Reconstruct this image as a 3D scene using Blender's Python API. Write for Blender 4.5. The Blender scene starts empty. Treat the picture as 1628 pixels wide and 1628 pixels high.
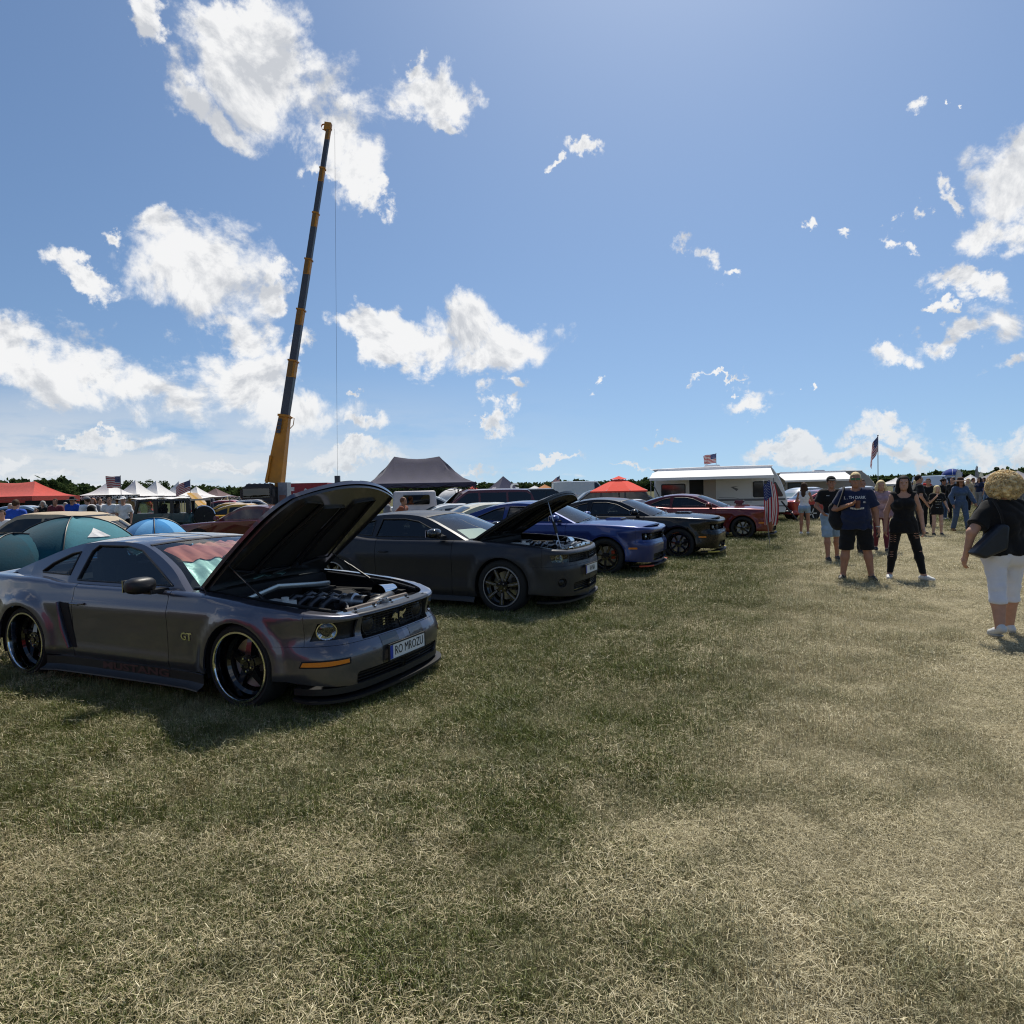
import bpy, bmesh, math, random
import numpy as np
from mathutils import Vector, Matrix, Euler
from mathutils.geometry import delaunay_2d_cdt
from mathutils.bvhtree import BVHTree
random.seed(7); rng = np.random.default_rng(7)
PI = math.pi
SC = bpy.context.scene
COL = SC.collection
# ------------------------------------------------------------------ camera, world, sun, exposure
CAM_H, FPX, HZ, ROLL = 1.65, 1040.0, 781.0, math.radians(1.3)
TH = math.atan2(814 - HZ, FPX)
cF = Vector((0, math.cos(TH), -math.sin(TH)))
R0 = Vector((1, 0, 0)); U0 = R0.cross(cF)
cR = R0 * math.cos(ROLL) - U0 * math.sin(ROLL)
cU = cR.cross(cF)
cam_d = bpy.data.cameras.new('camera'); cam = bpy.data.objects.new('camera', cam_d); COL.objects.link(cam)
cam.matrix_world = Matrix(((cR.x, cU.x, -cF.x, 0), (cR.y, cU.y, -cF.y, 0), (cR.z, cU.z, -cF.z, CAM_H), (0, 0, 0, 1)))
cam_d.sensor_fit = 'HORIZONTAL'; cam_d.angle = 2 * math.atan(814 / FPX); cam_d.clip_start = 0.05; cam_d.clip_end = 5000
SC.camera = cam
def ray(px, py): return cF + cR * ((px - 814) / FPX) + cU * ((814 - py) / FPX)
def gp(px, py, z=0.0):                       # point of the ground seen at a place of the photograph
    d = ray(px, py); t = (z - CAM_H) / d.z; return Vector((d.x * t, d.y * t, z))
def at(px, py, Y):                           # point at distance Y ahead of the camera
    d = ray(px, py); t = Y / d.y; return Vector((d.x * t, Y, CAM_H + d.z * t))
SUN_EL, SUN_AZ = math.radians(58), math.radians(17)     # azimuth from +Y towards +X
sd = bpy.data.lights.new('sun', 'SUN'); so = bpy.data.objects.new('sun', sd); COL.objects.link(so)
sd.energy = 5.0; sd.angle = math.radians(0.53); sd.color = (1, .94, .83)
so.rotation_euler = (PI / 2 - SUN_EL, 0, PI - SUN_AZ)
SC.view_settings.view_transform = 'Standard'; SC.view_settings.look = 'None'
SC.view_settings.exposure = 0.0; SC.view_settings.gamma = 1; SC.view_settings.use_curve_mapping = False
SC.render.engine = 'CYCLES'
cy = SC.cycles; cy.use_denoising = True; cy.max_bounces = 7; cy.filter_width = 1.15; cy.transparent_max_bounces = 12; cy.caustics_reflective = False; cy.caustics_refractive = False
try: cy.denoiser = 'OPENIMAGEDENOISE'; cy.denoising_input_passes = 'RGB_ALBEDO_NORMAL'; cy.denoising_prefilter = 'NONE'
except Exception: pass

W = bpy.data.worlds.new('World'); SC.world = W; W.use_nodes = True
nt = W.node_tree; nt.nodes.clear()
class NB:                                      # small node-building helper
    def __init__(s, nt): s.nt = nt
    def n(s, typ, ins=None, **kw):
        o = s.nt.nodes.new(typ)
        for k, v in kw.items(): setattr(o, k, v)
        for k, v in (ins or {}).items():
            if isinstance(v, bpy.types.NodeSocket): s.nt.links.new(v, o.inputs[k])
            else: o.inputs[k].default_value = v
        return o
    def m(s, op, a, b=0.0, c=None, clamp=False):
        i = {0: a, 1: b}
        if c is not None: i[2] = c
        return s.n('ShaderNodeMath', i, operation=op, use_clamp=clamp).outputs[0]
    def ss(s, x, lo, hi, a=0.0, b=1.0):
        return s.n('ShaderNodeMapRange', {0: x, 1: lo, 2: hi, 3: a, 4: b}, interpolation_type='SMOOTHSTEP').outputs[0]
    def lin(s, x, lo, hi, a=0.0, b=1.0):
        return s.n('ShaderNodeMapRange', {0: x, 1: lo, 2: hi, 3: a, 4: b}).outputs[0]
    def noise(s, vec, scale, detail=4, rough=.55, dist=0., dims='3D', lac=2.0):
        return s.n('ShaderNodeTexNoise', {'Vector': vec, 'Scale': scale, 'Detail': detail, 'Roughness': rough, 'Distortion': dist, 'Lacunarity': lac}, noise_dimensions=dims).outputs[0]
    def mix(s, f, a, b, typ='MIX'):
        o = s.nt.nodes.new('ShaderNodeMix'); o.data_type = 'RGBA'; o.blend_type = typ
        for k, v in ((0, f), (6, a), (7, b)):
            if isinstance(v, bpy.types.NodeSocket): s.nt.links.new(v, o.inputs[k])
            else: o.inputs[k].default_value = v if k == 0 else (*v[:3], 1)
        return o.outputs[2]
b = NB(nt)
tc = b.n('ShaderNodeTexCoord'); D3 = tc.outputs['Generated']
sx = b.n('ShaderNodeSeparateXYZ', {0: D3})
az = b.m('ARCTAN2', sx.outputs[0], sx.outputs[1])
el = b.m('ARCSINE', sx.outputs[2])
vec = b.n('ShaderNodeCombineXYZ', {0: az, 1: el}).outputs[0]
wn = b.n('ShaderNodeTexNoise', {'Vector': D3, 'Scale': 11.0, 'Detail': 7, 'Roughness': .62}).outputs['Color']
wv = b.n('ShaderNodeVectorMath', {0: b.n('ShaderNodeVectorMath', {0: wn, 1: (.5, .5, .5)}, operation='SUBTRACT').outputs[0], 'Scale': .19}, operation='SCALE').outputs[0]
wvec = b.n('ShaderNodeVectorMath', {0: vec, 1: wv}, operation='ADD').outputs[0]
# cumulus: (px, py, rx, ry, turn) in the photograph, turned into azimuth and elevation, at infinity
CL = [(375,40,75,50,25),(430,115,115,85,35),(300,150,85,48,42),(515,200,105,72,40),(572,250,52,50,50),(365,195,70,38,30),(598,300,26,26,0),(510,275,42,17,12),
 (218,12,26,44,-10),(330,20,26,32,0),(672,165,62,50,30),(722,160,38,50,0),(655,108,20,24,0),(700,210,40,25,0),(320,425,112,80,22),(270,365,75,40,20),(370,515,62,45,35),(170,352,26,18,30),(425,455,48,26,15),
 (130,440,44,22,25),(20,565,70,60,20),(150,590,95,58,8),(265,625,110,58,8),(400,610,90,56,5),(475,650,92,48,10),(560,682,55,17,10),(60,600,80,50,0),(475,560,28,26,0),
 (575,515,48,30,20),(640,545,75,38,15),(735,525,62,55,0),(820,560,82,50,0),(770,575,90,35,0),(690,552,62,36,0),(810,632,28,17,0),(790,665,38,19,8),(755,662,14,8,0),(560,632,18,9,0),
 (1128,410,32,22,10),(1162,434,18,13,0),(1180,640,58,21,-6),(1040,680,24,9,0),(920,238,32,18,25),(884,266,14,12,-30),(1440,172,32,20,-30),(1510,155,10,8,0),
 (1600,295,75,55,-25),(1560,365,62,38,-15),(1494,325,22,22,-30),(1515,445,50,28,25),(1480,492,25,12,0),(1575,515,66,46,-12),(1510,545,60,26,-20),(1425,570,55,24,-20),(1600,603,50,24,-15),(1440,360,16,20,-30),(1355,388,18,10,-30),
 (1410,682,68,20,0),(1560,698,90,26,-5),(1450,722,120,18,0),(1270,728,85,18,-4),(35,708,46,17,0),(215,712,70,22,0),(140,706,50,10,0),(110,752,40,10,0),(330,752,90,12,0),(560,735,60,16,0),(760,745,60,10,0),(1600,725,80,20,0),(1010,735,50,8,0),(900,745,50,7,0),(520,745,60,12,0),(957,607,14,6,0),(1290,605,8,6,0),(1285,365,12,10,0),(1150,608,40,6,0)]
def azel(px, py):
    d = ray(px, py).normalized(); return np.array([math.atan2(d.x, d.y), math.asin(d.z)])
Bm = None
for (px, py, rx, ry, tn) in CL:
    c = azel(px, py); t = math.radians(tn); sc_ = 1.0
    J = np.stack([(azel(px + 5, py) - c) / 5, (azel(px, py + 5) - c) / 5], 1)
    A = J @ np.array([[math.cos(t), -math.sin(t)], [math.sin(t), math.cos(t)]]) @ np.diag([rx * sc_, ry * sc_])
    U_, S_, _v = np.linalg.svd(A)
    gt = b.n('ShaderNodeTexGradient', {0: wvec}, gradient_type='SPHERICAL'); tm = gt.texture_mapping; tm.vector_type = 'TEXTURE'
    tm.translation = (c[0], c[1], 0); tm.rotation = (0, 0, math.atan2(U_[1, 0], U_[0, 0])); tm.scale = (S_[0] * 2, S_[1] * 2, 1)
    v = gt.outputs[1]
    Bm = v if Bm is None else b.m('SMOOTH_MAX', Bm, v, 0.10)
Bm = b.m('MULTIPLY_ADD', Bm, 2.0, -1.0)
# the same weather goes on round the rest of the sky
inF = b.m('MULTIPLY', b.ss(b.m('ABSOLUTE', az), .62, .8, 1, 0), b.ss(el, .62, .78, 1, 0))
low = b.ss(el, .02, .16, 1, 0)
far = b.m('MULTIPLY', b.m('SUBTRACT', b.noise(D3, 2.6, 3), .60), 5.0)
Bm = b.m('MAXIMUM', Bm, b.m('SUBTRACT', far, b.m('MULTIPLY', inF, 4.0)))
n1 = b.noise(D3, 8.0, 14, .62, .35, lac=2.15)
shp = b.m('MULTIPLY', b.m('SUBTRACT', n1, .5), 3.6)
Bc = b.m('MAXIMUM', Bm, -1.0)
dens = b.m('ADD', b.m('MULTIPLY', Bc, 1.15), shp)
hz_n = b.m('MULTIPLY', b.m('SUBTRACT', b.noise(b.n('ShaderNodeMapping', {0: vec, 'Scale': (1, 3.0, 1)}).outputs[0], 11., 9, .6), .56), 5.)
dens = b.m('MAXIMUM', dens, b.m('SUBTRACT', hz_n, b.m('MULTIPLY', b.ss(el, .015, .10), 4.)))
alpha = b.ss(dens, -.12, .68)
off = b.n('ShaderNodeVectorMath', {0: D3, 1: (.004, .0, .013)}, operation='ADD').outputs[0]
n2 = b.noise(off, 8.0, 9, .62, .35, lac=2.15)
rel = b.m('MULTIPLY', b.m('SUBTRACT', n1, n2), 5.5)       # thinner towards the sun: brighter
thick = b.m('MULTIPLY', b.ss(dens, .40, 1.5), b.ss(b.noise(D3, 6.5, 5, .55), .38, .60))
o3 = b.n('ShaderNodeVectorMath', {0: D3, 1: (.008, .0, .034)}, operation='ADD').outputs[0]
rel = b.m('ADD', rel, b.m('MULTIPLY', b.m('SUBTRACT', b.noise(D3, 8.0, 3, .55, .35, lac=2.15), b.noise(o3, 8.0, 3, .55, .35, lac=2.15)), 2.2))
shade = b.m('SUBTRACT', b.m('ADD', .95, b.m('MULTIPLY', rel, .8)), b.m('MULTIPLY', thick, .50))
shade = b.n('ShaderNodeClamp', {0: shade, 1: .46, 2: 1.12}).outputs[0]
ccol = b.n('ShaderNodeVectorMath', {0: b.mix(shade, (.33, .37, .44), (.93, .93, .93)), 'Scale': 1.0}, operation='SCALE').outputs[0]
ccol = b.mix(low, ccol, b.mix(.55, ccol, (.62, .68, .74)))
# thin high veil low on the left
veil = b.m('MULTIPLY', b.m('MULTIPLY', b.ss(az, -.55, .25, 1, 0), b.ss(el, .03, .19, 1, 0)), b.ss(b.noise(b.n('ShaderNodeMapping', {0: vec, 'Scale': (1, 4, 1), 'Rotation': (0, 0, .25)}).outputs[0], 4.5, 7, .62), .28, .56))
zl = b.m('MULTIPLY_ADD', b.m('MAXIMUM', sx.outputs[2], 0.0), .90, .10)
sky = b.n('ShaderNodeTexSky', {'Vector': b.n('ShaderNodeCombineXYZ', {0: sx.outputs[0], 1: sx.outputs[1], 2: zl}).outputs[0]}, sky_type='NISHITA', sun_disc=False, sun_elevation=SUN_EL, sun_rotation=SUN_AZ, altitude=100, air_density=1.0, dust_density=.8, ozone_density=1.6)
SKY_S = .099
skc = b.n('ShaderNodeVectorMath', {0: sky.outputs[0], 1: (SKY_S * .845, SKY_S * .975, SKY_S * 1.07)}, operation='MULTIPLY').outputs[0]
full = b.mix(b.m('MULTIPLY', veil, .9), skc, (.72, .75, .78))
full = b.mix(b.m('MULTIPLY', alpha, .97), full, ccol)
full = b.mix(b.ss(el, -.06, -.01, 1, 0), full, (.16, .15, .09))
bg = b.n('ShaderNodeBackground', {0: b.n('ShaderNodeVectorMath', {0: full, 'Scale': 10.0}, operation='SCALE').outputs[0], 1: .1})
b.n('ShaderNodeOutputWorld', {0: bg.outputs[0]})
W.cycles.sampling_method = 'MANUAL'; W.cycles.sample_map_resolution = 512

# ------------------------------------------------------------------ helpers
def link(o, parent=None):
    COL.objects.link(o)
    if parent is not None: o.parent = parent
    return o
def tag(o, label=None, cat=None, group=None, kind=None):
    if label: o['label'] = label
    if cat: o['category'] = cat
    if group: o['group'] = group
    if kind: o['kind'] = kind
    return o
def thing(name, label, cat, loc=(0, 0, 0), rz=0.0, group=None):
    o = bpy.data.objects.new(name, None); COL.objects.link(o); o.empty_display_size = .2
    o.location = loc; o.rotation_euler = (0, 0, rz)
    return tag(o, label, cat, group)
def dup(root, loc=None, rz=None, label=None, group=None, swap=None):   # a copy of a thing with copies of its parts and sub-parts
    def cp(o, par):
        c = o.copy(); COL.objects.link(c)
        if par is not None: c.parent = par
        if swap and o.type == 'MESH':
            for i, sl in enumerate(c.material_slots):
                if sl.material and sl.material.name in swap:
                    nm = swap[sl.material.name]; sl.link = 'OBJECT'; sl.material = nm
        for ch in list(o.children): cp(ch, c)
        return c
    r = cp(root, None)
    if loc is not None: r.location = loc
    if rz is not None: r.rotation_euler = (0, 0, rz)
    if label: r['label'] = label
    if group: r['group'] = group
    return r
MATS = {}
def pm(name, col, rough=.6, metal=0., coat=0., spec=.5, vary=0., vscale=6., bump=0., bscale=60., trans=0., sheen=0., alpha=1., ior=1.45, subs=0., emit=None):
    if name in MATS: return MATS[name]
    m = bpy.data.materials.new(name); m.use_nodes = True; q = NB(m.node_tree)
    p = m.node_tree.nodes['Principled BSDF']; I = p.inputs
    I['Base Color'].default_value = (*col, 1); I['Roughness'].default_value = rough; I['Metallic'].default_value = metal
    I['Coat Weight'].default_value = coat; I['Coat Roughness'].default_value = .04; I['Specular IOR Level'].default_value = spec
    I['Transmission Weight'].default_value = trans; I['IOR'].default_value = ior; I['Sheen Weight'].default_value = sheen; I['Alpha'].default_value = alpha
    I['Subsurface Weight'].default_value = subs
    if emit: I['Emission Color'].default_value = (*col, 1); I['Emission Strength'].default_value = emit
    if vary or bump: oc = q.n('ShaderNodeTexCoord').outputs['Object']
    if vary:
        f = q.noise(oc, vscale, 6, .6)
        d = q.mix(q.lin(f, .3, .7), tuple(c * (1 - vary) for c in col), tuple(min(1, c * (1 + vary)) for c in col))
        m.node_tree.links.new(d, I['Base Color'])
        m.node_tree.links.new(q.lin(f, .3, .7, max(0, rough - .08), min(1, rough + .1)), I['Roughness'])
    if bump:
        bn = q.n('ShaderNodeBump', {'Strength': bump, 'Distance': .01, 'Height': q.noise(oc, bscale, 5, .6)})
        m.node_tree.links.new(bn.outputs[0], I['Normal'])
    MATS[name] = m; return m
def carpaint(name, col, metal=.55, rough=.32, coat=1., dust=.18):
    if name in MATS: return MATS[name]
    m = pm(name, col, rough, metal, coat); q = NB(m.node_tree); p = m.node_tree.nodes['Principled BSDF']
    g = q.n('ShaderNodeNewGeometry'); oc = q.n('ShaderNodeTexCoord').outputs['Object']
    z = q.n('ShaderNodeSeparateXYZ', {0: oc}).outputs[2]
    f = q.m('MULTIPLY', q.ss(z, .75, .12), q.lin(q.noise(oc, 5., 8, .65), .3, .8), clamp=True)
    fine = q.noise(oc, 2.2, 6, .7)
    f = q.m('ADD', q.m('MULTIPLY', f, dust), q.m('MULTIPLY', q.lin(fine, .5, .8), dust * .35), clamp=True)
    m.node_tree.links.new(q.mix(f, col, (.30, .27, .20)), p.inputs['Base Color'])
    m.node_tree.links.new(q.lin(f, 0, 1, .03, .5), p.inputs['Coat Roughness'])
    return m
class MB:
    def __init__(s): s.v = []; s.f = []; s.mi = []; s.n = 0; s.T = None
    def add(s, v, f, mi=0):
        v = np.asarray(v, float).reshape(-1, 3)
        if s.T is not None: M = np.array(s.T); v = v @ M[:3, :3].T + M[:3, 3]
        s.v.append(v); o = s.n; s.n += len(v)
        for q in f: s.f.append(tuple(int(i) + o for i in q))
        s.mi += [mi] * len(f) if np.isscalar(mi) else list(mi); return s
    def box(s, c, d, R=None, mi=0, top=1.0, topy=None):          # c centre, d full sizes, top: taper of the upper face
        x, y, z = (k / 2 for k in d); ty = top if topy is None else topy
        v = np.array([(-x, -y, -z), (x, -y, -z), (x, y, -z), (-x, y, -z), (-x * top, -y * ty, z), (x * top, -y * ty, z), (x * top, y * ty, z), (-x * top, y * ty, z)])
        if R is not None: v = v @ np.array(R.to_3x3() if hasattr(R, 'to_3x3') else R).T
        return s.add(v + np.array(c), [(0, 3, 2, 1), (4, 5, 6, 7), (0, 1, 5, 4), (1, 2, 6, 5), (2, 3, 7, 6), (3, 0, 4, 7)], mi)
    def tube(s, P, r, k=8, mi=0, cap=True, flat=1.0, up=None):
        P = [Vector(p) for p in P]; n = len(P); rs = [r] * n if np.isscalar(r) else list(r); v = []; prev = None
        for i, p in enumerate(P):
            t = (P[min(i + 1, n - 1)] - P[max(i - 1, 0)]).normalized()
            if prev is None:
                a = Vector(up) if up else (Vector((0, 0, 1)) if abs(t.z) < .9 else Vector((1, 0, 0)))
            else: a = prev
            e1 = (a - t * a.dot(t)).normalized(); prev = e1; e2 = t.cross(e1)
            for j in range(k):
                an = 2 * PI * j / k; v.append(p + e1 * (math.cos(an) * rs[i]) + e2 * (math.sin(an) * rs[i] * flat))
        f = [(i * k + j, i * k + (j + 1) % k, (i + 1) * k + (j + 1) % k, (i + 1) * k + j) for i in range(n - 1) for j in range(k)]
        if cap: f += [tuple(range(k))[::-1], tuple(range((n - 1) * k, n * k))]
        return s.add([tuple(q) for q in v], f, mi)
    def lathe(s, prof, k=32, axis='y', c=(0, 0, 0), mi=0, a0=0., a1=2 * PI, mis=None):   # prof: (along the axis, radius)
        full = abs(a1 - a0 - 2 * PI) < 1e-6; kk = k if full else k + 1; v = []
        for (h, r) in prof:
            for j in range(kk):
                a = a0 + (a1 - a0) * j / k; u, w = r * math.cos(a), r * math.sin(a)
                v.append({'y': (u, h, w), 'z': (u, w, h), 'x': (h, u, w)}[axis])
        f = []; ms = []
        for i in range(len(prof) - 1):
            for j in range(k):
                j2 = (j + 1) % kk; f.append((i * kk + j, i * kk + j2, (i + 1) * kk + j2, (i + 1) * kk + j)); ms.append(mis[i] if mis else mi)
        if axis == 'z': pass
        return s.add(np.array(v) + np.array(c), f, ms)
    def grid(s, P, mi=0, close=False):                            # P: array (n, m, 3)
        P = np.asarray(P, float); n, m = P.shape[:2]
        f = [(i * m + j, i * m + (j + 1) % m, (i + 1) * m + (j + 1) % m, (i + 1) * m + j) for i in range(n - 1) for j in range(m if close else m - 1)]
        return s.add(P.reshape(-1, 3), f, mi)
    def sphere(s, c, r, k=16, mi=0, z0=-1., z1=1.):
        r = (r, r, r) if np.isscalar(r) else r; n = max(4, k // 2)
        th = np.linspace(math.asin(z0), math.asin(z1), n + 1); ph = np.linspace(0, 2 * PI, k, endpoint=False)
        P = np.stack([np.cos(th)[:, None] * np.cos(ph) * r[0], np.cos(th)[:, None] * np.sin(ph) * r[1], np.sin(th)[:, None] * np.ones(k) * r[2]], -1) + np.array(c)
        return s.grid(P, mi, close=True)
    def prism(s, poly, h, axis='z', c=0., mi=0):                  # poly of 2D points, extruded from c to c+h along the axis
        n = len(poly); pu = {'z': lambda a, q, t: (a, q, t), 'y': lambda a, q, t: (a, t, q), 'x': lambda a, q, t: (t, a, q)}[axis]
        v = [pu(a, q, c) for a, q in poly] + [pu(a, q, c + h) for a, q in poly]
        f = [tuple(range(n))[::-1], tuple(range(n, 2 * n))] + [(i, (i + 1) % n, n + (i + 1) % n, n + i) for i in range(n)]
        return s.add(v, f, mi)
    def mesh(s, name, mats, smooth=True, sharp=35., fixn=True):
        me = bpy.data.meshes.new(name); V = np.concatenate(s.v) if s.v else np.zeros((0, 3))
        me.from_pydata(V.tolist(), [], s.f)
        for m in (mats if isinstance(mats, (list, tuple)) else [mats]): me.materials.append(m)
        if len(s.f): me.polygons.foreach_set('material_index', s.mi)
        if fixn:
            bm = bmesh.new(); bm.from_mesh(me); bmesh.ops.recalc_face_normals(bm, faces=bm.faces[:]); bm.to_mesh(me); bm.free()
        if smooth:
            me.polygons.foreach_set('use_smooth', [True] * len(me.polygons))
            if sharp < 180: me.set_sharp_from_angle(angle=math.radians(sharp))
        me.update(); return me
    def build(s, name, mats, parent=None, smooth=True, sharp=35., loc=None, rot=None, fixn=True, **tg):
        o = bpy.data.objects.new(name, s.mesh(name, mats, smooth, sharp, fixn)); link(o, parent)
        if loc is not None: o.location = loc
        if rot is not None: o.rotation_euler = rot
        if tg: tag(o, **tg)
        return o
_tc = {}
def text_geo(txt, size=1.0, ext=0.0, align='CENTER', bold=0.0, shear=0.):
    key = (txt, size, ext, align, bold, shear)
    if key not in _tc:
        cu = bpy.data.curves.new('lettering', 'FONT'); cu.body = txt; cu.size = size; cu.extrude = ext; cu.align_x = align; cu.align_y = 'CENTER'; cu.offset = bold; cu.shear = shear; cu.resolution_u = 3
        o = bpy.data.objects.new('lettering', cu); COL.objects.link(o)
        dg = bpy.context.evaluated_depsgraph_get(); me = bpy.data.meshes.new_from_object(o.evaluated_get(dg))
        V = np.array([v.co[:] for v in me.vertices]).reshape(-1, 3); F = [tuple(p.vertices) for p in me.polygons]
        bpy.data.objects.remove(o); bpy.data.curves.remove(cu); bpy.data.meshes.remove(me); _tc[key] = (V, F)
    return _tc[key]
def lerp(a, b_, t): return a + (b_ - a) * t
def sstep(x, a, c):
    t = np.clip((np.asarray(x, float) - a) / (c - a), 0, 1); return t * t * (3 - 2 * t)
def spline(pts, n=24):                                            # Catmull-Rom through the points
    P = np.array(pts, float); Q = np.vstack([2 * P[0] - P[1], P, 2 * P[-1] - P[-2]]); out = []
    for i in range(1, len(Q) - 2):
        p0, p1, p2, p3 = Q[i - 1:i + 3]
        for t in np.linspace(0, 1, n, endpoint=False):
            out.append(.5 * ((2 * p1) + (p2 - p0) * t + (2 * p0 - 5 * p1 + 4 * p2 - p3) * t * t + (3 * p1 - p0 - 3 * p2 + p3) * t ** 3))
    out.append(P[-1]); return np.array(out)
# ------------------------------------------------------------------ ground
RD = Vector((.42, .907, 0)).normalized()           # direction in which the row of cars runs
RN = Vector((RD.y, -RD.x, 0))                       # to the right of the row
def row_t(x, y): return x * RN.x + y * RN.y
gA = gp(1330, 1250); T0 = 1.75 # middle of the trodden strip
def field_nodes(q):
    """0 = greener sward, 1 = trodden straw, from the place on the field"""
    pos = q.n('ShaderNodeNewGeometry').outputs['Position']
    s = q.n('ShaderNodeSeparateXYZ', {0: pos})
    t = q.m('ADD', q.m('MULTIPLY', s.outputs[0], RN.x), q.m('MULTIPLY', s.outputs[1], RN.y))
    wob = q.m('MULTIPLY', q.m('SUBTRACT', q.noise(pos, .55, 5, .6), .5), 2.4)
    d = q.m('ABSOLUTE', q.m('ADD', q.m('SUBTRACT', t, T0), wob))
    strip = q.ss(d, 3.1, 1.3)
    pat = q.lin(q.noise(pos, 1.7, 6, .62), .36, .68)
    return q.m('MULTIPLY', q.m('ADD', q.m('MULTIPLY', strip, .72), q.m('MULTIPLY_ADD', pat, .55, -.20)), 1.0, clamp=True), pos
def ground_mat():
    m = bpy.data.materials.new('ground_turf'); m.use_nodes = True; q = NB(m.node_tree); p = m.node_tree.nodes['Principled BSDF']
    f, pos = field_nodes(q)
    fine = q.noise(pos, 42., 8, .72); st = q.noise(q.n('ShaderNodeMapping', {0: pos, 'Scale': (1.6, .7, 1), 'Rotation': (0, 0, .5)}).outputs[0], 95., 5, .7, 1.2)
    g = q.mix(q.lin(fine, .32, .66), (.024, .028, .009), (.105, .100, .038))
    w = q.mix(q.lin(st, .35, .68), (.17, .145, .085), (.52, .45, .29))
    c = q.mix(f, g, w)
    c = q.mix(q.ss(q.noise(pos, .9, 4, .6), .58, .74, 0, .5), c, (.085, .11, .03))
    m.node_tree.links.new(c, p.inputs['Base Color']); p.inputs['Roughness'].default_value = .95; p.inputs['Specular IOR Level'].default_value = .15
    bn = q.n('ShaderNodeBump', {'Strength': .75, 'Distance': .05, 'Height': q.m('ADD', fine, q.m('MULTIPLY', st, .6))})
    m.node_tree.links.new(bn.outputs[0], p.inputs['Normal']); return m
GM = ground_mat()
xs = np.concatenate([np.linspace(-2500, -60, 8), np.linspace(-50, 60, 56), np.linspace(70, 2500, 8)])
ys = np.concatenate([[-2000, -600, -150, -40, -15], np.linspace(-8, 60, 69), [70, 90, 120, 200, 400, 900, 2500]])
def hgt(x, y): return (math.sin(x * .9 + .3 * y) * math.sin(y * .7 - .2 * x)) * .018 * max(0, 1 - math.hypot(x, y) / 60) - .006
mb = MB(); mb.grid([[(x, y, hgt(x, y)) for x in xs] for y in ys])
tag(mb.build('ground', GM, smooth=True, sharp=180), 'dry mown field of short olive grass and straw reaching the horizon', kind='structure')
# ------------------------------------------------------------------ grass: real blades, one object
def blade_mat(name, dry):
    m = bpy.data.materials.new(name); m.use_nodes = True; q = NB(m.node_tree); N = m.node_tree.nodes
    f, pos = field_nodes(q); at_ = q.n('ShaderNodeAttribute', attribute_name='tone'); tone = at_.outputs['Fac']
    if dry: c = q.mix(tone, (.19, .145, .06), (.76, .67, .41))
    else: c = q.mix(tone, (.036, .058, .009), (.225, .255, .058))
    c = q.mix(q.ss(q.noise(pos, 1.6, 7, .7), .52, .66, 0, .4), c, (.075, .070, .022)); c = q.mix(q.ss(q.noise(pos, 2.3, 5, .65), .56, .72, 0, .35), c, (.24, .155, .06))
    c = q.mix(q.m('MULTIPLY', f, .85 if not dry else .5), c, q.mix(tone, (.28, .225, .12), (.90, .81, .56)))
    mac = q.noise(pos, 6.5, 6, .68); c = q.mix(q.m('MULTIPLY', q.ss(mac, .53, .62, 0, .5), q.m('SUBTRACT', 1.0, q.m('MULTIPLY', f, .75))), c, q.mix(tone, (.026, .034, .007), (.10, .108, .028))); c = q.mix(q.ss(mac, .46, .38, 0, .4), c, q.mix(tone, (.3, .25, .13), (.84, .75, .50)))
    df = q.n('ShaderNodeBsdfDiffuse', {0: c}); tl = q.n('ShaderNodeBsdfTranslucent', {0: c})
    gl = q.n('ShaderNodeBsdfGlossy', {0: (.6, .6, .6, 1), 'Roughness': .45})
    mx = q.n('ShaderNodeMixShader', {0: .14, 1: df.outputs[0], 2: tl.outputs[0]}); mx2 = q.n('ShaderNodeMixShader', {0: .05, 1: mx.outputs[0], 2: gl.outputs[0]})
    N.remove(N['Principled BSDF']); m.node_tree.links.new(mx2.outputs[0], N['Material Output'].inputs[0]); return m
BG, BD = blade_mat('green_blade', False), blade_mat('straw_blade', True)
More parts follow.
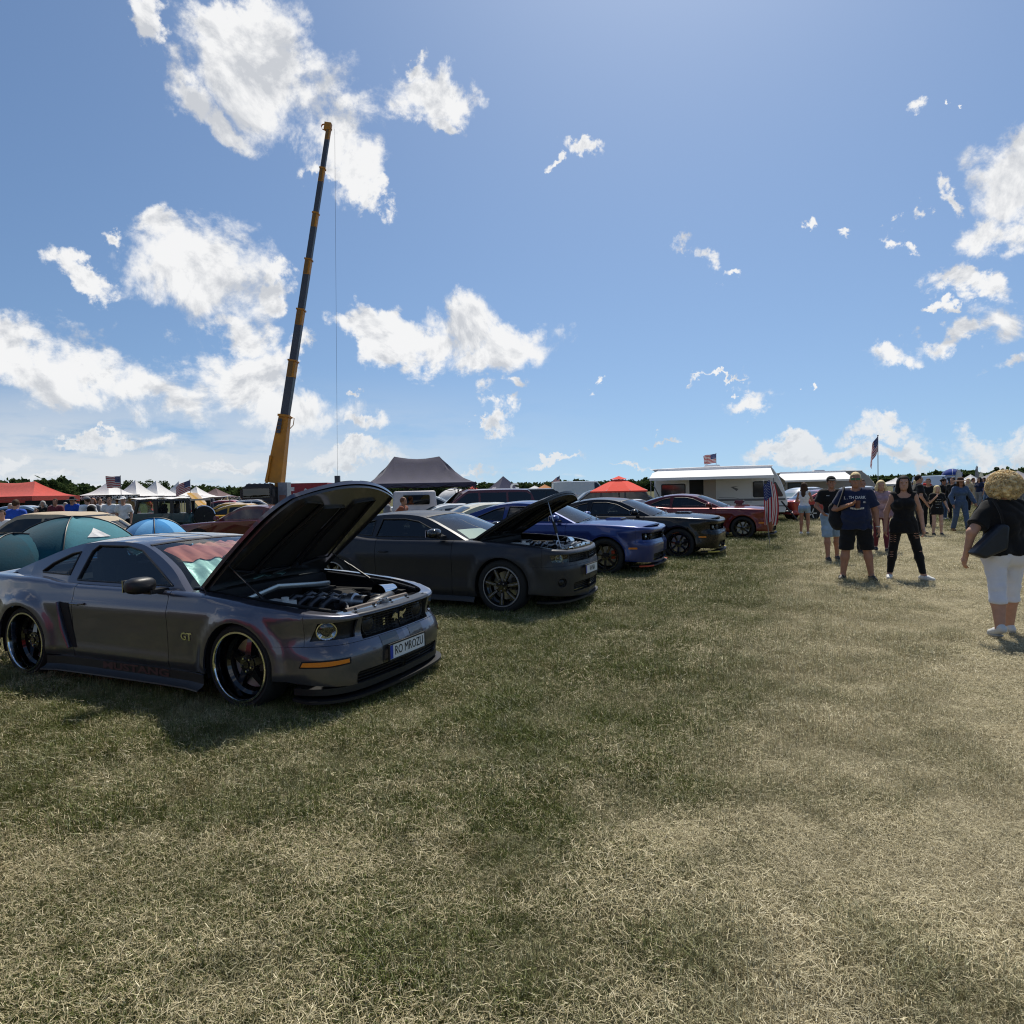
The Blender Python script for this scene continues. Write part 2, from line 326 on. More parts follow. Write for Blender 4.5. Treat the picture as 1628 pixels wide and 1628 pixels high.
def clump(kind, seed, nb):
    r = np.random.default_rng(seed); v = []; f = []; tone = []; mi = []
    for i in range(nb):
        rad = .16 * math.sqrt(r.random()); a = r.random() * 2 * PI; x, y = rad * math.cos(a), rad * math.sin(a)
        h = r.random() * 2 * PI; dx, dy = math.cos(h), math.sin(h); w = r.uniform(.0006, .0014)
        dry = r.random() < {'g': .24, 'm': .5, 's': .9, 't': .10}[kind]
        if kind == 's' or (dry and r.random() < .6):                       # lying stalk
            L = r.uniform(.02, .070) * (.55 + .45 * r.random()); lift = r.uniform(0, .014); z0 = r.uniform(.004, .036); bend = r.normal(0, .004)
            P = [(x, y, z0), (x + dx * L / 2 - dy * bend, y + dy * L / 2 + dx * bend, z0 + lift), (x + dx * L, y + dy * L, max(.001, z0 + lift * r.uniform(-.5, 1)))]
        else:
            L = r.uniform(.02, .058) * (1.7 if kind == 't' else 1.); k = r.uniform(.1, .8); P = [(x, y, 0), (x + dx * L * k * .35, y + dy * L * k * .35, L * .62), (x + dx * L * k, y + dy * L * k, L * (1 - .35 * k))]
        px, py = -dy * w, dx * w; o = len(v)
        for j, (pp, ww) in enumerate(zip(P, (1, .85, .12))):
            tw = r.normal(0, .3) * w
            v += [(pp[0] - px * ww, pp[1] - py * ww, pp[2] - tw * ww), (pp[0] + px * ww, pp[1] + py * ww, pp[2] + tw * ww)]
        f += [(o, o + 1, o + 3, o + 2), (o + 2, o + 3, o + 5, o + 4)]; mi += [int(dry)] * 2; t = min(1, max(0, r.normal(.5, .28))); tone += [t] * 6
    me = bpy.data.meshes.new('grass_clump'); me.from_pydata(v, [], f); me.materials.append(BG); me.materials.append(BD)
    me.polygons.foreach_set('material_index', mi); a = me.attributes.new('tone', 'FLOAT', 'POINT'); a.data.foreach_set('value', tone)
    return bpy.data.objects.new('grass_clump', me)
CLP = [clump('g', 1, 62), clump('g', 2, 62), clump('m', 3, 60), clump('m', 4, 60), clump('s', 5, 62), clump('s', 6, 62), clump('t', 7, 70), clump('t', 8, 60)]
def vnoise(x, y, s, sd):
    r = np.random.default_rng(sd); T = r.random((64, 64)); x, y = x * s, y * s; xi, yi = np.floor(x).astype(int), np.floor(y).astype(int); fx, fy = x - xi, y - yi
    fx, fy = fx * fx * (3 - 2 * fx), fy * fy * (3 - 2 * fy); g = lambda a, c: T[a % 64, c % 64]
    return (g(xi, yi) * (1 - fx) + g(xi + 1, yi) * fx) * (1 - fy) + (g(xi, yi + 1) * (1 - fx) + g(xi + 1, yi + 1) * fx) * fy
def grass_points():
    out = []
    for (y0, y1, dens, scl) in ((-1.5, 1.3, 26, 1.3), (1.3, 3.2, 620, .85), (3.2, 5.5, 360, .95), (5.5, 9, 160, 1.2), (9, 15, 70, 1.45), (15, 26, 30, 1.65), (26, 48, 10, 1.9), (48, 80, 2.5, 2.3)):
        lo, hi = -.92 * y1 - 1.2, .92 * y1 + 1.2
        n = int((hi - lo) * (y1 - y0) * dens); x = rng.uniform(lo, hi, n); y = rng.uniform(y0, y1, n)
        if y0 > 1: k = np.abs(x) < .90 * y + .8; x, y = x[k], y[k]
        out.append(np.stack([x, y, np.full(len(x), scl)], 1))
    return np.concatenate(out)
GP = grass_points(); gx, gy = GP[:, 0], GP[:, 1]
tt = np.abs(row_t(gx, gy) - T0 + (vnoise(gx, gy, .55, 3) - .5) * 2.5)
dry = np.clip(-.06 + .85 * sstep(tt, 3.2, 1.2) + .75 * (vnoise(gx, gy, 1.3, 5) - .32) + .35 * (vnoise(gx, gy, 4.5, 6) - .5), 0, 1)
u = rng.random(len(gx)); tuft = vnoise(gx, gy, .9, 9) * .6 + vnoise(gx, gy, 3.1, 10) * .4
idx = np.where(u < .24 + dry * .62, 4, np.where(u < .52 + dry * .36, 2, 0)) + rng.integers(0, 2, len(gx))
idx = np.where((tuft > .62) & (dry < .42) & (rng.random(len(gx)) < .6), 6 + rng.integers(0, 2, len(gx)), idx)
idx = np.where((row_t(gx, gy) < 1.2 + .3 * np.sin(gy)) & (gy > 3.2) & (rng.random(len(gx)) < .30), 6, idx)  # longer grass left standing under and before the cars
me = bpy.data.meshes.new('grass'); me.from_pydata([(x, y, hgt(x, y)) for x, y in zip(gx, gy)], [], [])
for nm, tp, val in (('scl', 'FLOAT', GP[:, 2] * rng.uniform(.7, 1.25, len(gx)) * (.72 + .62 * vnoise(gx, gy, 2.2, 31)) * np.where(dry > .6, .8, 1.)), ('rz', 'FLOAT', rng.uniform(0, 6.28, len(gx))), ('idx', 'INT', idx)):
    a = me.attributes.new(nm, tp, 'POINT'); a.data.foreach_set('value', val.astype(np.int32 if tp == 'INT' else np.float32))
me.materials.append(BG); me.materials.append(BD)
go = link(bpy.data.objects.new('grass', me)); tag(go, 'short dry grass blades and cut straw covering the field', kind='stuff')
ng = bpy.data.node_groups.new('grass_scatter', 'GeometryNodeTree')
ng.interface.new_socket('Geometry', in_out='INPUT', socket_type='NodeSocketGeometry'); ng.interface.new_socket('Geometry', in_out='OUTPUT', socket_type='NodeSocketGeometry')
q = NB(ng); gi = q.n('NodeGroupInput'); gout = q.n('NodeGroupOutput')
def na(nm, tp): return q.n('GeometryNodeInputNamedAttribute', {'Name': nm}, data_type=tp).outputs[0]
g2i = q.n('GeometryNodeGeometryToInstance')
for c in reversed(CLP):
    oi = q.n('GeometryNodeObjectInfo', {'Object': c, 'As Instance': True}); ng.links.new(oi.outputs['Geometry'], g2i.inputs[0])
iop = q.n('GeometryNodeInstanceOnPoints', {'Pick Instance': True, 'Instance Index': na('idx', 'INT'), 'Scale': na('scl', 'FLOAT'),
      'Rotation': q.n('ShaderNodeCombineXYZ', {2: na('rz', 'FLOAT')}).outputs[0]})
ng.links.new(gi.outputs[0], iop.inputs['Points']); ng.links.new(oi.outputs['Geometry'], g2i.inputs[0])
ng.links.new(g2i.outputs[0], iop.inputs['Instance']); ng.links.new(iop.outputs[0], gout.inputs[0])
md = go.modifiers.new('scatter', 'NODES'); md.node_group = ng
# ------------------------------------------------------------------ car builder
BLACK = pm('black_trim', (.012, .012, .013), .45, bump=.1); RUBBER = pm('tyre_rubber', (.018, .018, .018), .85, bump=.3, bscale=40)
DARKIN = pm('cabin_dark', (.022, .022, .024), .8); UNDER = pm('underbody', (.012, .012, .012), .9)
CHROME = pm('chrome', (.75, .75, .76), .08, 1.0); STEEL = pm('brushed_steel', (.45, .46, .48), .35, 1.0); ALU = pm('cast_alloy', (.42, .43, .45), .4, 1.0, vary=.2)
GLOSSB = pm('gloss_black', (.010, .010, .011), .12, coat=.6); SMOKE = pm('smoked_lens', (.018, .018, .02), .25, spec=.3)
AMBER = pm('amber_lens', (.75, .22, .02), .2, spec=.7); REDL = pm('red_lens', (.45, .015, .012), .15, spec=.7); WHITEP = pm('white_plate', (.72, .72, .70), .4); PBLUE = pm('plate_blue', (.02, .05, .35), .4)
INK = pm('black_print', (.012, .012, .012), .5)
def glassmat(name, tint, alpha, rough=.015):
    if name in MATS: return MATS[name]
    m = bpy.data.materials.new(name); m.use_nodes = True; q = NB(m.node_tree); N = m.node_tree.nodes; N.remove(N['Principled BSDF'])
    tr = q.n('ShaderNodeBsdfTransparent', {0: (*tint, 1)}); gl = q.n('ShaderNodeBsdfGlossy', {0: (1, 1, 1, 1), 'Roughness': rough})
    g_ = q.n('ShaderNodeNewGeometry'); dt = q.m('ABSOLUTE', q.n('ShaderNodeVectorMath', {0: g_.outputs['Normal'], 1: g_.outputs['Incoming']}, operation='DOT_PRODUCT').outputs['Value'])
    lw = q.m('MULTIPLY_ADD', q.m('POWER', q.m('SUBTRACT', 1.0, dt, clamp=True), 5.0), .95, .04)
    fac = q.m('MULTIPLY_ADD', lw, 1.0, alpha, clamp=True)
    m.node_tree.links.new(q.n('ShaderNodeMixShader', {0: fac, 1: tr.outputs[0], 2: gl.outputs[0]}).outputs[0], N['Material Output'].inputs[0]); MATS[name] = m; return m
LENS = glassmat('lamp_lens', (.82, .88, .92), .05); LAMP = pm('lamp_face', (.55, .58, .6), .12, spec=.8)
GLASS = glassmat('car_glass', (.72, .80, .78), .02); TINT = glassmat('tinted_glass', (.13, .15, .16), .02)
def inside(P, poly):
    poly = np.asarray(poly, float); x, y = P[:, 0], P[:, 1]; c = np.zeros(len(P), bool); j = len(poly) - 1
    for i in range(len(poly)):
        xi, yi = poly[i]; xj, yj = poly[j]; k = ((yi > y) != (yj > y)); d = (yj - yi) if yj != yi else 1e-12
        c ^= k & (x < (xj - xi) * (y - yi) / d + xi); j = i
    return c
def dens_poly(poly, step):
    out = []
    for i in range(len(poly)):
        a, c = np.array(poly[i], float), np.array(poly[(i + 1) % len(poly)], float); n = max(1, int(np.ceil(np.linalg.norm(c - a) / step)))
        out += [a + (c - a) * t / n for t in range(n)]
    return np.array(out)
def arc(cx, cz, r, a0, a1, n=18): return [(cx + r * math.cos(math.radians(a0 + (a1 - a0) * i / n)), cz + r * math.sin(math.radians(a0 + (a1 - a0) * i / n))) for i in range(n + 1)]
def rrect(x0, x1, z0, z1, r=.02, n=4):
    r = min(r, abs(x1 - x0) / 2.01, abs(z1 - z0) / 2.01)
    return arc(x1 - r, z0 + r, r, -90, 0, n) + arc(x1 - r, z1 - r, r, 0, 90, n) + arc(x0 + r, z1 - r, r, 90, 180, n) + arc(x0 + r, z0 + r, r, 180, 270, n)
class Panel:
    """pieces of curved sheet cut to an outline: surf(u, v) arrays -> points"""
    def __init__(s): s.V = []; s.N = []; s.F = []; s.M = []; s.n = 0
    def cut(s, surf, outer, holes=(), step=.06, flange=.018, mir=False, both=False, mi=0, off=0., rim=True, hflange=None):
        outer = dens_poly(outer, step); H = [dens_poly(h, step * .8) for h in holes]
        lo, hi = outer.min(0), outer.max(0)
        gx = np.arange(lo[0] + step * .5, hi[0], step); gz = np.arange(lo[1] + step * .5, hi[1], step)
        G = np.array([(a, c) for i, a in enumerate(gx) for c in gz]).reshape(-1, 2)
        if len(G):
            k = inside(G, outer)
            for h in H: k &= ~inside(G, h)
            G = G[k]
            B = np.concatenate([outer] + H)
            if len(G): G = G[np.min(np.abs(G[:, None, :] - B[None]).max(2), 1) > step * .38] if len(G) * len(B) < 4e6 else G
        pts = [outer] + H + [G]; edges = []; o = 0
        for L in [outer] + H: edges += [(o + i, o + (i + 1) % len(L)) for i in range(len(L))]; o += len(L)
        A = np.concatenate([p for p in pts if len(p)])
        vc, ve, fc, _, _, _ = delaunay_2d_cdt([Vector(p) for p in A], edges, [], 0, 1e-6)
        vc = np.array([tuple(p) for p in vc]); fc = np.array([f for f in fc if len(f) == 3])
        cen = vc[fc].mean(1); k = inside(cen, outer)
        for h in H: k &= ~inside(cen, h)
        fc = fc[k]
        used = np.unique(fc); mp = -np.ones(len(vc), int); mp[used] = np.arange(len(used)); vc = vc[used]; fc = mp[fc]
        e = 2e-3; P = surf(vc[:, 0], vc[:, 1]); Nn = np.cross(surf(vc[:, 0] + e, vc[:, 1]) - surf(vc[:, 0] - e, vc[:, 1]), surf(vc[:, 0], vc[:, 1] + e) - surf(vc[:, 0], vc[:, 1] - e))
        Nn /= np.maximum(np.linalg.norm(Nn, axis=1, keepdims=True), 1e-9)
        ref = np.stack([np.clip(P[:, 0], -3.3, .4), 0 * P[:, 0], 0 * P[:, 0] + .45], 1)
        if ((P - ref) * Nn).sum(1).mean() < 0: Nn = -Nn
        P = P + Nn * off
        t0 = P[fc]; tn = np.cross(t0[:, 1] - t0[:, 0], t0[:, 2] - t0[:, 0]); flip = (tn * Nn[fc].mean(1)).sum(1) < 0; fc = fc.copy(); fc[flip] = fc[flip][:, ::-1]
        sides = [False, True] if both else [mir]
        for mm in sides:
            PP, NN, FF = P.copy(), Nn.copy(), fc
            if mm: PP[:, 1] *= -1; NN[:, 1] *= -1; FF = fc[:, ::-1]
            o = s.n; s.V.append(PP); s.N.append(NN); s.n += len(PP); s.F += [tuple(int(i) + o for i in f) for f in FF]; s.M += [mi] * len(FF)
            if rim and flange:
                cnt = {}
                for f in FF:
                    for a, c in ((f[0], f[1]), (f[1], f[2]), (f[2], f[0])):
                        cnt[(a, c)] = 1
                be = [(a, c) for (a, c) in cnt if (c, a) not in cnt]
                if be:
                    bv = sorted({i for ed in be for i in ed}); ix = {v_: i for i, v_ in enumerate(bv)}; n = len(bv); top = PP[bv]; bot = top - NN[bv] * flange
                    sn = np.zeros((n, 3))
                    for a, c in be: cr_ = np.cross(PP[c] - PP[a], NN[a]); sn[ix[a]] += cr_; sn[ix[c]] += cr_
                    sn /= np.maximum(np.linalg.norm(sn, axis=1, keepdims=True), 1e-9)
                    s.V += [top, bot]; s.N += [sn, sn]; o2 = s.n; s.n += 2 * n
                    s.F += [(o2 + ix[a], o2 + n + ix[a], o2 + n + ix[c], o2 + ix[c]) for a, c in be]; s.M += [mi] * len(be)
        return s
    def build(s, name, mats, parent, T=None):
        V = np.concatenate(s.V); N = np.concatenate(s.N)
        if T is not None: M = np.array(T); V = V @ M[:3, :3].T + M[:3, 3]; N = N @ M[:3, :3].T
        me = bpy.data.meshes.new(name); me.from_pydata(V.tolist(), [], s.F)
        for m in (mats if isinstance(mats, (list, tuple)) else [mats]): me.materials.append(m)
        me.polygons.foreach_set('material_index', s.M); me.polygons.foreach_set('use_smooth', [True] * len(s.F))
        try: me.normals_split_custom_set_from_vertices(N.tolist())
        except Exception: pass
        return link(bpy.data.objects.new(name, me), parent)
class Body:
    """lower body: a wall that follows the plan outline; u runs along it (u = x along the sides), v is the height, and past the shoulder the way inward"""
    def __init__(s, sp):
        s.sp = sp; C = spline(sp['plan'], 30); d = np.linalg.norm(np.diff(C, axis=0), axis=1); L = np.concatenate([[0], np.cumsum(d)])
        k = np.argmin(np.abs(C[:, 0]) + (C[:, 1] < .5) * 9); L -= L[k]; s.u = L; s.C = C; s.umax = L[-1]; s.umin = L[0]
        T = np.gradient(C, L, axis=0); T /= np.linalg.norm(T, axis=1, keepdims=True); s.Nn = np.stack([T[:, 1] * -1, T[:, 0]], 1)   # outward for y>0, running to the front
        s.Nn[np.sum(s.Nn * C, 1) < -1e9] *= -1
        top = np.array(sp['top'], float); s.top = lambda x: np.interp(x, top[:, 0], top[:, 1]) if not sp.get('smooth_top', True) else s._pch(x, top)
        s.r = sp.get('shoulder_r', .05)
    def _pch(s, x, T):
        x = np.asarray(x, float); i = np.clip(np.searchsorted(T[:, 0], x) - 1, 0, len(T) - 2); h = np.diff(T[:, 0]); dl = np.diff(T[:, 1]) / h
        m = np.zeros(len(T)); m[1:-1] = np.where(dl[:-1] * dl[1:] > 0, 2 * dl[:-1] * dl[1:] / (dl[:-1] + dl[1:] + 1e-12), 0); m[0], m[-1] = dl[0], dl[-1]
        t = np.clip((x - T[i, 0]) / h[i], -.5, 1.5); a, c = T[i, 1], T[i + 1, 1]
        return (2 * t**3 - 3 * t**2 + 1) * a + (t**3 - 2 * t**2 + t) * h[i] * m[i] + (-2 * t**3 + 3 * t**2) * c + (t**3 - t**2) * h[i] * m[i + 1]
    def xy(s, u): return np.interp(u, s.u, s.C[:, 0]), np.interp(u, s.u, s.C[:, 1])
    def inset(s, u, z, x):
        sp = s.sp; f = lambda P: sum(np.interp(z + k_ * sp.get('soft', .019), [p[0] for p in P], [p[1] for p in P]) * w_ for k_, w_ in ((-2, .1), (-1, .25), (0, .3), (1, .25), (2, .1)))
        ff = sstep(u, sp['nose0'], sp['nose1']); fr = 1 - sstep(u, sp['tail0'], sp['tail1'])
        d = f(sp['side']) * (1 - ff) * (1 - fr) + f(sp['front']) * ff + f(sp['rear']) * fr
        for (cx, cz, R, amp, wd) in sp['flares']:
            q = np.hypot(x - cx, z - cz); mask = np.where(q < R + .02, 1., 1 - sstep(q, R + .02, R + wd)); d = d - amp * mask * (1 - ff) * (1 - fr)
        for fn in sp.get('creases', ()): d = d - fn(u, z) * (1 - ff) * (1 - fr)
        return d
    def S(s, u, v):
        u = np.asarray(u, float); v = np.asarray(v, float); x, y = s.xy(u); nx, ny = np.interp(u, s.u, s.Nn[:, 0]), np.interp(u, s.u, s.Nn[:, 1]); nl = np.hypot(nx, ny); nx, ny = nx / nl, ny / nl
        zt = s.top(x); r = s.r; e = v - (zt - r); a = np.clip(e / r, 0, PI / 2)
        z = np.where(e < 0, v, zt - r + r * np.sin(a)); fl = np.where(e > 0, r * (1 - np.cos(a)) + np.maximum(0, e - r * PI / 2), 0)
        z = z + np.maximum(0, e - r * PI / 2) * s.sp.get('shoulder_slope', .05)
        d = s.inset(u, np.minimum(v, zt), x) + fl
        return np.stack([x - nx * d, y - ny * d, z], -1)
    def R(s, u, v):                              # the right-hand side of the car (y < 0)
        P = s.S(u, v); P[..., 1] *= -1; return P
def bridge(E, bulge):                            # sheet spanning from an edge line on the left to its mirror image
    E = np.asarray(E, float); T = np.linspace(0, 1, len(E)); Bz = np.asarray(bulge, float).reshape(-1, 2); TB = np.linspace(0, 1, len(Bz))
    def f(t, w):                                 # w in -1..1
        t = np.asarray(t, float); w = np.asarray(w, float); P = np.stack([np.interp(t, T, E[:, k]) for k in range(3)], -1)
        bx, bz = np.interp(t, TB, Bz[:, 0]), np.interp(t, TB, Bz[:, 1]); k = 1 - np.abs(w) ** 2.3
        return np.stack([P[..., 0] + bx * k, P[..., 1] * w, P[..., 2] + bz * k], -1)
    return f
def wheel(parent, x, side, y_out, R, rr, wd, style, rim, lip, tyre_lbl=None, kseg=48, cal=None, tilt=0.):
    """side -1 right, +1 left; y_out is the outer face"""
    w = thing('wheel', None, None); w.parent = parent; w.location = (x, side * y_out, R); w.rotation_euler = (0, 0, 0 if side < 0 else PI)
    if tilt: w.rotation_euler = (side * tilt, 0, 0 if side < 0 else PI)
    # local frame: outer face at y=0, looking along -y
    t = MB(); t.lathe([(.012, rr + .004), (.0, rr + .02), (-.004, rr + .5 * (R - rr)), (.014, R - .012), (.035, R), (wd * .5, R + .002), (wd - .035, R), (wd - .01, R - .02), (wd, rr + .01)], kseg)
    t.build('tyre', RUBBER, w)
    m = MB(); dp = {'deep': .105, 'multi': .035, 'five': .03, 'blk': .035}.get(style, .03)
    m.lathe([(.006, rr + .008), (-.006, rr + .004), (-.006, rr - .010), (.004, rr - .016), (dp, rr - .028), (dp + .02, rr - .05), (wd * .7, rr - .06), (wd, rr - .02)], kseg, mis=[1, 1, 1, 2, 0, 0, 0] if style == 'deep' else [1, 1, 0, 0, 0, 0, 0])
    y0 = dp + .012
    def spoke(a, w0, w1, r0, r1, d0, d1, th=.03, mi=0, wob=0.):
        ca, sa = math.cos(a), math.sin(a); v = []
        for (r, ww, yy) in ((r0, w0, d0), ((r0 + r1) / 2, (w0 + w1) / 2 * .92, (d0 + d1) / 2 - .004), (r1, w1, d1)):
            for (sx_, yy2) in ((-1, yy + th), (-.75, yy), (.75, yy), (1, yy + th)):
                tx = sx_ * ww + wob * (r - r0); v.append((r * ca - tx * sa, yy2, r * sa + tx * ca))
        f = [(i * 4 + j, i * 4 + (j + 1) % 4, (i + 1) * 4 + (j + 1) % 4, (i + 1) * 4 + j) for i in range(2) for j in range(4)] + [(0, 1, 2, 3), (11, 10, 9, 8)]
        m.add(v, f, mi)
    if style == 'deep':
        for i in range(5): spoke(2 * PI * i / 5 + .31, .044, .030, .05, rr - .035, y0 - .03, y0 + .012, .035)
    elif style == 'multi':
        for i in range(7):
            a = 2 * PI * i / 7 + .2; spoke(a - .10, .014, .013, .06, rr - .012, .03, .016, .03); spoke(a + .10, .014, .013, .06, rr - .012, .03, .016, .03)
            spoke(a - .10, .004, .004, .08, rr - .014, .028, .013, .01, 1, .12); spoke(a + .10, .004, .004, .08, rr - .014, .028, .013, .01, 1, -.12)
    elif style == 'blk':
        for i in range(7):
            a = 2 * PI * i / 7 + .2; spoke(a - .07, .016, .013, .05, rr - .012, .035, .016, .03); spoke(a + .07, .016, .013, .05, rr - .012, .035, .016, .03)
    elif style == 'cap': m.lathe([(.03, rr - .03), (.012, rr * .7), (.02, rr * .35), (-.012, .06), (-.014, 0.001)], 24, mi=1)
    else:
        for i in range(5): spoke(2 * PI * i / 5 + .31, .05, .04, .05, rr - .012, .03, .016, .03)
    m.lathe([(y0 + .02, .078), (y0 - .035, .074), (y0 - .04, .03), (y0 - .05, .028), (y0 - .05, .001)], 20)
    for i in range(5):
        a = 2 * PI * i / 5 + .9; m.lathe([(y0 - .042, .009), (y0 - .05, .008), (y0 - .05, .001)], 6, c=(.053 * math.cos(a), 0, .053 * math.sin(a)), mi=1)
    m.build('rim', [rim, lip, pm('dark_chrome', (.10, .105, .115), .12, 1.)], w)
    if style != 'cap':
        d = MB(); d.lathe([(wd * .62, .06), (wd * .62, rr * .72), (wd * .66, rr * .72), (wd * .66, .06)], 32); d.build('brake_disc', STEEL, w)
        c_ = MB(); c_.box((rr * .52, wd * .56, rr * .12), (.07, .07, .16)); c_.build('brake_caliper', cal or BLACK, w, sharp=60)
    return w
def seat(mb, x, y, z0, hr=True):
    mb.box((x + .05, y, z0 + .12), (.5, .46, .2), top=.95); R_ = Matrix.Rotation(-.32, 3, 'Y')
    mb.box((x - .27, y, z0 + .42), (.17, .46, .56), R_, top=.8)
    if hr: mb.box((x - .385, y, z0 + .76), (.10, .25, .15), R_, top=.85)
def build_car(sp, name, label, loc, yaw, cat='car', group=None, z=0.):
    """sp: measurements and materials; returns the thing and its body surface"""
    car = thing(name, label, cat, (loc[0], loc[1], z), yaw, group)
    B = Body(sp); S, st, P = B.R, sp.get('step', .07), sp['paint']; wb = sp['wb']; zb = sp['zbot']; g = .003
    W = sp['wheel']; aR = W['arch']; zc = W['R'] + W.get('lift', 0) - sp.get('drop', 0)
    zt = lambda u: float(B.top(B.xy(u)[0])); up = sp['inward']; dF, dR = sp['door']; seam = sp['seam']; nS = B.umax; tS = B.umin
    def a_pts(cx, a0, a1): return arc(cx, zc, aR, a0, a1, 16)
    wz = lambda u: zt(u) + up
    def line(u0, u1, n=14): return [(u, wz(u)) for u in np.linspace(u0, u1, n)]
    ab = math.degrees(math.asin(max(-1, min(1, (zb + .02 - zc) / aR))))
    ub = sp['seam_u']; sF = math.degrees(math.asin((seam - zc) / aR)); hu = sp['nose_u']
    fend = [(dF + g, zb)] + a_pts(0, 180 - ab, sF) + [(ub, seam)] + ([(hu, seam)] if hu > ub else []) + [(hu, wz(hu))] + line(hu - .02, dF + g, 16)
    bw = sp['bump_rear']; tu = sp['tail_u']; sR = math.degrees(math.asin((bw - zc) / aR))
    qp = [(dR - g, wz(dR))] + line(dR - .05, tu, 22) + [(tu, bw + g)] + a_pts(-wb, 180 - sR, ab) + [(dR - g, zb)]
    door = [(dR + g, zb + .01), (dF - g, zb + .01)] + line(dF - g, dR + g, 16)
    Pn = Panel
    for mr in (False, True):
        nm = lambda f: (lambda u, v: f(u, v)) 
        Pn().cut(S, fend, (), st, mir=mr).build('fender', P, car)
        Pn().cut(S, door, (), st, mir=mr).build('door', P, car)
        q = Pn().cut(S, qp, sp.get('qholes', ()), st, mir=mr).build('rear_quarter', P, car)
        sg = -1 if not mr else 1
        # side skirt
        if sp.get('skirt'):
            sk = MB(); xs_ = np.linspace(-wb + aR * 1.02, -aR * 1.02, 12); prof = sp['skirt']
            base = np.array([[S(np.array(x), np.array(zb)) for x in xs_]])[0]
            G_ = [[(p[0], (p[1] - o_) if not mr else -(p[1] - o_), z_) for p in base] for (o_, z_) in prof]
            sk.grid(G_); sk.build('side_skirt', sp.get('skirt_mat', BLACK), car)
        # door handle
        hx, hz_ = sp['handle']; pp = S(np.array(hx), np.array(hz_)); hb = MB(); hb.tube([(hx - .09, pp[1] + .0, hz_ - .004), (hx - .06, pp[1] - .03, hz_), (hx + .05, pp[1] - .03, hz_), (hx + .08, pp[1] + .0, hz_)], [.008, .013, .013, .01], 8)
        if mr:
            for a_ in hb.v: a_[:, 1] *= -1
        hb.build('door_handle', sp.get('handle_mat', P), car)
        # mirror
        mx, mz = sp['mirror']; yb_ = float(B.xy(mx)[1]); mm = MB(); c0 = np.array((mx - .03, -(yb_ + .10), mz + .085))
        th = np.linspace(-PI / 2, PI / 2, 9); ph = np.linspace(0, 2 * PI, 18, endpoint=False)
        E_ = lambda c, k: np.sign(c) * np.abs(c) ** k
        Q = np.stack([E_(np.cos(th), .7)[:, None] * E_(np.cos(ph), .8) * .085, E_(np.cos(th), .7)[:, None] * E_(np.sin(ph), .8) * .125, E_(np.sin(th), .7)[:, None] * np.ones(18) * .068], -1) + c0
        mm.grid(Q, close=True); mm.box((mx, -(yb_ - .02), mz + .025), (.09, .17, .035), mi=1)
        if mr:
            for a_ in mm.v: a_[:, 1] *= -1
        mo = mm.build('mirror', [sp.get('mirror_mat', P), BLACK], car); gl = MB(); gl.box(c0 * np.array((1, -sg if sg > 0 else 1, 1)) + np.array((-.083, 0, 0)), (.01, .19, .10)); gl.build('mirror_glass', CHROME, mo)
    # wheel arch liners and floor
    un = MB()
    for sgn in (-1, 1):
        for cx in (0, -wb): un.lathe([(.0, aR + .015), (.34, aR + .015), (.34, .02)] if sgn < 0 else [(.34, aR + .015), (0, aR + .015), (0, .02)], 20, c=(cx, -(B.xy(np.array(cx))[1] - .03) if sgn < 0 else (B.xy(np.array(cx))[1] - .37), zc), a0=-.35, a1=PI + .35)
    hw = float(B.xy(np.array(-wb / 2))[1])
    un.box((-wb / 2, 0, zb + .04), (wb - 2 * aR + .1, 2 * hw - .12, .08)); un.box((-wb / 2, 0, zb + .10), (wb + 1.2, 1.1, .12))
    for x_ in (tS, nS): pass
    un.build('underbody', UNDER, car, smooth=True)
    # bumpers: both halves in one cover each
    fb = Pn(); zf = sp['bump_z0']
    outer = [(ub * 0 + aR * math.cos(math.radians(sF)), seam)] if False else []
    cA = a_pts(0, sF, max(-12, math.degrees(math.asin((zf - zc) / aR)))); outer = [(x_ + .004, z_) for x_, z_ in cA] + [(nS, zf), (nS, seam - g)] + [(ub, seam - g)]
    fb.cut(S, outer, sp.get('bump_holes', ()), st * .8, both=True, rim=True); fbo = fb.build('front_bumper', sp.get('bump_mat', P), car)
    nose = [(hu + g, seam + .0)] + [(nS, seam), (nS, wz(nS))] + line(nS - .02, hu + g, 8)
    if sp.get('nose_panel', True): Pn().cut(S, nose, sp['nose_holes'], st * .7, both=True).build('nose_panel', sp.get('nose_mat', P), car)
    rz0 = sp['rbump_z0']; rb = Pn(); cB = a_pts(-wb, 180 + 10, 180 - sR); rout = [(x_ - .004, z_) for x_, z_ in cB] + [(tu, bw - g), (tS, bw - g), (tS, rz0)]
    rb.cut(S, rout, (), st, both=True).build('rear_bumper', P, car)
    tl = [(tu - g, bw), (tS, bw), (tS, wz(tS))] + line(tS + .02, tu - g, 8)
    Pn().cut(S, tl, (), st, both=True, flange=.01).build('tail_panel', sp.get('tail_mat', BLACK), car)
    # greenhouse
    cow, ro, rob, dk = sp['cowl'], sp['roof_f'], sp['roof_r'], sp['deck_f']; ins = sp['gh_inset']; tum = sp['tumble']
    def gy(x, z): return np.interp(x, [tS + .3, -wb - .2, -wb + .5, cow[0]], [.62, hw - ins - .05, hw - ins, hw - ins]) - tum * (z - sp['belt_z']) - tum * .35 * (z - sp['belt_z']) ** 2
    rail = sp['rail']                                # side-view roof line from the cowl to the deck
    RL = spline(rail, 10)
    GS = lambda x, z: np.stack([x, -gy(x, z), z], -1)
    low = [(x_, z_ - .03) for x_, z_ in ((x__, float(B.top(x__))) for x__ in np.linspace(rail[-1][0], rail[0][0], 12))]
    roofpts = [tuple(p) for p in RL]
    holes = sp['windows']
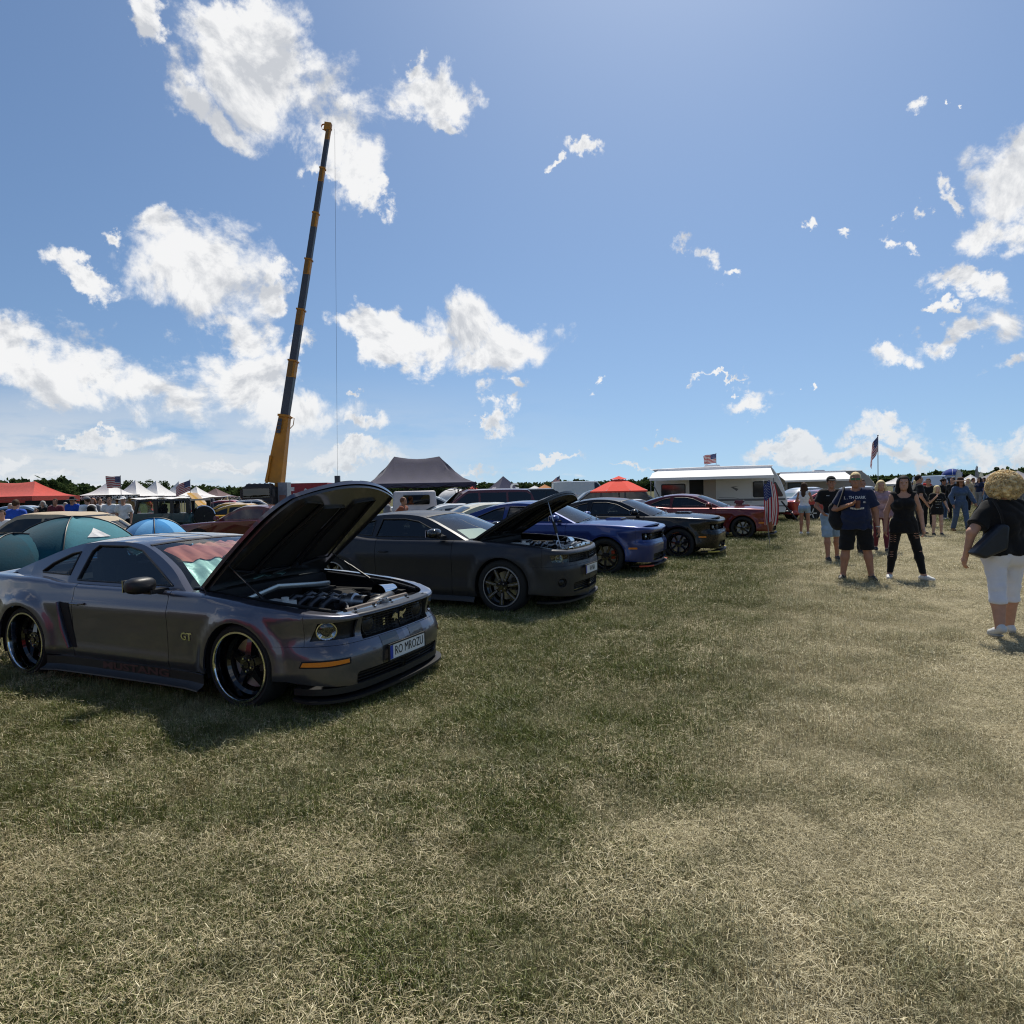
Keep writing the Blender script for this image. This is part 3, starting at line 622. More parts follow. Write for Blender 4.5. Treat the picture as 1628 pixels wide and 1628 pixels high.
    gh = Pn(); gh.cut(GS, low + roofpts, holes, st * .8, both=True, flange=.03); gh.build('cabin_frame', sp.get('cabin_mat', P), car)
    for mr in (False, True):
        for hi_, h in enumerate(holes):
            pw = Pn().cut(GS, h, (), .12, mir=mr, flange=0, off=-.012); wo = pw.build('side_window' if hi_ == 0 else 'quarter_window', sp.get('side_glass', GLASS), car)
            hp = dens_poly(h, .04); pts = GS(hp[:, 0], hp[:, 1]); pts[:, 1] *= (-1 if mr else 1); tb = MB(); tb.tube(list(map(tuple, np.vstack([pts, pts[:2]]))), .009, 6); tb.build('window_seal', sp.get('seal_mat', BLACK), wo)
    # roof, screens
    RLx = np.array(roofpts); iF = int(np.argmin(np.abs(RLx[:, 0] - ro) + 9 * (RLx[:, 0] < rob - 9))); iR = int(np.argmin(np.abs(RLx[:, 0] - rob)))
    def edge(seg): return np.array([(x_, float(gy(x_, z_)), z_) for x_, z_ in seg])
    Ew = edge(RLx[:iF + 1]); Er = edge(RLx[iF:iR + 1]); Eb = edge(RLx[iR:])
    crown = sp.get('crown', .05); cb = sp.get('cowl_bulge', .24)
    fw = bridge(Ew, [(cb, .03), (cb * .75, crown * .8), (sp.get('roof_bulge', .10), crown)]); fr_ = bridge(Er, [(sp.get('roof_bulge', .10), crown), (0, crown), (-.06, crown)]); fb_ = bridge(Eb, [(-.06, crown), (-.10, .03), (-.14, .02)])
    sq = [(0, -1), (1, -1), (1, 1), (0, 1)]
    def n_st(E): return max(.05, st / max(.2, float(np.linalg.norm(E[-1] - E[0]))))
    def sheet(f, E, poly, nm, mat, par, off=0., fl=.015, stp=None): 
        L = float(np.linalg.norm(E[-1] - E[0])); sc = max(L, .2); ff = lambda a, w_: f(a / sc, w_ / .68)
        return Pn().cut(ff, [(a * sc, w_ * .68) for a, w_ in poly], (), stp or st, flange=fl, off=off).build(nm, mat, par)
    r_ob = sheet(fr_, Er, sq, 'roof', sp.get('roof_mat', P), car)
    m_ = .055
    fl_ = lambda f, E: f
    wsq = [(.03, -1 + m_), (.97, -1 + m_ * 1.3), (.97, 1 - m_ * 1.3), (.03, 1 - m_)]
    ws = sheet(fw, Ew, wsq, 'windscreen', sp.get('front_glass', GLASS), car, fl=0, off=.002)
    for sgn in (-1, 1):
        pil = sheet(fw, Ew, [(0, sgn * (1 - m_)), (1, sgn * (1 - m_ * 1.3)), (1, sgn), (0, sgn)][::sgn], 'pillar', sp.get('cabin_mat', P), car)
    sheet(fw, Ew, [(.955, -1 + m_), (1, -1 + m_), (1, 1 - m_), (.955, 1 - m_)], 'header_trim', BLACK, ws, fl=.004, off=.006)
    for t0 in (-.35, .25):                              # wipers
        a_ = fw(np.array([.045, .10, .16]), np.array([t0 - .38, t0 - .05, t0 + .3])); wi = MB(); wi.tube([tuple(p + np.array((.02, 0, .025))) for p in a_], [.010, .008, .004], 6); wi.build('wiper', BLACK, car)
    bk = sheet(fb_, Eb, [(.04, -.90), (.88, -.86), (.88, .86), (.04, .90)], 'rear_window', sp.get('rear_glass', TINT), car, fl=0, off=.003)
    for sgn in (-1, 1): sheet(fb_, Eb, [(0, sgn * .90), (1, sgn * .85), (1, sgn), (0, sgn)][::sgn], 'rear_pillar', sp.get('cabin_mat', P), car)
    sheet(fb_, Eb, [(.885, -.86), (1, -.86), (1, .86), (.885, .86)], 'rear_shelf', P, car)
    # hood and deck edges lie along the inner edge of the fenders
    hx0, hx1 = sp['hood']
    us = np.linspace(hx0, hx1, 24); Eh = B.S(us, np.array([wz(u) for u in us]) + .004)
    fh = bridge(Eh, sp['hood_bulge'])
    hb_ = sp.get('hood_fn')
    def hood_f(a, w_):
        L = us[-1] - us[0]; t = a / L; Pq = fh(t, w_ / .7)
        nf = sp.get('nose_curve', .12) * sstep(t, .55, 1.) * (1 - np.abs(w_ / .7) ** 2); Pq[..., 0] += nf
        if hb_: Pq[..., 2] += hb_(Pq[..., 0], Pq[..., 1])
        return Pq
    Lh = us[-1] - us[0]; hpoly = [(0, -.7), (Lh, -.7), (Lh, .7), (0, .7)]
    T = None
    if sp.get('open'):
        px_, pz_ = sp['hinge']; T = Matrix.Translation((px_, 0, pz_)) @ Matrix.Rotation(-sp['open'], 4, 'Y') @ Matrix.Translation((-px_, 0, -pz_))
    ho = Pn().cut(hood_f, hpoly, (), st, flange=.03).build('hood', sp.get('hood_mat', P), car, T)
    if sp.get('open'):                                  # inner skin with its frame and recesses
        dn = lambda k: (lambda a, w_: hood_f(a, w_) - np.array((0, 0, k)))
        rec = sp['hood_recess']; inner = Pn(); inner.cut(dn(.038), [(.02, -.66), (Lh - .03, -.66), (Lh - .03, .66), (.02, .66)], rec, st * .8, flange=.022)
        for i in range(len(inner.N)): inner.N[i] = -inner.N[i]
        inner.F = [f[::-1] for f in inner.F]
        io = inner.build('inner_frame', sp.get('hood_inner', BLACK), ho, T)
        bk_ = Pn()
        for r_ in rec: bk_.cut(dn(.018), r_, (), st, flange=0)
        for i in range(len(bk_.N)): bk_.N[i] = -bk_.N[i]
        bk_.F = [f[::-1] for f in bk_.F]; bk_.build('recess_lining', sp.get('hood_lining', UNDER), ho, T)
    dx1, dx0 = sp['deck']; us2 = np.linspace(dx0, dx1, 12); Ed = B.S(us2, np.array([wz(u) for u in us2]) + .004); fd = bridge(Ed, sp.get('deck_bulge', [(0, .03), (0, .03)]))
    Ld = us2[-1] - us2[0]; dko = Pn().cut(lambda a, w_: fd(a / Ld, w_ / .7), [(0, -.7), (Ld, -.7), (Ld, .7), (0, .7)], (), st).build('boot_lid', sp.get('deck_mat', P), car)
    # cabin
    ca = MB(); zf_ = zb + .16; x0, x1 = rob - .25, cow[0] + .05
    ca.box(((x0 + x1) / 2 - .2, 0, zf_), (x1 - x0 + .5, 2 * hw - .2, .04)); ca.box((x1 - .06, 0, (sp['belt_z'] + zf_) / 2 - .02), (.3, 2 * hw - .22, sp['belt_z'] - zf_ - .03), top=.9)
    ca.box((rob - .42, 0, (sp['belt_z'] + zf_) / 2), (.5, 2 * hw - .3, sp['belt_z'] - zf_ - .02)); ca.build('cabin_lining', DARKIN, car, smooth=False)
    sxx = ro - .42
    for sy_ in (-.38, .38):
        se = MB(); seat(se, sxx, sy_, zf_); se.build('seat', sp.get('seat_mat', DARKIN), car, sharp=60)
    se = MB(); se.box((rob + .12, 0, zf_ + .35), (.3, 1.1, .55), top=.8); se.build('rear_bench', DARKIN, car)
    sw = MB(); cc = Vector((sxx + .46, .38, zf_ + .56)); Rw = Matrix.Rotation(-.45, 3, 'Y'); sw.tube([cc + Rw @ Vector((0, .18 * math.cos(a), .18 * math.sin(a))) for a in np.linspace(0, 2 * PI, 25)], .014, 6, cap=False); sw.tube([cc - Rw @ Vector((0, .17, 0)), cc, cc + Rw @ Vector((0, .17, 0))], .016, 6); sw.tube([cc, cc + Vector((.3, 0, -.1))], .03, 6); sw.build('steering_wheel', BLACK, car)
    # wheels
    for cx, sg in ((0, -1), (0, 1), (-wb, -1), (-wb, 1)):
        wheel(car, cx, sg, float(B.xy(np.array(cx))[1]) + W.get('poke', -.01), W['R'], W['rr'], W['wd'], W['style'], W['rim'], W['lip'], cal=W.get('cal'), kseg=W.get('k', 48), tilt=W.get('camber', 0))
    return car, B, dict(T=T, hood=ho, hood_f=hood_f, Lh=Lh, fw=fw, roof=fr_, deck=fd, Er=Er, bumper=fbo, GS=GS, fb_=fb_)
def on_nose(B, u, z, off=0.):
    """frame on the body surface: origin, and axes right (towards the car's right), up, out"""
    p = B.R(np.array(u), np.array(z)); e = 2e-3; du = B.R(np.array(u + e), np.array(z)) - B.R(np.array(u - e), np.array(z)); dv = B.R(np.array(u), np.array(z + e)) - B.R(np.array(u), np.array(z - e))
    n = np.cross(du, dv); n /= np.linalg.norm(n); up_ = dv / np.linalg.norm(dv); rt = np.cross(up_, n)
    return Vector(p) + Vector(n) * off, Vector(rt), Vector(up_), Vector(n)
def put_text(txt, size, o, rt, up_, nn, mat, name, parent, ext=.002, bold=0., wscale=1., shear=0.):
    V, F = text_geo(txt, size, ext, 'CENTER', bold, shear); mb = MB(); M = np.array([rt[:], up_[:], nn[:]])
    mb.add((V * np.array((wscale, 1, 1))) @ M + np.array(o[:]), F); return mb.build(name, mat, parent, smooth=False, fixn=False)
def text_on(surf, txt, size, u0, v0, mat, name, parent, wscale=1., off=.003, mir=False, shear=0., bold=0., flip=False):
    V, F = text_geo(txt, size, 0, 'CENTER', bold, shear); u = u0 + V[:, 0] * wscale * (-1 if flip else 1); v = v0 + V[:, 1]
    P = surf(u, v); e = 2e-3; n = np.cross(surf(u + e, v) - surf(u - e, v), surf(u, v + e) - surf(u, v - e)); n /= np.maximum(np.linalg.norm(n, axis=1, keepdims=True), 1e-9); P = P + n * off
    mb = MB(); mb.add(P, F); return mb.build(name, mat, parent, smooth=False, fixn=False)
def plate(parent, o, rt, up_, nn, txt, w=.52, h=.114, name='licence_plate'):
    mb = MB(); M = Matrix((rt, up_, nn)).transposed(); mb.box(o, (w, h, .008), M); mb.box(Vector(o) - rt * (w / 2 - .022) + nn * .001, (.042, h - .006, .009), M, mi=1)
    pl = mb.build(name, [WHITEP, PBLUE, BLACK], parent, smooth=False); fr = MB()
    for s_ in (-1, 1): fr.box(Vector(o) + up_ * s_ * (h / 2 + .006), (w + .02, .012, .014), M); fr.box(Vector(o) + rt * s_ * (w / 2 + .006), (.012, h, .014), M)
    fr.build('plate_frame', BLACK, pl, smooth=False)
    put_text(txt, h * .90, Vector(o) + rt * .022 + nn * .0055, rt, up_, nn, INK, 'lettering', pl, .0008, 0., .80 if len(txt) > 7 else .8); return pl
def round_lamp(parent, o, rt, up_, nn, r, lens, body=BLACK, ring=CHROME, name='headlight', depth=.05):
    M = Matrix((rt, nn, up_)).transposed().to_4x4(); M.translation = o; mb = MB(); mb.T = M
    mb.lathe([(-depth, r * .5), (0, r), (.008, r + .006), (.008, r + .014), (-.02, r + .016)], 24, mis=[2, 1, 1, 0]); mb.lathe([(-depth, r * .5), (-depth - .001, .001)], 24, mi=1)
    lo = mb.build(name, [body, ring, CHROME if name in ('headlight', 'reflector') else body], parent); le = MB(); le.T = M; le.lathe([(.0, r), (.012, r * .75), (.018, r * .4), (.02, .001)], 24); le.build('lens', lens, lo); return lo
# ------------------------------------------------------------------ the row of muscle cars
def recess(B, car, hole, off, name, slats=0, cells=0, mat=BLACK, both=True, bars=BLACK, vb=0):
    p = Panel(); p.cut(B.R, [(a, c) for a, c in hole], (), .08, both=both, flange=0, off=-off); o = p.build(name, mat, car)
    H = np.array(hole); u0, v0 = H.min(0); u1, v1 = H.max(0)
    if slats or vb:
        for sg in ((1, -1) if both else (1,)):
            for k in range(slats):
                v = lerp(v0, v1, (k + 1) / (slats + 1)); us = np.array([u for u in np.linspace(u0 + .005, u1, 14) if inside(np.array([[u, v]]), H)[0]])
                if len(us) < 2: continue
                P = B.R(us, np.full(len(us), v)) ; P2 = P * np.array((1, sg, 1)) - np.array((off * .45, 0, 0)); m = MB(); m.tube([tuple(a) for a in P2], .006, 5); m.build('slat', bars, o)
            m = MB()
            for k in range(vb):
                u = lerp(u0, u1, (k + .5) / vb); vs = np.linspace(v0 + .004, v1 - .004, 4); P = B.R(np.full(4, u), vs) * np.array((1, sg, 1)) - np.array((off * .5, 0, 0)); m.tube([tuple(a) for a in P], .004, 4)
            if vb: m.build('bar', bars, o)
    rm = MB(); hp = dens_poly(hole, .04)
    for sg in ((1, -1) if both else (1,)):
        P = B.R(hp[:, 0], hp[:, 1]); P[:, 1] *= sg; Q = P.copy(); Q[:, 0] -= off * .9; Q[:, 1] -= np.sign(Q[:, 1]) * off * .25
        n = len(P); rm.add(np.vstack([P, Q]), [(i, (i + 1) % n, n + (i + 1) % n, n + i) for i in range(n) if not (abs(P[i, 1]) < .012 and abs(P[(i + 1) % n, 1]) < .012)])
    rm.build('surround', bars, o); return o
def lip(B, car, u0, z, out, th, name, mat, n=40, droop=0.):
    us = np.linspace(u0, B.umax, n); P = B.R(us, np.full(n, z)); P = np.vstack([P, P[::-1] * np.array((1, -1, 1))]); N_ = np.gradient(P[:, :2], axis=0); N_ = np.stack([N_[:, 1], -N_[:, 0]], 1); N_ /= np.linalg.norm(N_, axis=1, keepdims=True)
    c = P[len(P) // 2, :2] + 1e-3; 
    if N_[len(P) // 2] @ np.array((1., 0)) < 0: N_ *= -1
    k = np.minimum(1, np.minimum(np.arange(len(P)), np.arange(len(P))[::-1]) / 6.)[:, None]
    a = P.copy(); a[:, :2] -= N_ * .12; d_ = P.copy(); d_[:, :2] += N_ * out * k; d_[:, 2] -= droop
    up_ = np.array((0, 0, th)); G_ = np.stack([a + up_, d_ + up_, d_ + up_ * .3, d_, a], 1); m = MB(); m.grid(G_); return m.build(name, mat, car, sharp=50)
def engine_bay(car, B, xf, xr, zh, w, kind='v8', hoses=True):
    tub = MB(); 
    for sg in (-1, 1):
        tub.box(((xf - .28 + xr) / 2, sg * (w + .03), zh - .22), (xf - .28 - xr, .10, .36), top=.98); tub.lathe([(-.05, .16), (.0, .16), (.03, .10), (.03, .001)], 18, 'z', (-.05 + xr * .15, sg * (w - .10), zh - .07))
    tub.box((xr + .05, 0, zh - .2), (.1, 2 * w, .4)); tub.box(((xf + xr) / 2, 0, zh - .52), (xf - xr, 2 * w, .04)); tub.build('engine_bay', UNDER, car, sharp=30)
    sup = MB(); sup.box((xf - .04, 0, zh - .05), (.16, 2 * w - .16, .026), mi=0); sup.box((xf + .035, 0, zh - .052), (.06, 1.5 * w - .16, .022)); sup.box((xf - .09, 0, zh - .2), (.05, 2 * w * .8, .30))
    for k in range(9): sup.lathe([(0, .012), (.012, .012), (.014, .001)], 8, 'z', (xf - .02 + .05 * (-1) ** k, lerp(-w * .78, w * .78, k / 8), zh - .037))
    sup.build('radiator_support', GLOSSB, car)
    hl = MB(); hl.tube([(xf - .08, -.06, zh - .03), (xf - .02, 0, zh + .012), (xf - .08, .06, zh - .03)], .008, 6); hl.box((xf - .05, 0, zh - .02), (.06, .07, .03)); hl.build('hood_latch', STEEL, car)
    cx = lerp(xr, xf, .46); en = MB(); en.box((cx, 0, zh - .30), (.62, .40, .34), top=.8)
    en.box((cx, -.22, zh - .17), (.56, .16, .12), Matrix.Rotation(.5, 3, 'X'), top=.9); en.box((cx, .22, zh - .17), (.56, .16, .12), Matrix.Rotation(-.5, 3, 'X'), top=.9); en.build('engine_block', DARKIN, car, sharp=30)
    im = MB(); im.box((cx - .02, 0, zh - .07), (.50, .17, .09), top=.85)
    for k in range(4):
        for sg in (-1, 1): x = cx - .21 + k * .13; im.tube([(x, 0, zh - .05), (x, sg * .10, zh - .025), (x, sg * .19, zh - .06), (x, sg * .23, zh - .13)], .034, 10)
    im.build('intake_manifold', pm('manifold_grey', (.05, .05, .055), .3, .6), car)
    for sg in (-1, 1):
        for k in range(4): cv = MB(); cv.lathe([(0, .022), (.03, .022), (.034, .012), (.034, .001)], 8, 'z', (cx - .2 + k * .14, sg * .25, zh - .11)); cv.build('ignition_coil', STEEL, car)
    th = MB(); th.lathe([(-.09, .055), (-.02, .055), (-.02, .075), (.04, .075), (.05, .06), (.16, .06)], 18, 'x', (cx + .33, .02, zh - .05)); th.build('throttle_body', ALU, car)
    tb = MB(); tb.tube([tuple(p) for p in spline([(cx + .46, .02, zh - .10), (cx + .52, .12, zh - .07), (cx + .5, .30, zh - .06), (cx + .42, .46, zh - .07)], 8)], .055, 14); tb.build('intake_pipe', BLACK, car)
    fl = MB(); fl.lathe([(-.12, .085), (.10, .065), (.11, .001)], 20, 'y', (cx + .38, .46, zh - .03)); fl.build('air_filter', CHROME, car)
    ab = MB(); ab.box((cx + .30, w - .14, zh - .085), (.34, .26, .11), top=.85); ab.build('air_box', GLOSSB, car)
    bt = MB(); bt.box((xr + .22, w - .16, zh - .15), (.2, .24, .22)); bt.box((xr + .22, w - .16, zh - .03), (.21, .25, .03), mi=0); bt.build('battery', BLACK, car)
    rs = MB(); rs.box((cx + .02, -(w - .10), zh - .07), (.26, .15, .20), top=.9); rs.lathe([(0, .03), (.03, .03), (.032, .001)], 12, 'z', (cx + .08, -(w - .10), zh + .03)); rs.build('coolant_tank', pm('milky_plastic', (.55, .55, .52), .45), car)
    al = MB(); al.lathe([(-.09, .08), (.05, .08), (.06, .03), (.10, .03)], 18, 'x', (cx + .36, -.26, zh - .16)); al.lathe([(.10, .055), (.12, .055)], 16, 'x', (cx + .36, -.26, zh - .16)); al.build('alternator', ALU, car)
    pu = MB(); pu.lathe([(0, .10), (.03, .10), (.03, .02)], 22, 'x', (cx + .42, 0, zh - .26)); pu.lathe([(0, .055), (.04, .055), (.04, .02)], 18, 'x', (cx + .42, .18, zh - .22)); pu.build('pulley', STEEL, car)
    rd = MB(); rd.tube([(xf - .12, -w * .7, zh - .05), (xf - .12, w * .7, zh - .05)], .03, 10); rd.build('radiator_tank', pm('bronze_hose', (.06, .045, .035), .45, .3), car)
    if hoses:
        r = random.Random(5)
        for k, (a, c) in enumerate((((xf - .15, -.35), (cx + .3, -.12)), ((xf - .15, .25), (cx + .32, .1)), ((xr + .1, -.4), (cx - .1, -.2)), ((xr + .1, .3), (cx - .2, .15)), ((xr + .12, -.1), (cx + .05, -.3)))):
            P = spline([(a[0], a[1], zh - .1), ((a[0] + c[0]) / 2, (a[1] + c[1]) / 2 + r.uniform(-.08, .08), zh - .03), (c[0], c[1], zh - .12)], 8); m = MB(); m.tube([tuple(p) for p in P], .011 if k > 1 else .02, 8); m.build('hose', BLACK, car)
GREY = carpaint('grey_metallic', (.088, .092, .122), .72, .34); STRIPE = carpaint('dark_stripe', (.035, .036, .04), .5, .4)
def gauss(z, c, w): return np.exp(-((z - c) / w) ** 2)
MUST = dict(plan=[(-3.78,0),(-3.76,.45),(-3.68,.72),(-3.5,.86),(-3.1,.925),(-2.72,.935),(-2.0,.905),(-1.0,.90),(-.4,.915),(0,.925),(.35,.91),(.65,.835),(.83,.70),(.91,.46),(.94,0)],
  top=[(-3.78,.925),(-3.4,.95),(-2.75,.945),(-2.1,.90),(-.7,.885),(.3,.81),(.75,.75),(.95,.725)], shoulder_r=.034, wb=2.72, zbot=.235, step=.045, paint=GREY, inward=.10,
  side=[(.10,.05),(.235,.032),(.275,.012),(.31,.004),(.36,.012),(.45,.012),(.60,.008),(.70,.0),(.735,.0),(.78,.022),(.88,.04),(1.0,.06)], front=[(.10,.06),(.22,.01),(.36,.0),(.44,.0),(.495,.025),(.525,.05),(.58,.075),(.66,.055),(.73,.030)], rear=[(.1,.08),(.3,.02),(.5,0),(.6,.03),(.9,.05)],
  flares=[(0,.335,.35,.028,.13),(-2.72,.335,.35,.03,.15)], nose0=.30, nose1=.85, tail0=-4.1, tail1=-3.5, door=(-.80,-2.02), seam=.518, seam_u=.58, nose_u=.60, bump_rear=.54, tail_u=-3.75, bump_z0=.135, rbump_z0=.2,
  wheel=dict(R=.335, rr=.272, wd=.25, style='deep', rim=GLOSSB, lip=CHROME, arch=.352, poke=-.022, cal=None, k=64), drop=0,
  skirt=[(0,.245),(.012,.24),(.012,.17),(.03,.15),(.075,.135),(.078,.125),(0,.115)], handle=(-1.93,.735), mirror=(-.93,.862), handle_mat=GREY, mirror_mat=BLACK,
  bump_holes=[rrect(1.02,1.7,.195,.295,.03)], nose_holes=[[(.64,.555),(.71,.688),(1.075,.69),(1.05,.555)],[(1.12,.525),(1.12,.705),(1.7,.705),(1.7,.525)]],
  cowl=(-.62,.90), roof_f=-1.40, roof_r=-2.25, deck_f=-3.25, gh_inset=.10, tumble=.50, belt_z=.90, rail=[(-.66,.880),(-.95,1.065),(-1.36,1.225),(-1.65,1.262),(-2.05,1.260),(-2.45,1.205),(-2.9,1.07),(-3.28,.950)],
  windows=[[(-.84,.918),(-1.08,1.040),(-1.40,1.192),(-1.62,1.228),(-2.02,1.230),(-2.08,1.18),(-2.10,.925)], [(-2.24,.965),(-2.24,1.170),(-2.36,1.152),(-2.60,1.060),(-2.72,.985),(-2.70,.972)]],
  crown=.035, cowl_bulge=.26, hood=(-.60,.70), hood_bulge=[(0,.03),(0,.035),(0,.0)], nose_curve=.16, deck=(-3.68,-3.2), open=math.radians(44.5), hinge=(-.60,.90), hood_mat=GREY, cabin_mat=GREY, hood_inner=pm('hood_inner_paint', (.035, .034, .036), .32, coat=.5),
  hood_recess=[[(.14,-.20),(1.0,-.13),(1.0,.13),(.14,.20)],[(.16,.27),(1.05,.19),(1.12,.44),(.26,.56)],[(.16,-.27),(.26,-.56),(1.12,-.44),(1.05,-.19)]], smooth_top=True)
MX, MY, MA = -1.775, 5.86, math.radians(-24.2)
must, B, H = build_car(MUST, 'muscle_car', 'grey metallic muscle car nearest the camera with its hood propped open', (MX, MY), MA)
R = B.R
# dark stripes over roof, bumper and boot
def strip(f, poly, nm, par, off=.0025, T=None): return Panel().cut(f, poly, (), .06, flange=0, off=off).build(nm, STRIPE, par, T)
for sg in (-1, 1):
    strip(lambda a, w: H['roof'](a, w), [(0.0, sg * .06), (1, sg * .06), (1, sg * .42), (0.0, sg * .42)], 'stripe', must, .003)
    strip(lambda a, w: H['hood_f'](a, w), [(0, sg * .05), (H['Lh'], sg * .05), (H['Lh'], sg * .27), (0, sg * .27)], 'stripe', H['hood'], .004, H['T'])
    strip(lambda a, w: H['deck'](a, w), [(0, sg * .06), (1, sg * .06), (1, sg * .38), (0, sg * .38)], 'stripe', must, .004)
for mr in (False, True):
    bs = Panel(); bs.cut(R, [(1.30, .305), (1.52, .305), (1.52, .512), (1.30, .512)], (), .06, mir=mr, flange=0, off=.003); bs.build('stripe', STRIPE, H['bumper'])
rc = Panel(); rc.cut(R, [(1.085, .715)] + [(B.umax, .715), (B.umax, float(B.top(.94)) + .095)] + [(1.085, float(B.top(.89)) + .095)], (), .04, both=True, flange=0, off=.004); rc.build('radiator_cover', pm('radiator_cover_black', (.012, .012, .013), .3), must)
gr = recess(B, must, MUST['nose_holes'][1], .075, 'grille', slats=7, vb=10)
recess(B, must, MUST['bump_holes'][0], .07, 'lower_grille', slats=3)
hlh = MUST['nose_holes'][0]
for sg in (1, -1):
    r_ = Panel().cut(R, hlh, (), .06, mir=sg < 0, flange=0, off=-.035).build('headlight', SMOKE, must)
    o, rt, u_, n_ = on_nose(B, .78, .622, -.010); F = Vector((1, -1, 1)) if sg < 0 else Vector((1, 1, 1)); o, rt, u_, n_ = o * F, rt * F, u_ * F, n_ * F
    round_lamp(r_, o, rt, u_, n_, .064, LENS, GLOSSB, CHROME, 'reflector')
    o, rt, u_, n_ = on_nose(B, 1.245, .614, -.035); o = o * F; round_lamp(must, o, Vector((0, -1, 0)), Vector((0, 0, 1)), Vector((1, 0, 0)), .078, SMOKE, BLACK, BLACK, 'fog_light')
    ts = Panel().cut(R, [(.58, .372), (.60, .404), (.95, .412), (.95, .384), (.78, .372)], (), .05, mir=sg < 0, flange=.0, off=.004).build('turn_signal', AMBER, must)
    tr = MB(); hp = dens_poly([(.57, .366), (.59, .410), (.96, .419), (.96, .378), (.78, .366)], .04); P = R(hp[:, 0], hp[:, 1]); P[:, 1] *= sg; tr.tube([tuple(p) for p in np.vstack([P, P[:2]])], .006, 5); tr.build('signal_bezel', BLACK, ts)
lip(B, must, .48, .10, .085, .022, 'front_splitter', BLACK)
lip(B, must, .50, .15, .02, .05, 'bumper_lip', BLACK)
plate(must, Vector((.955, 0.0, .372)), Vector((0, 1, 0)), Vector((0, 0, 1)), Vector((1, 0, 0)), 'RO MROZU')
em = MB(); x0 = float(R(np.array(1.55), np.array(.615))[0]) - .012     # running horse emblem, seen from the front facing left
horse = [(-.075,.0),(-.055,.022),(-.035,.03),(-.01,.022),(.02,.03),(.05,.024),(.085,.038),(.075,.02),(.055,.008),(.04,.004),(.052,-.02),(.035,-.012),(.02,-.004),(-.002,-.008),(.012,-.035),(-.012,-.012),(-.03,-.004),(-.05,-.022),(-.046,-.002),(-.062,.004)]
em.prism([(a * 1.35, c * 1.35) for a, c in horse], .014, 'x', x0); eo = em.build('horse_emblem', CHROME, must, smooth=False)
tb = MB()
for k in range(3): tb.box((x0 + .002, -.20, .612 - .022 + .022 * k), (.01, .03, .012))
tb.build('grille_badge', CHROME, must, smooth=False)
for v in eo.data.vertices: v.co.z += .615
for sg, f in ((-1, False), (1, True)):
    ff = (lambda u, v: R(u, v)) if sg < 0 else (lambda u, v: R(u, v) * np.array((1, -1, 1)))
    text_on(ff, 'GT', .085, -.57, .53, CHROME, 'badge', must, 1.15, .005, flip=f, bold=.002)
    sk = lambda u, v: np.stack([u, R(u, np.full_like(v, .235))[..., 1] * 1. - .0135 + 0 * v, v], -1) * np.array((1, 1 if sg < 0 else -1, 1))
    text_on(sk, 'MUSTANG', .085, -1.22, .203, pm('dull_red_print', (.07, .03, .03), .5), 'lettering', must, 2.1, .003, flip=f, bold=.003)
    # side scoop ahead of the rear wheel
    sc = Panel().cut(R, [(-2.06, .735), (-2.17, .735), (-2.10, .46), (-2.03, .335), (-1.98, .335), (-2.02, .5)], (), .04, mir=sg > 0, flange=0, off=.004).build('side_scoop', UNDER, must)
    m = MB(); P = R(np.array([-2.175, -2.12, -2.045]), np.array([.74, .50, .33])) + np.array((-.01, -.015, 0)); P[:, 1] *= 1 if sg < 0 else -1; m.tube([tuple(p) for p in P], [.012, .02, .012], 8, flat=1.6); m.build('scoop_edge', GREY, sc)
engine_bay(must, B, .78, -.58, .765, .62)
br = MB(); br.tube([(-.30, -.60, .77), (-.36, -.1, .835), (-.34, .58, .77)], .026, 10, flat=.6); br.build('strut_brace', pm('brace_silver', (.5, .52, .5), .35, .8), must)
for sg in (-1, 1):
    a = Vector((.12, sg * .69, .795)); c = H['T'] @ Vector((-.30, sg * .64, .86)); m = MB(); m.tube([a, a.lerp(c, .55)], .011, 8); m.tube([a.lerp(c, .5), c], .006, 6, mi=1); m.build('hood_strut', [BLACK, STEEL], must)
    m = MB(); m.tube([(-.55, sg * .70, .87), (-.1, sg * .70, .835), (.35, sg * .68, .795), (.66, sg * .60, .755)], .014, 6); m.build('hood_seal', BLACK, must)
an = MB(); an.tube([(-.42, -.80, .85), (-.47, -.81, .93)], .006, 6); an.build('aerial', BLACK, must)
# cloth and foil shade behind the windscreen
fw = H['fw']; sh = Panel(); wig = lambda t, w: fw(t, w) + np.stack([-.06 - .015 * np.sin(w * 19 + t * 11), 0 * t, -.03 + .012 * np.sin(w * 31 - 9 * t)], -1)
sh.cut(wig, [(.10, -.82), (.62, -.80), (.56, -.3), (.66, .2), (.60, .8), (.10, .82)], (), .06, flange=0, mi=0); sh.cut(wig, [(.57, -.80), (.86, -.8), (.90, 0), (.86, .8), (.61, .8), (.67, .2), (.57, -.3)], (), .06, flange=0, off=.01, mi=1)
sh.build('sun_shade', [pm('teal_foil', (.42, .66, .63), .4, .1, bump=.5, bscale=9), pm('red_cloth', (.55, .15, .12), .8, bump=.4, bscale=12)], must)
stk = MB(); a = fw(np.array(.20), np.array(-.66)); 
for (t, w, mi) in ((.16, -.70, 0), (.17, -.60, 1)):
    P = fw(np.array([t, t, t + .06, t + .06]), np.array([w, w + .07, w + .07, w])) + np.array((.006, 0, .006)); stk.add(P, [(0, 1, 2, 3)], mi)
stk.build('windscreen_sticker', [pm('sticker_white', (.6, .6, .55), .5), pm('sticker_orange', (.75, .35, .03), .5)], must, smooth=False)
cd = MB(); cd.box((-.68, 0, .885), (.10, 1.36, .03)); cd.build('cowl_panel', BLACK, must)

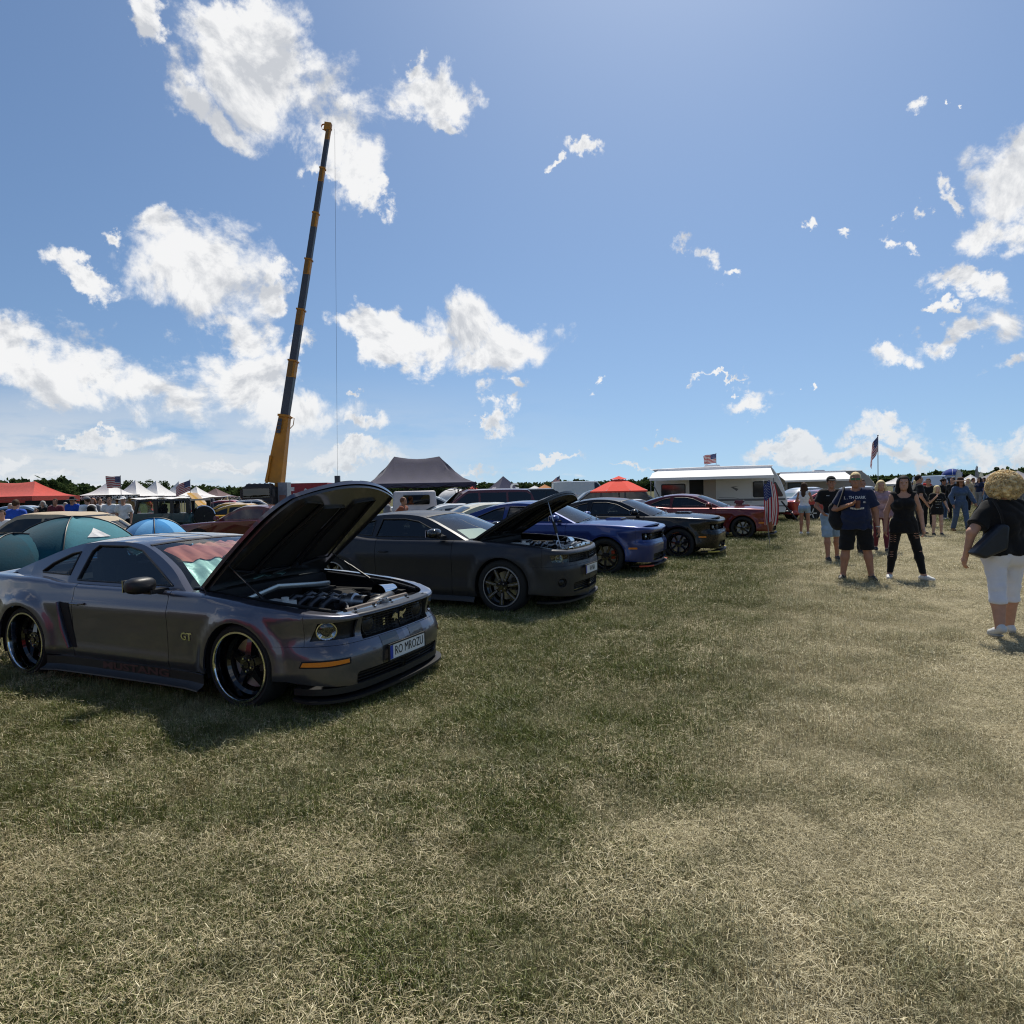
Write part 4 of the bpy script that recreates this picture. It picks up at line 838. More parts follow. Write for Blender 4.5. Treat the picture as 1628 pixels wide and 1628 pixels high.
# ---- matt charcoal coupe
MATT = carpaint('matt_charcoal', (.026, .027, .033), .35, .42, coat=.15, dust=.07)
CAM = dict(plan=[(-3.90,0),(-3.88,.45),(-3.80,.72),(-3.62,.88),(-3.2,.955),(-2.85,.965),(-2.1,.925),(-1.0,.92),(-.4,.945),(0,.955),(.35,.945),(.64,.885),(.83,.72),(.92,.44),(.965,0)],
  top=[(-3.9,1.06),(-3.4,1.07),(-2.8,1.05),(-2.1,.985),(-1.0,.98),(-.4,.97),(.3,.925),(.75,.865),(.97,.83)], wb=2.852, zbot=.20, step=.065, paint=MATT, inward=.10,
  side=[(.10,.06),(.20,.035),(.28,.01),(.45,.02),(.62,.012),(.74,.0),(.80,.004),(.90,.03),(1.1,.06)], front=[(.10,.07),(.25,.03),(.45,.01),(.60,.0),(.66,.02),(.74,.035),(.84,.02)], rear=[(.1,.08),(.3,.02),(.6,0),(1.,.04)],
  flares=[(0,.365,.395,.03,.16),(-2.852,.365,.395,.035,.2)], nose0=.35, nose1=.95, tail0=-4.2, tail1=-3.6, door=(-.78,-2.08), seam=.64, seam_u=.56, nose_u=.58, bump_rear=.6, tail_u=-3.9, bump_z0=.17, rbump_z0=.22,
  wheel=dict(R=.365, rr=.268, wd=.26, style='multi', rim=GLOSSB, lip=pm('machined_rim', (.36, .36, .38), .45, .6), arch=.398, k=56),
  skirt=[(0,.21),(.014,.19),(.03,.16),(.035,.14),(0,.135)], handle=(-1.93,.81), mirror=(-.95,1.0), mirror_mat=GLOSSB, handle_mat=MATT,
  bump_holes=[rrect(1.12,1.8,.27,.40,.03), rrect(.80,.95,.36,.48,.06)], nose_holes=[[(.72,.70),(.70,.79),(1.0,.785),(1.0,.685)],[(1.02,.68),(1.02,.785),(1.8,.78),(1.8,.675)]],
  cowl=(-.55,1.0), roof_f=-1.38, roof_r=-2.35, deck_f=-3.35, gh_inset=.11, tumble=.52, belt_z=.985, rail=[(-.58,.965),(-.95,1.13),(-1.35,1.285),(-1.7,1.335),(-2.1,1.335),(-2.5,1.28),(-3.0,1.14),(-3.38,1.05)],
  windows=[[(-.92,1.02),(-1.12,1.10),(-1.45,1.235),(-1.7,1.272),(-2.1,1.27),(-2.14,1.02)],[(-2.22,1.03),(-2.22,1.255),(-2.4,1.225),(-2.68,1.11),(-2.66,1.06)]],
  side_glass=TINT, crown=.04, hood=(-.52,.80), hood_bulge=[(0,.03),(0,.055),(0,.03)], nose_curve=.15, deck=(-3.78,-3.3), open=math.radians(33), hinge=(-.52,.99), hood_mat=MATT, cabin_mat=MATT,
  hood_recess=[[(.14,-.20),(.95,-.13),(.95,.13),(.14,.20)],[(.16,.27),(1.0,.19),(1.08,.44),(.26,.56)],[(.16,-.27),(.26,-.56),(1.08,-.44),(1.0,-.19)]])
cam_p = gp(797, 978)
def car_at(px, py, wy, yaw):                     # front right tyre stands at the place seen at px, py
    p = gp(px, py); c, s = math.cos(yaw), math.sin(yaw); return (p.x - s * wy * 1.0, p.y + c * wy)
YAW = math.radians(-24.5)
cp = car_at(800, 975, .90, YAW)
cmr, B, H = build_car(CAM, 'muscle_car', 'matt charcoal coupe with open hood, dark tinted windows and split spoke wheels', cp, YAW)
R = B.R
recess(B, cmr, CAM['nose_holes'][1], .08, 'grille', slats=3, vb=7); recess(B, cmr, CAM['bump_holes'][0], .08, 'lower_grille', slats=4)
for sg in (1, -1):
    F = Vector((1, -1, 1)) if sg < 0 else Vector((1, 1, 1))
    r_ = Panel().cut(R, CAM['nose_holes'][0], (), .06, mir=sg < 0, flange=0, off=-.05).build('headlight', SMOKE, cmr); Panel().cut(R, CAM['nose_holes'][0], (), .08, mir=sg < 0, flange=0, off=-.004).build('lens', GLASS, r_)
    o, rt, u_, n_ = on_nose(B, .85, .74, -.03); round_lamp(r_, o * F, rt * F, u_ * F, n_ * F, .043, LENS, GLOSSB, CHROME, 'reflector')
    o, rt, u_, n_ = on_nose(B, .875, .42, -.03); round_lamp(cmr, o * F, rt * F, u_ * F, n_ * F, .05, SMOKE, BLACK, BLACK, 'fog_light')
lip(B, cmr, .50, .15, .05, .025, 'front_splitter', BLACK)
plate(cmr, Vector((.972, .0, .545)), Vector((0, 1, 0)), Vector((0, 0, 1)), Vector((1, 0, 0)), 'R4 NA')
engine_bay(cmr, B, .78, -.50, .90, .64)
pr = MB(); a = Vector((.70, -.50, .87)); c = H['T'] @ Vector((.62, -.45, .87)); pr.tube([a, c], .008, 6); pr.tube([a.lerp(c, .30), a.lerp(c, .55)], .022, 8, mi=1, flat=.4); pr.build('hood_prop', [STEEL, BLACK], cmr)
sh = Panel(); fw = H['fw']; sh.cut(lambda t, w: fw(t, w) + np.stack([-.10 + 0 * t, 0 * t, -.06 + 0 * t], -1), [(.12, -.7), (.5, -.6), (.45, .2), (.12, .3)], (), .1, flange=0); sh.build('dashboard_papers', pm('pale_paper', (.5, .52, .45), .6), cmr)
cd = MB(); cd.box((-.56, 0, .975), (.10, 1.4, .03)); cd.build('cowl_panel', BLACK, cmr)

# ---- three wide retro coupes
def retro(paint, hood_mat, roof_mat, lipc, name_lbl, loc, extra=None, side_glass=TINT, caliper=None):
    sp = dict(plan=[(-4.06,0),(-4.04,.5),(-3.96,.76),(-3.75,.88),(-3.3,.95),(-2.95,.96),(-2.2,.93),(-1.0,.93),(-.4,.945),(0,.955),(.35,.945),(.64,.885),(.82,.74),(.90,.5),(.94,0)],
      top=[(-4.06,1.06),(-3.5,1.08),(-2.9,1.065),(-2.2,1.0),(-1.0,.99),(-.4,.985),(.3,.955),(.75,.915),(.97,.885)], wb=2.946, zbot=.22, step=.075, paint=paint, inward=.11,
      side=[(.10,.06),(.22,.035),(.32,.01),(.5,.02),(.68,.012),(.80,.0),(.86,.004),(.94,.03),(1.1,.05)], front=[(.10,.08),(.25,.04),(.42,.012),(.58,.0),(.62,.012),(.66,.055),(.78,.05),(.84,.015),(.9,.01)], rear=[(.1,.08),(.3,.02),(.6,0),(1.,.04)],
      flares=[(0,.36,.395,.02,.12),(-2.946,.36,.395,.025,.16)], nose0=.40, nose1=.95, tail0=-4.4, tail1=-3.8, door=(-.80,-2.15), seam=.625, seam_u=.56, nose_u=.60, bump_rear=.62, tail_u=-4.0, bump_z0=.19, rbump_z0=.24,
      wheel=dict(R=.355, rr=.262, wd=.26, style='blk', rim=GLOSSB, lip=GLOSSB, arch=.392, k=40, cal=caliper), handle=(-2.0,.83), mirror=(-.95,1.01), handle_mat=paint,
      skirt=[(0,.235),(.014,.21),(.02,.18),(.02,.16),(0,.155)], bump_holes=[rrect(1.05,1.9,.26,.40,.03)], nose_holes=[[(.74,.67),(.72,.80),(1.9,.80),(1.9,.665)]],
      cowl=(-.60,1.0), roof_f=-1.45, roof_r=-2.45, deck_f=-3.45, gh_inset=.12, tumble=.50, belt_z=1.0, rail=[(-.64,.985),(-1.0,1.15),(-1.42,1.325),(-1.75,1.385),(-2.15,1.39),(-2.6,1.32),(-3.1,1.17),(-3.48,1.065)],
      windows=[[(-.98,1.035),(-1.18,1.125),(-1.50,1.27),(-1.75,1.322),(-2.12,1.325),(-2.16,1.035)],[(-2.24,1.045),(-2.24,1.315),(-2.45,1.275),(-2.85,1.12),(-2.82,1.075)]],
      side_glass=side_glass, crown=.045, hood=(-.58,.82), hood_bulge=[(0,.03),(0,.06),(0,.035)], nose_curve=.13, deck=(-3.9,-3.4), hood_mat=hood_mat, roof_mat=roof_mat, cabin_mat=paint)
    car, B, H = build_car(sp, 'retro_coupe', name_lbl, loc, YAW); R = B.R
    recess(B, car, sp['nose_holes'][0], .09, 'grille', slats=2, vb=5); recess(B, car, sp['bump_holes'][0], .08, 'lower_grille', slats=3)
    for sg in (1, -1):
        F = Vector((1, -1, 1)) if sg < 0 else Vector((1, 1, 1))
        for u in (.86, 1.06):
            o, rt, u_, n_ = on_nose(B, u, .735, -.035); round_lamp(car, o * F, Vector((0, -1, 0)), Vector((0, 0, 1)), Vector((1, 0, 0)), .058, SMOKE if u > 1 else LENS, BLACK, CHROME if u < 1 else BLACK, 'headlight')
        Panel().cut(R, rrect(.46, .63, .50, .535, .01), (), .04, mir=sg < 0, flange=0, off=.005).build('side_marker', AMBER, car)
    lip(B, car, .50, .165, .06, .022, 'front_splitter', BLACK)
    us = np.linspace(.62, 1.0, 12)
    for sg in (1, -1):
        P = R(us, np.full(12, .165)) ; P[:, 1] *= sg; P[:, 0] += .055; P[:, 1] += np.sign(P[:, 1]) * .04; m = MB(); m.tube([tuple(p + np.array((0, 0, .012))) for p in P], .016, 6, flat=1.6); m.build('splitter_guard', lipc, car)
    scp = MB(); fh = H['hood_f']; c = fh(np.array(.55), np.array(0.)); scp.box((c[0], 0, c[2] + .012), (.34, .42, .04), top=.86); scp.build('hood_scoop', hood_mat, car, sharp=25); sc2 = MB(); sc2.box((c[0] + .155, 0, c[2] + .012), (.05, .34, .022)); sc2.build('scoop_mouth', BLACK, car)
    return car, B, H
BLUEP = carpaint('blue_pearl', (.005, .024, .15), .3, .3, .7, dust=.03); BLKP = pm('black_gloss_paint', (.006, .006, .007), .22, spec=.35, coat=.25); SATIN = pm('satin_black_wrap', (.03, .03, .032), .32, .2, .3); REDP = carpaint('maroon_paint', (.12, .007, .008), .4, .28, .7, dust=.05)
cblue, _, _ = retro(BLUEP, BLUEP, BLUEP, pm('red_guard', (.5, .06, .02), .5), 'deep blue retro coupe with closed hood beside the charcoal coupe', car_at(963, 914, .9, YAW), caliper=pm('orange_caliper', (.5, .06, .02), .4))
cblack, _, _ = retro(BLKP, BLKP, SATIN, pm('yellow_guard', (.65, .5, .08), .5), 'gloss black retro coupe parked between blue and maroon coupes', car_at(1079, 889, .9, YAW))
cred, BR, HR = retro(REDP, REDP, REDP, BLACK, 'maroon retro coupe in front of the white caravan, scoop on its hood', car_at(1181, 858, .9, YAW))
m = MB(); c = HR['hood_f'](np.array(.40), np.array(0.)); m.box((c[0], 0, c[2] + .12), (.30, .34, .10), top=.8); m.box((c[0], 0, c[2] + .04), (.20, .22, .12), mi=0); m.box((c[0] + .14, 0, c[2] + .13), (.03, .28, .06), mi=1); m.build('hood_blower', [REDP, BLACK], cred, sharp=30)
# ------------------------------------------------------------------ people: one continuous skin each, clothes as children
def sdf_mesh(prims, h):
    """prims: (a, b, ra, rb, k, sy) rounded cones, or ('e', c, r, k) ellipsoids, or ('cut', fn); unions are smooth"""
    lo = np.full(3, 1e9); hi = -lo
    for p in prims:
        if isinstance(p[0], str) and p[0] == 'cut': continue
        if isinstance(p[0], str) and p[0] == 'e': c, r = np.array(p[1]), np.max(p[2]); lo = np.minimum(lo, c - np.array(p[2])); hi = np.maximum(hi, c + np.array(p[2]))
        else:
            for q_, r in ((p[0], p[2]), (p[1], p[3])): lo = np.minimum(lo, np.array(q_) - r); hi = np.maximum(hi, np.array(q_) + r)
    lo -= 3 * h + .01; hi += 3 * h + .01; n = np.ceil((hi - lo) / h).astype(int) + 1
    F = np.full(n, .5, np.float32); ax = [(lo[i] + h * np.arange(n[i])).astype(np.float32) for i in range(3)]
    for p in prims:
        if isinstance(p[0], str) and p[0] == 'cut':
            X, Y, Z = np.meshgrid(*ax, indexing='ij', sparse=True); F = np.maximum(F, p[1](X, Y, Z)); continue
        if isinstance(p[0], str) and p[0] == 'e': c, r, k = np.array(p[1]), np.array(p[2]), p[3]; bl, bh = c - r - .05 - k, c + r + .05 + k
        else:
            a, b_, ra, rb, k = np.array(p[0], float), np.array(p[1], float), p[2], p[3], p[4]; sy = p[5] if len(p) > 5 else 1.; m_ = max(ra, rb) * max(1, sy) + .05 + k; bl, bh = np.minimum(a, b_) - m_, np.maximum(a, b_) + m_
        i0 = np.clip(np.floor((bl - lo) / h).astype(int), 0, n - 1); i1 = np.clip(np.ceil((bh - lo) / h).astype(int) + 1, 1, n); sl = tuple(slice(u, v) for u, v in zip(i0, i1))
        X, Y, Z = np.meshgrid(*[ax[i][sl[i]] for i in range(3)], indexing='ij', sparse=True)
        if isinstance(p[0], str) and p[0] == 'e':
            q_ = np.sqrt(((X - c[0]) / r[0]) ** 2 + ((Y - c[1]) / r[1]) ** 2 + ((Z - c[2]) / r[2]) ** 2); D = (q_ - 1) * float(r.min())
        else:
            d = b_ - a; L = max(float(d @ d), 1e-9); t = np.clip(((X - a[0]) * d[0] + (Y - a[1]) * d[1] + (Z - a[2]) * d[2]) / L, 0, 1)
            D = np.sqrt((X - a[0] - t * d[0]) ** 2 + ((Y - a[1] - t * d[1]) / sy) ** 2 + (Z - a[2] - t * d[2]) ** 2) - (ra + t * (rb - ra))
            if sy < 1: D = D * (sy * .5 + .5)
        f = F[sl]
        if k > 0: hh = np.maximum(k - np.abs(f - D), 0) / k; F[sl] = np.minimum(f, D) - hh * hh * k * .25
        else: F[sl] = np.minimum(f, D)
    # surface nets
    I = F < 0; c8 = [I[i:n[0] - 1 + i, j:n[1] - 1 + j, k:n[2] - 1 + k] for i in (0, 1) for j in (0, 1) for k in (0, 1)]
    s8 = sum(c.astype(np.int8) for c in c8); act = (s8 > 0) & (s8 < 8); idx = -np.ones(act.shape, np.int64); ii = np.argwhere(act); idx[act] = np.arange(len(ii))
    acc = np.zeros((len(ii), 3)); cnt = np.zeros(len(ii)); cor = [np.array((i, j, k)) for i in (0, 1) for j in (0, 1) for k in (0, 1)]
    for a in range(8):
        for b_ in range(a + 1, 8):
            d = cor[b_] - cor[a]
            if np.abs(d).sum() != 1: continue
            fa = F[tuple((ii + cor[a]).T)]; fb = F[tuple((ii + cor[b_]).T)]; m_ = (fa < 0) != (fb < 0); t = np.where(m_, fa / np.where(m_, fa - fb, 1), 0)
            acc += np.where(m_[:, None], cor[a] + t[:, None] * d, 0); cnt += m_
    V = (ii + acc / np.maximum(cnt, 1)[:, None]) * h + lo; Q = []
    for axn in range(3):
        u, v = [(1, 2), (2, 0), (0, 1)][axn]; A = np.take(I, range(n[axn] - 1), axn); B_ = np.take(I, range(1, n[axn]), axn); ch = np.argwhere(A != B_); ch = ch[(ch[:, u] > 0) & (ch[:, v] > 0) & (ch[:, u] < n[u] - 1) & (ch[:, v] < n[v] - 1)]
        if not len(ch): continue
        sg = A[tuple(ch.T)]; eu, ev = np.eye(3, dtype=int)[u], np.eye(3, dtype=int)[v]
        q_ = np.stack([idx[tuple((ch - eu - ev).T)], idx[tuple((ch - ev).T)], idx[tuple(ch.T)], idx[tuple((ch - eu).T)]], 1); q_[~sg] = q_[~sg][:, ::-1]; Q.append(q_[(q_ >= 0).all(1)])
    return V, (np.concatenate(Q) if Q else np.zeros((0, 4), int))
def sdf_obj(name, prims, h, mat, parent, folds=0.):
    V, Q = sdf_mesh(prims, h)
    if folds and len(Q):                                 # loose folds of the cloth
        n = np.cross(V[Q[:, 2]] - V[Q[:, 0]], V[Q[:, 3]] - V[Q[:, 1]]); N_ = np.zeros_like(V)
        for k in range(4): np.add.at(N_, Q[:, k], n)
        N_ /= np.maximum(np.linalg.norm(N_, axis=1, keepdims=True), 1e-12); x, y, z = V.T
        f = np.sin(26 * z + 13 * x + 2.2 * np.sin(9 * x + 7 * y) + 6 * np.sin(3.1 * z)) * .5 + np.sin(41 * z - 22 * x + 3 * np.sin(11 * z + 5 * y)) * .3 + np.sin(17 * x + 20 * y + 8 * np.sin(4 * z)) * .35
        V = V + N_ * (np.abs(f) * folds)[:, None]
    me = bpy.data.meshes.new(name); me.from_pydata(V.tolist(), [], Q.tolist()); me.materials.append(mat); me.polygons.foreach_set('use_smooth', [True] * len(me.polygons)); me.update()
    return link(bpy.data.objects.new(name, me), parent)
def skin(n, c): return pm('skin_' + n, c, .55, spec=.35, vary=.12, vscale=14., subs=.0)
SK = skin('fair', (.46, .255, .175)); SKT = skin('tanned', (.36, .18, .115)); SKP = skin('pale', (.55, .34, .25))
def cloth(n, c, v=.2): return pm('cloth_' + n, c, .9, spec=.15, vary=v, vscale=5., bump=.35, bscale=35., sheen=.15)
CB, CNAVY, CWHITE, CDEN, CDENL, CBLUE, CMAR, CGREY, COLIVE, CRED = [cloth(n, c) for n, c in (('black', (.012, .012, .013)), ('navy', (.016, .024, .06)), ('white', (.68, .68, .68)), ('denim', (.07, .11, .19)), ('light_denim', (.25, .35, .46)), ('blue', (.02, .08, .42)), ('maroon', (.14, .03, .04)), ('grey', (.2, .2, .21)), ('lime', (.35, .42, .08)), ('red', (.5, .03, .03)))]
CPLAID = cloth('plaid', (.36, .24, .27), .5); CTAN = cloth('tan', (.42, .33, .22)); CWP = cloth('white_trousers', (.66, .67, .72), .06)
HB, HBR, HBL, HGR = [pm('hair_' + n, c, .65, spec=.2, vary=.45, vscale=30., bump=.8, bscale=70.) for n, c in (('black', (.014, .011, .010)), ('brown', (.06, .032, .018)), ('blonde', (.84, .57, .31)), ('grey', (.35, .33, .31)))]
SHOEB, SHOEW = pm('shoe_black', (.015, .015, .016), .6), pm('shoe_white', (.6, .6, .58), .6); EYE = pm('eye_dark', (.02, .015, .012), .2); LIPM = pm('lips', (.33, .12, .10), .5); SOLE = pm('sole', (.35, .34, .31), .8)
def person(label, px=None, foot=None, Hh=1.75, face=0., w=1., h=.02, sk=SK, top=('tee', CB), bot=('long', CB), shoe=SHOEB, hair=('short', HBR), hat=None, feet=((-.11, 0, 0), (.11, 0, 0)), arms=None, lean=(0, 0), head=(0, 0), fem=False, group='visitors walking about the show', grow=1., loc=None, detail=None, toes=(0., 0.), belly=0., noskin=False):
    """local frame: x to the person's right, y ahead, z up, in metres for a height of 1.75; face = turn so that +y points along that heading"""
    S_ = Hh / 1.75; p0 = loc if loc is not None else gp(*px); detail = (h <= .013) if detail is None else detail
    root = thing('person', label, 'person', (p0[0], p0[1], 0), face, group); root.scale = (S_, S_, S_); h = h / S_
    lx, ly = lean; sh = .155 if fem else .178; shz = 1.405; hipw = .095 if not fem else .10
    V3 = lambda *a: np.array(a, float); hip = [V3(-hipw, 0, .93), V3(hipw, 0, .93)]; ank, kn = [], []
    for i, f in enumerate(feet):
        a = V3(f[0], f[1], .085 + f[2]); m = (hip[i] + a) / 2; bend = math.sqrt(max(0, .425 ** 2 - (np.linalg.norm(hip[i] - a) / 2) ** 2)); m = m + V3(0, min(bend, .14), .03); ank.append(a); kn.append(m)
    ch = V3(lx * .7, ly * .7, 1.27); nk = V3(lx, ly, 1.47); hd = nk + V3(head[0], .02 + head[1], .165)
    shl = [V3(lx - sh, ly, shz), V3(lx + sh, ly, shz)]
    arms = arms or (((-.245, -.03, 1.13), (-.25, .06, .88)), ((.245, -.03, 1.13), (.25, .06, .88)))
    el = [V3(*arms[0][0]), V3(*arms[1][0])]; wr = [V3(*arms[0][1]), V3(*arms[1][1])]
    W2 = w
    wst = .115 if fem else .13
    torso = lambda e, k=.05: [((-.06 * W2, 0, .95), (.06 * W2, 0, .95), .115 * W2 + e, .115 * W2 + e, k, .82), ((0, .01 + belly * .35, 1.02), ch, (wst * W2 + belly) + e, .135 * W2 + e, k, .82), (ch + V3(-.055 * W2, 0, .02), ch + V3(.055 * W2, 0, .02), .115 * W2 + e, .115 * W2 + e, k, .80), (shl[0] + V3(.03, 0, 0), shl[1] - V3(.03, 0, 0), .055 + .018 * W2 + e, .055 + .018 * W2 + e, k, .85)] + [(nk - V3(0, .012, .045), s_ + V3(0, -.005, .005), .050 + e * .6, .046 + e, k, .9) for s_ in shl] + \
        ([('e', ch + V3(s_ * .075 * W2, .085 * W2 + belly * .3, .01), np.array((.07, .065, .07)) * W2 + e, .03) for s_ in (-1, 1)] if fem else []) + ([('e', V3(0, .05, 1.07), np.array((.15, .13, .15)) * W2 + e, .05)] if belly else []) + [('e', V3(s_ * .075 * W2, -.055, .90), np.array((.095, .095, .10)) * W2 + e, .04) for s_ in (-1, 1)]
    ar = lambda i, e, lo_=1., up=1.: [(shl[i], el[i], (.052 * (W2 * .5 + .5)) + e, .043 * (W2 * .5 + .5) + e, .03)]
    fore = lambda i, e: [(el[i], wr[i], .043 * (W2 * .4 + .6) + e, .028 + e, .02)]
    W3 = W2 * .6 + .4
    leg_u = lambda i, e, t=1.: [(hip[i], hip[i] + (kn[i] - hip[i]) * t, .088 * W2 + e, lerp(.088 * W2, .058 * W3, t) + e, .03)]
    leg_l = lambda i, e, t=1.: [(kn[i], kn[i] + (ank[i] - kn[i]) * .35, .057 * W3 + e, .058 * W3 + e, .03), (kn[i] + (ank[i] - kn[i]) * .35, kn[i] + (ank[i] - kn[i]) * t, .058 * W3 + e, lerp(.058, .036, t) * W3 + e, .03)]
    # --- skin
    fw_ = V3(0, 1, 0); body = torso(-.004)
    for i in (0, 1):
        body += ar(i, 0) + fore(i, 0) + leg_u(i, 0) + leg_l(i, 0)
        d = wr[i] - el[i]; d /= np.linalg.norm(d); si = -1 if i == 0 else 1; pr = V3(0, 1, 0) - d * d[1]; pr = pr / max(.2, np.linalg.norm(pr)); sd = np.cross(d, pr); pc = wr[i] + d * .055
        body += [(wr[i], wr[i] + d * .075, .026, .030, .015, 1.)]
        if detail:
            fl = [.070, .080, .074, .058]
            for j in range(4):
                o = (j - 1.5) * .019; b0 = wr[i] + d * .085 + pr * (-o) ; curl = -si * sd * .0
                nrm = sd * (-si); m1 = b0 + d * fl[j] * .5 + nrm * .008; m2 = m1 + d * fl[j] * .42 + nrm * (.022 + .004 * j)
                body += [(wr[i] + d * .05 + pr * (-o * .8), b0, .0125, .0105, .008), (b0, m1, .0105, .0095, .004), (m1, m2, .0095, .008, .004)]
            t0 = wr[i] + d * .03 + pr * .026; t1 = t0 + d * .035 + pr * .026; body += [(t0, t1, .015, .011, .01), (t1, t1 + d * .032 + sd * (-si) * .008, .011, .009, .005)]
        else: body += [(pc, wr[i] + d * .15 + pr * .01, .030, .018, .015, .7)]
        tx, ty = math.sin(toes[i]), math.cos(toes[i]); body += [(ank[i], ank[i] + V3(tx * .10, ty * .10, -.035), .036, .032, .02)]
    body += [(nk - V3(0, 0, .06), hd - V3(0, .02, .07), .060 if not fem else .052, .053 if not fem else .046, .03)]
    body += [('e', hd + V3(0, -.012, .02), (.077, .098, .103), .02), ('e', hd + V3(0, .022, -.055), (.058, .068, .068), .03), ('e', hd + V3(0, .055, -.095), (.030, .026, .022), .03)]
    if h < .022:
        body += [(hd + V3(0, .088, .012), hd + V3(0, .108, -.028), .010, .015, .012)] + [('e', hd + V3(s_ * .082, -.005, -.01), (.012, .022, .034), .008) for s_ in (-1, 1)] + [(hd + V3(s_ * .02, .083, -.068), hd + V3(0, .088, -.068), .008, .009, .006) for s_ in (-1, 1)] + [(hd + V3(s_ * .05, .073, .03), hd + V3(s_ * .015, .086, .026), .010, .010, .012) for s_ in (-1, 1)]
    sdf_obj('body', body, h, sk, root)
    if h < .022:
        ey = MB(); [ey.sphere(hd + V3(s_ * .032, .078, .006), (.014, .008, .007), 8) for s_ in (-1, 1)]; ey.build('eyes', EYE, root)
        lp = MB(); lp.sphere(hd + V3(0, .087, -.066), (.024, .009, .008), 8); lp.build('lips', LIPM, root)
    e0 = .018 * grow; ht = max(h, .012 / S_)
    # --- top
    tk, tm = top[0], top[1]; hem = top[2] if len(top) > 2 else (.90 if tk != 'crop' else 1.10); P = torso(e0)
    if hem < .86: P += [((-.05, 0, hem), (-.03, 0, .95), .14 * W2 + e0, .12 * W2 + e0, .05, .8), ((.05, 0, hem), (.03, 0, .95), .14 * W2 + e0, .12 * W2 + e0, .05, .8)]
    sl_ = {'tee': .72, 'tank': .0, 'long': 1., 'crop': .0, 'polo': .72}.get(tk, .72)
    for i in (0, 1):
        if tk in ('long', 'jacket'): P += ar(i, e0 + .006) + [(el[i], wr[i] * .94 + el[i] * .06, .048 * W3 + e0, .034 + e0, .02)]
        elif sl_: P += [(shl[i], shl[i] + (el[i] - shl[i]) * sl_, .056 * W3 + e0 + .004, .056 * W3 + e0 + .010, .03)]
    nz = 1.475 if tk not in ('tank', 'crop') else 1.44; nr = .078 if tk not in ('tank', 'crop') else .115
    P.append(('cut', lambda X, Y, Z: nr - np.sqrt((X - lx) ** 2 + (Y - ly - .03) ** 2 + (Z - nz - .03) ** 2)))
    P.append(('cut', lambda X, Y, Z: hem - .012 * np.sin(X * 30 + 2 * Y * 17) - Z))
    if sl_ and tk not in ('long', 'jacket'):
        for i in (0, 1):
            dd = (el[i] - shl[i]); L = np.linalg.norm(dd); dd = dd / L
            def fcut(X, Y, Z, i=i, dd=dd, L=L):
                t = (X - shl[i][0]) * dd[0] + (Y - shl[i][1]) * dd[1] + (Z - shl[i][2]) * dd[2]; q_ = np.sqrt(np.maximum(0, (X - shl[i][0]) ** 2 + (Y - shl[i][1]) ** 2 + (Z - shl[i][2]) ** 2 - t * t)); return np.where(q_ < .10, t - L * sl_, -1.)
            P.append(('cut', fcut))
    if tk in ('tank', 'crop'):
        for s_ in (-1, 1): P.append(('cut', lambda X, Y, Z, s_=s_: np.where(Z > 1.26, .085 - np.sqrt((X - lx - s_ * (sh + .075)) ** 2 + ((Z - 1.37) * .75) ** 2 + 0 * Y), -1.)))
    P.append(('cut', lambda X, Y, Z: (.03 * np.sin(Z * 38 + X * 19 + np.sin(Y * 25) * 2) * np.sin(X * 33 - Z * 14) - .03) * .22 - .0001 + 0 * Y if False else np.full((1, 1, 1), -1., np.float32)))
    shirt = sdf_obj({'tee': 'shirt', 'polo': 'shirt', 'tank': 'tank_top', 'crop': 'tank_top', 'long': 'shirt', 'jacket': 'jacket'}[tk], P, ht, tm, root, .011 if ht < .025 else 0.)
    # --- trousers
    bk, bmt = bot[0], bot[1]; e1 = {'long': .014, 'slim': .006, 'shorts': .026, 'short': .012, 'capri': .006}.get(bk, .012) * grow
    if bk == 'skirt':
        P = [((0, 0, 1.0), (0, .01, .62), .15 * W2, .20 * W2, .03, .8), ('cut', lambda X, Y, Z: np.maximum(.56 - Z, Z - 1.04))]; sdf_obj('skirt', P, ht, bmt, root)
    else:
        P = [((-.06 * W2, 0, .95), (.06 * W2, 0, .95), .118 * W2 + e1, .118 * W2 + e1, .04, .84), ((0, .0, .95), (0, .0, 1.04), .125 * W2 + e1, .125 * W2 + e1, .04, .8)] + [('e', V3(s_ * .075 * W2, -.055, .90), np.array((.095, .095, .10)) * W2 + e1, .04) for s_ in (-1, 1)]
        zc_ = {'long': .09, 'slim': .11, 'shorts': .50, 'short': .74, 'capri': .36}[bk]
        for i in (0, 1):
            P += leg_u(i, e1)
            if bk in ('long', 'slim', 'capri'): P += leg_l(i, e1 * 1.2) if bk != 'long' else [(kn[i], ank[i], .06 * W3 + e1, .052 * W3 + e1, .03)]
            elif bk == 'shorts': P += [(kn[i] + (hip[i] - kn[i]) * .3, kn[i] - V3(0, 0, .02), .072 * W2 + e1, .068 * W2 + e1, .03)]
        P.append(('cut', lambda X, Y, Z: np.maximum(zc_ + (feet[0][2] * (X < 0) + feet[1][2] * (X >= 0)) * .8 - Z, Z - 1.00)))
        sdf_obj('shorts' if bk in ('shorts', 'short') else 'trousers', P, ht, bmt, root, (.008 if bk != 'slim' else .004) if ht < .025 else 0.)
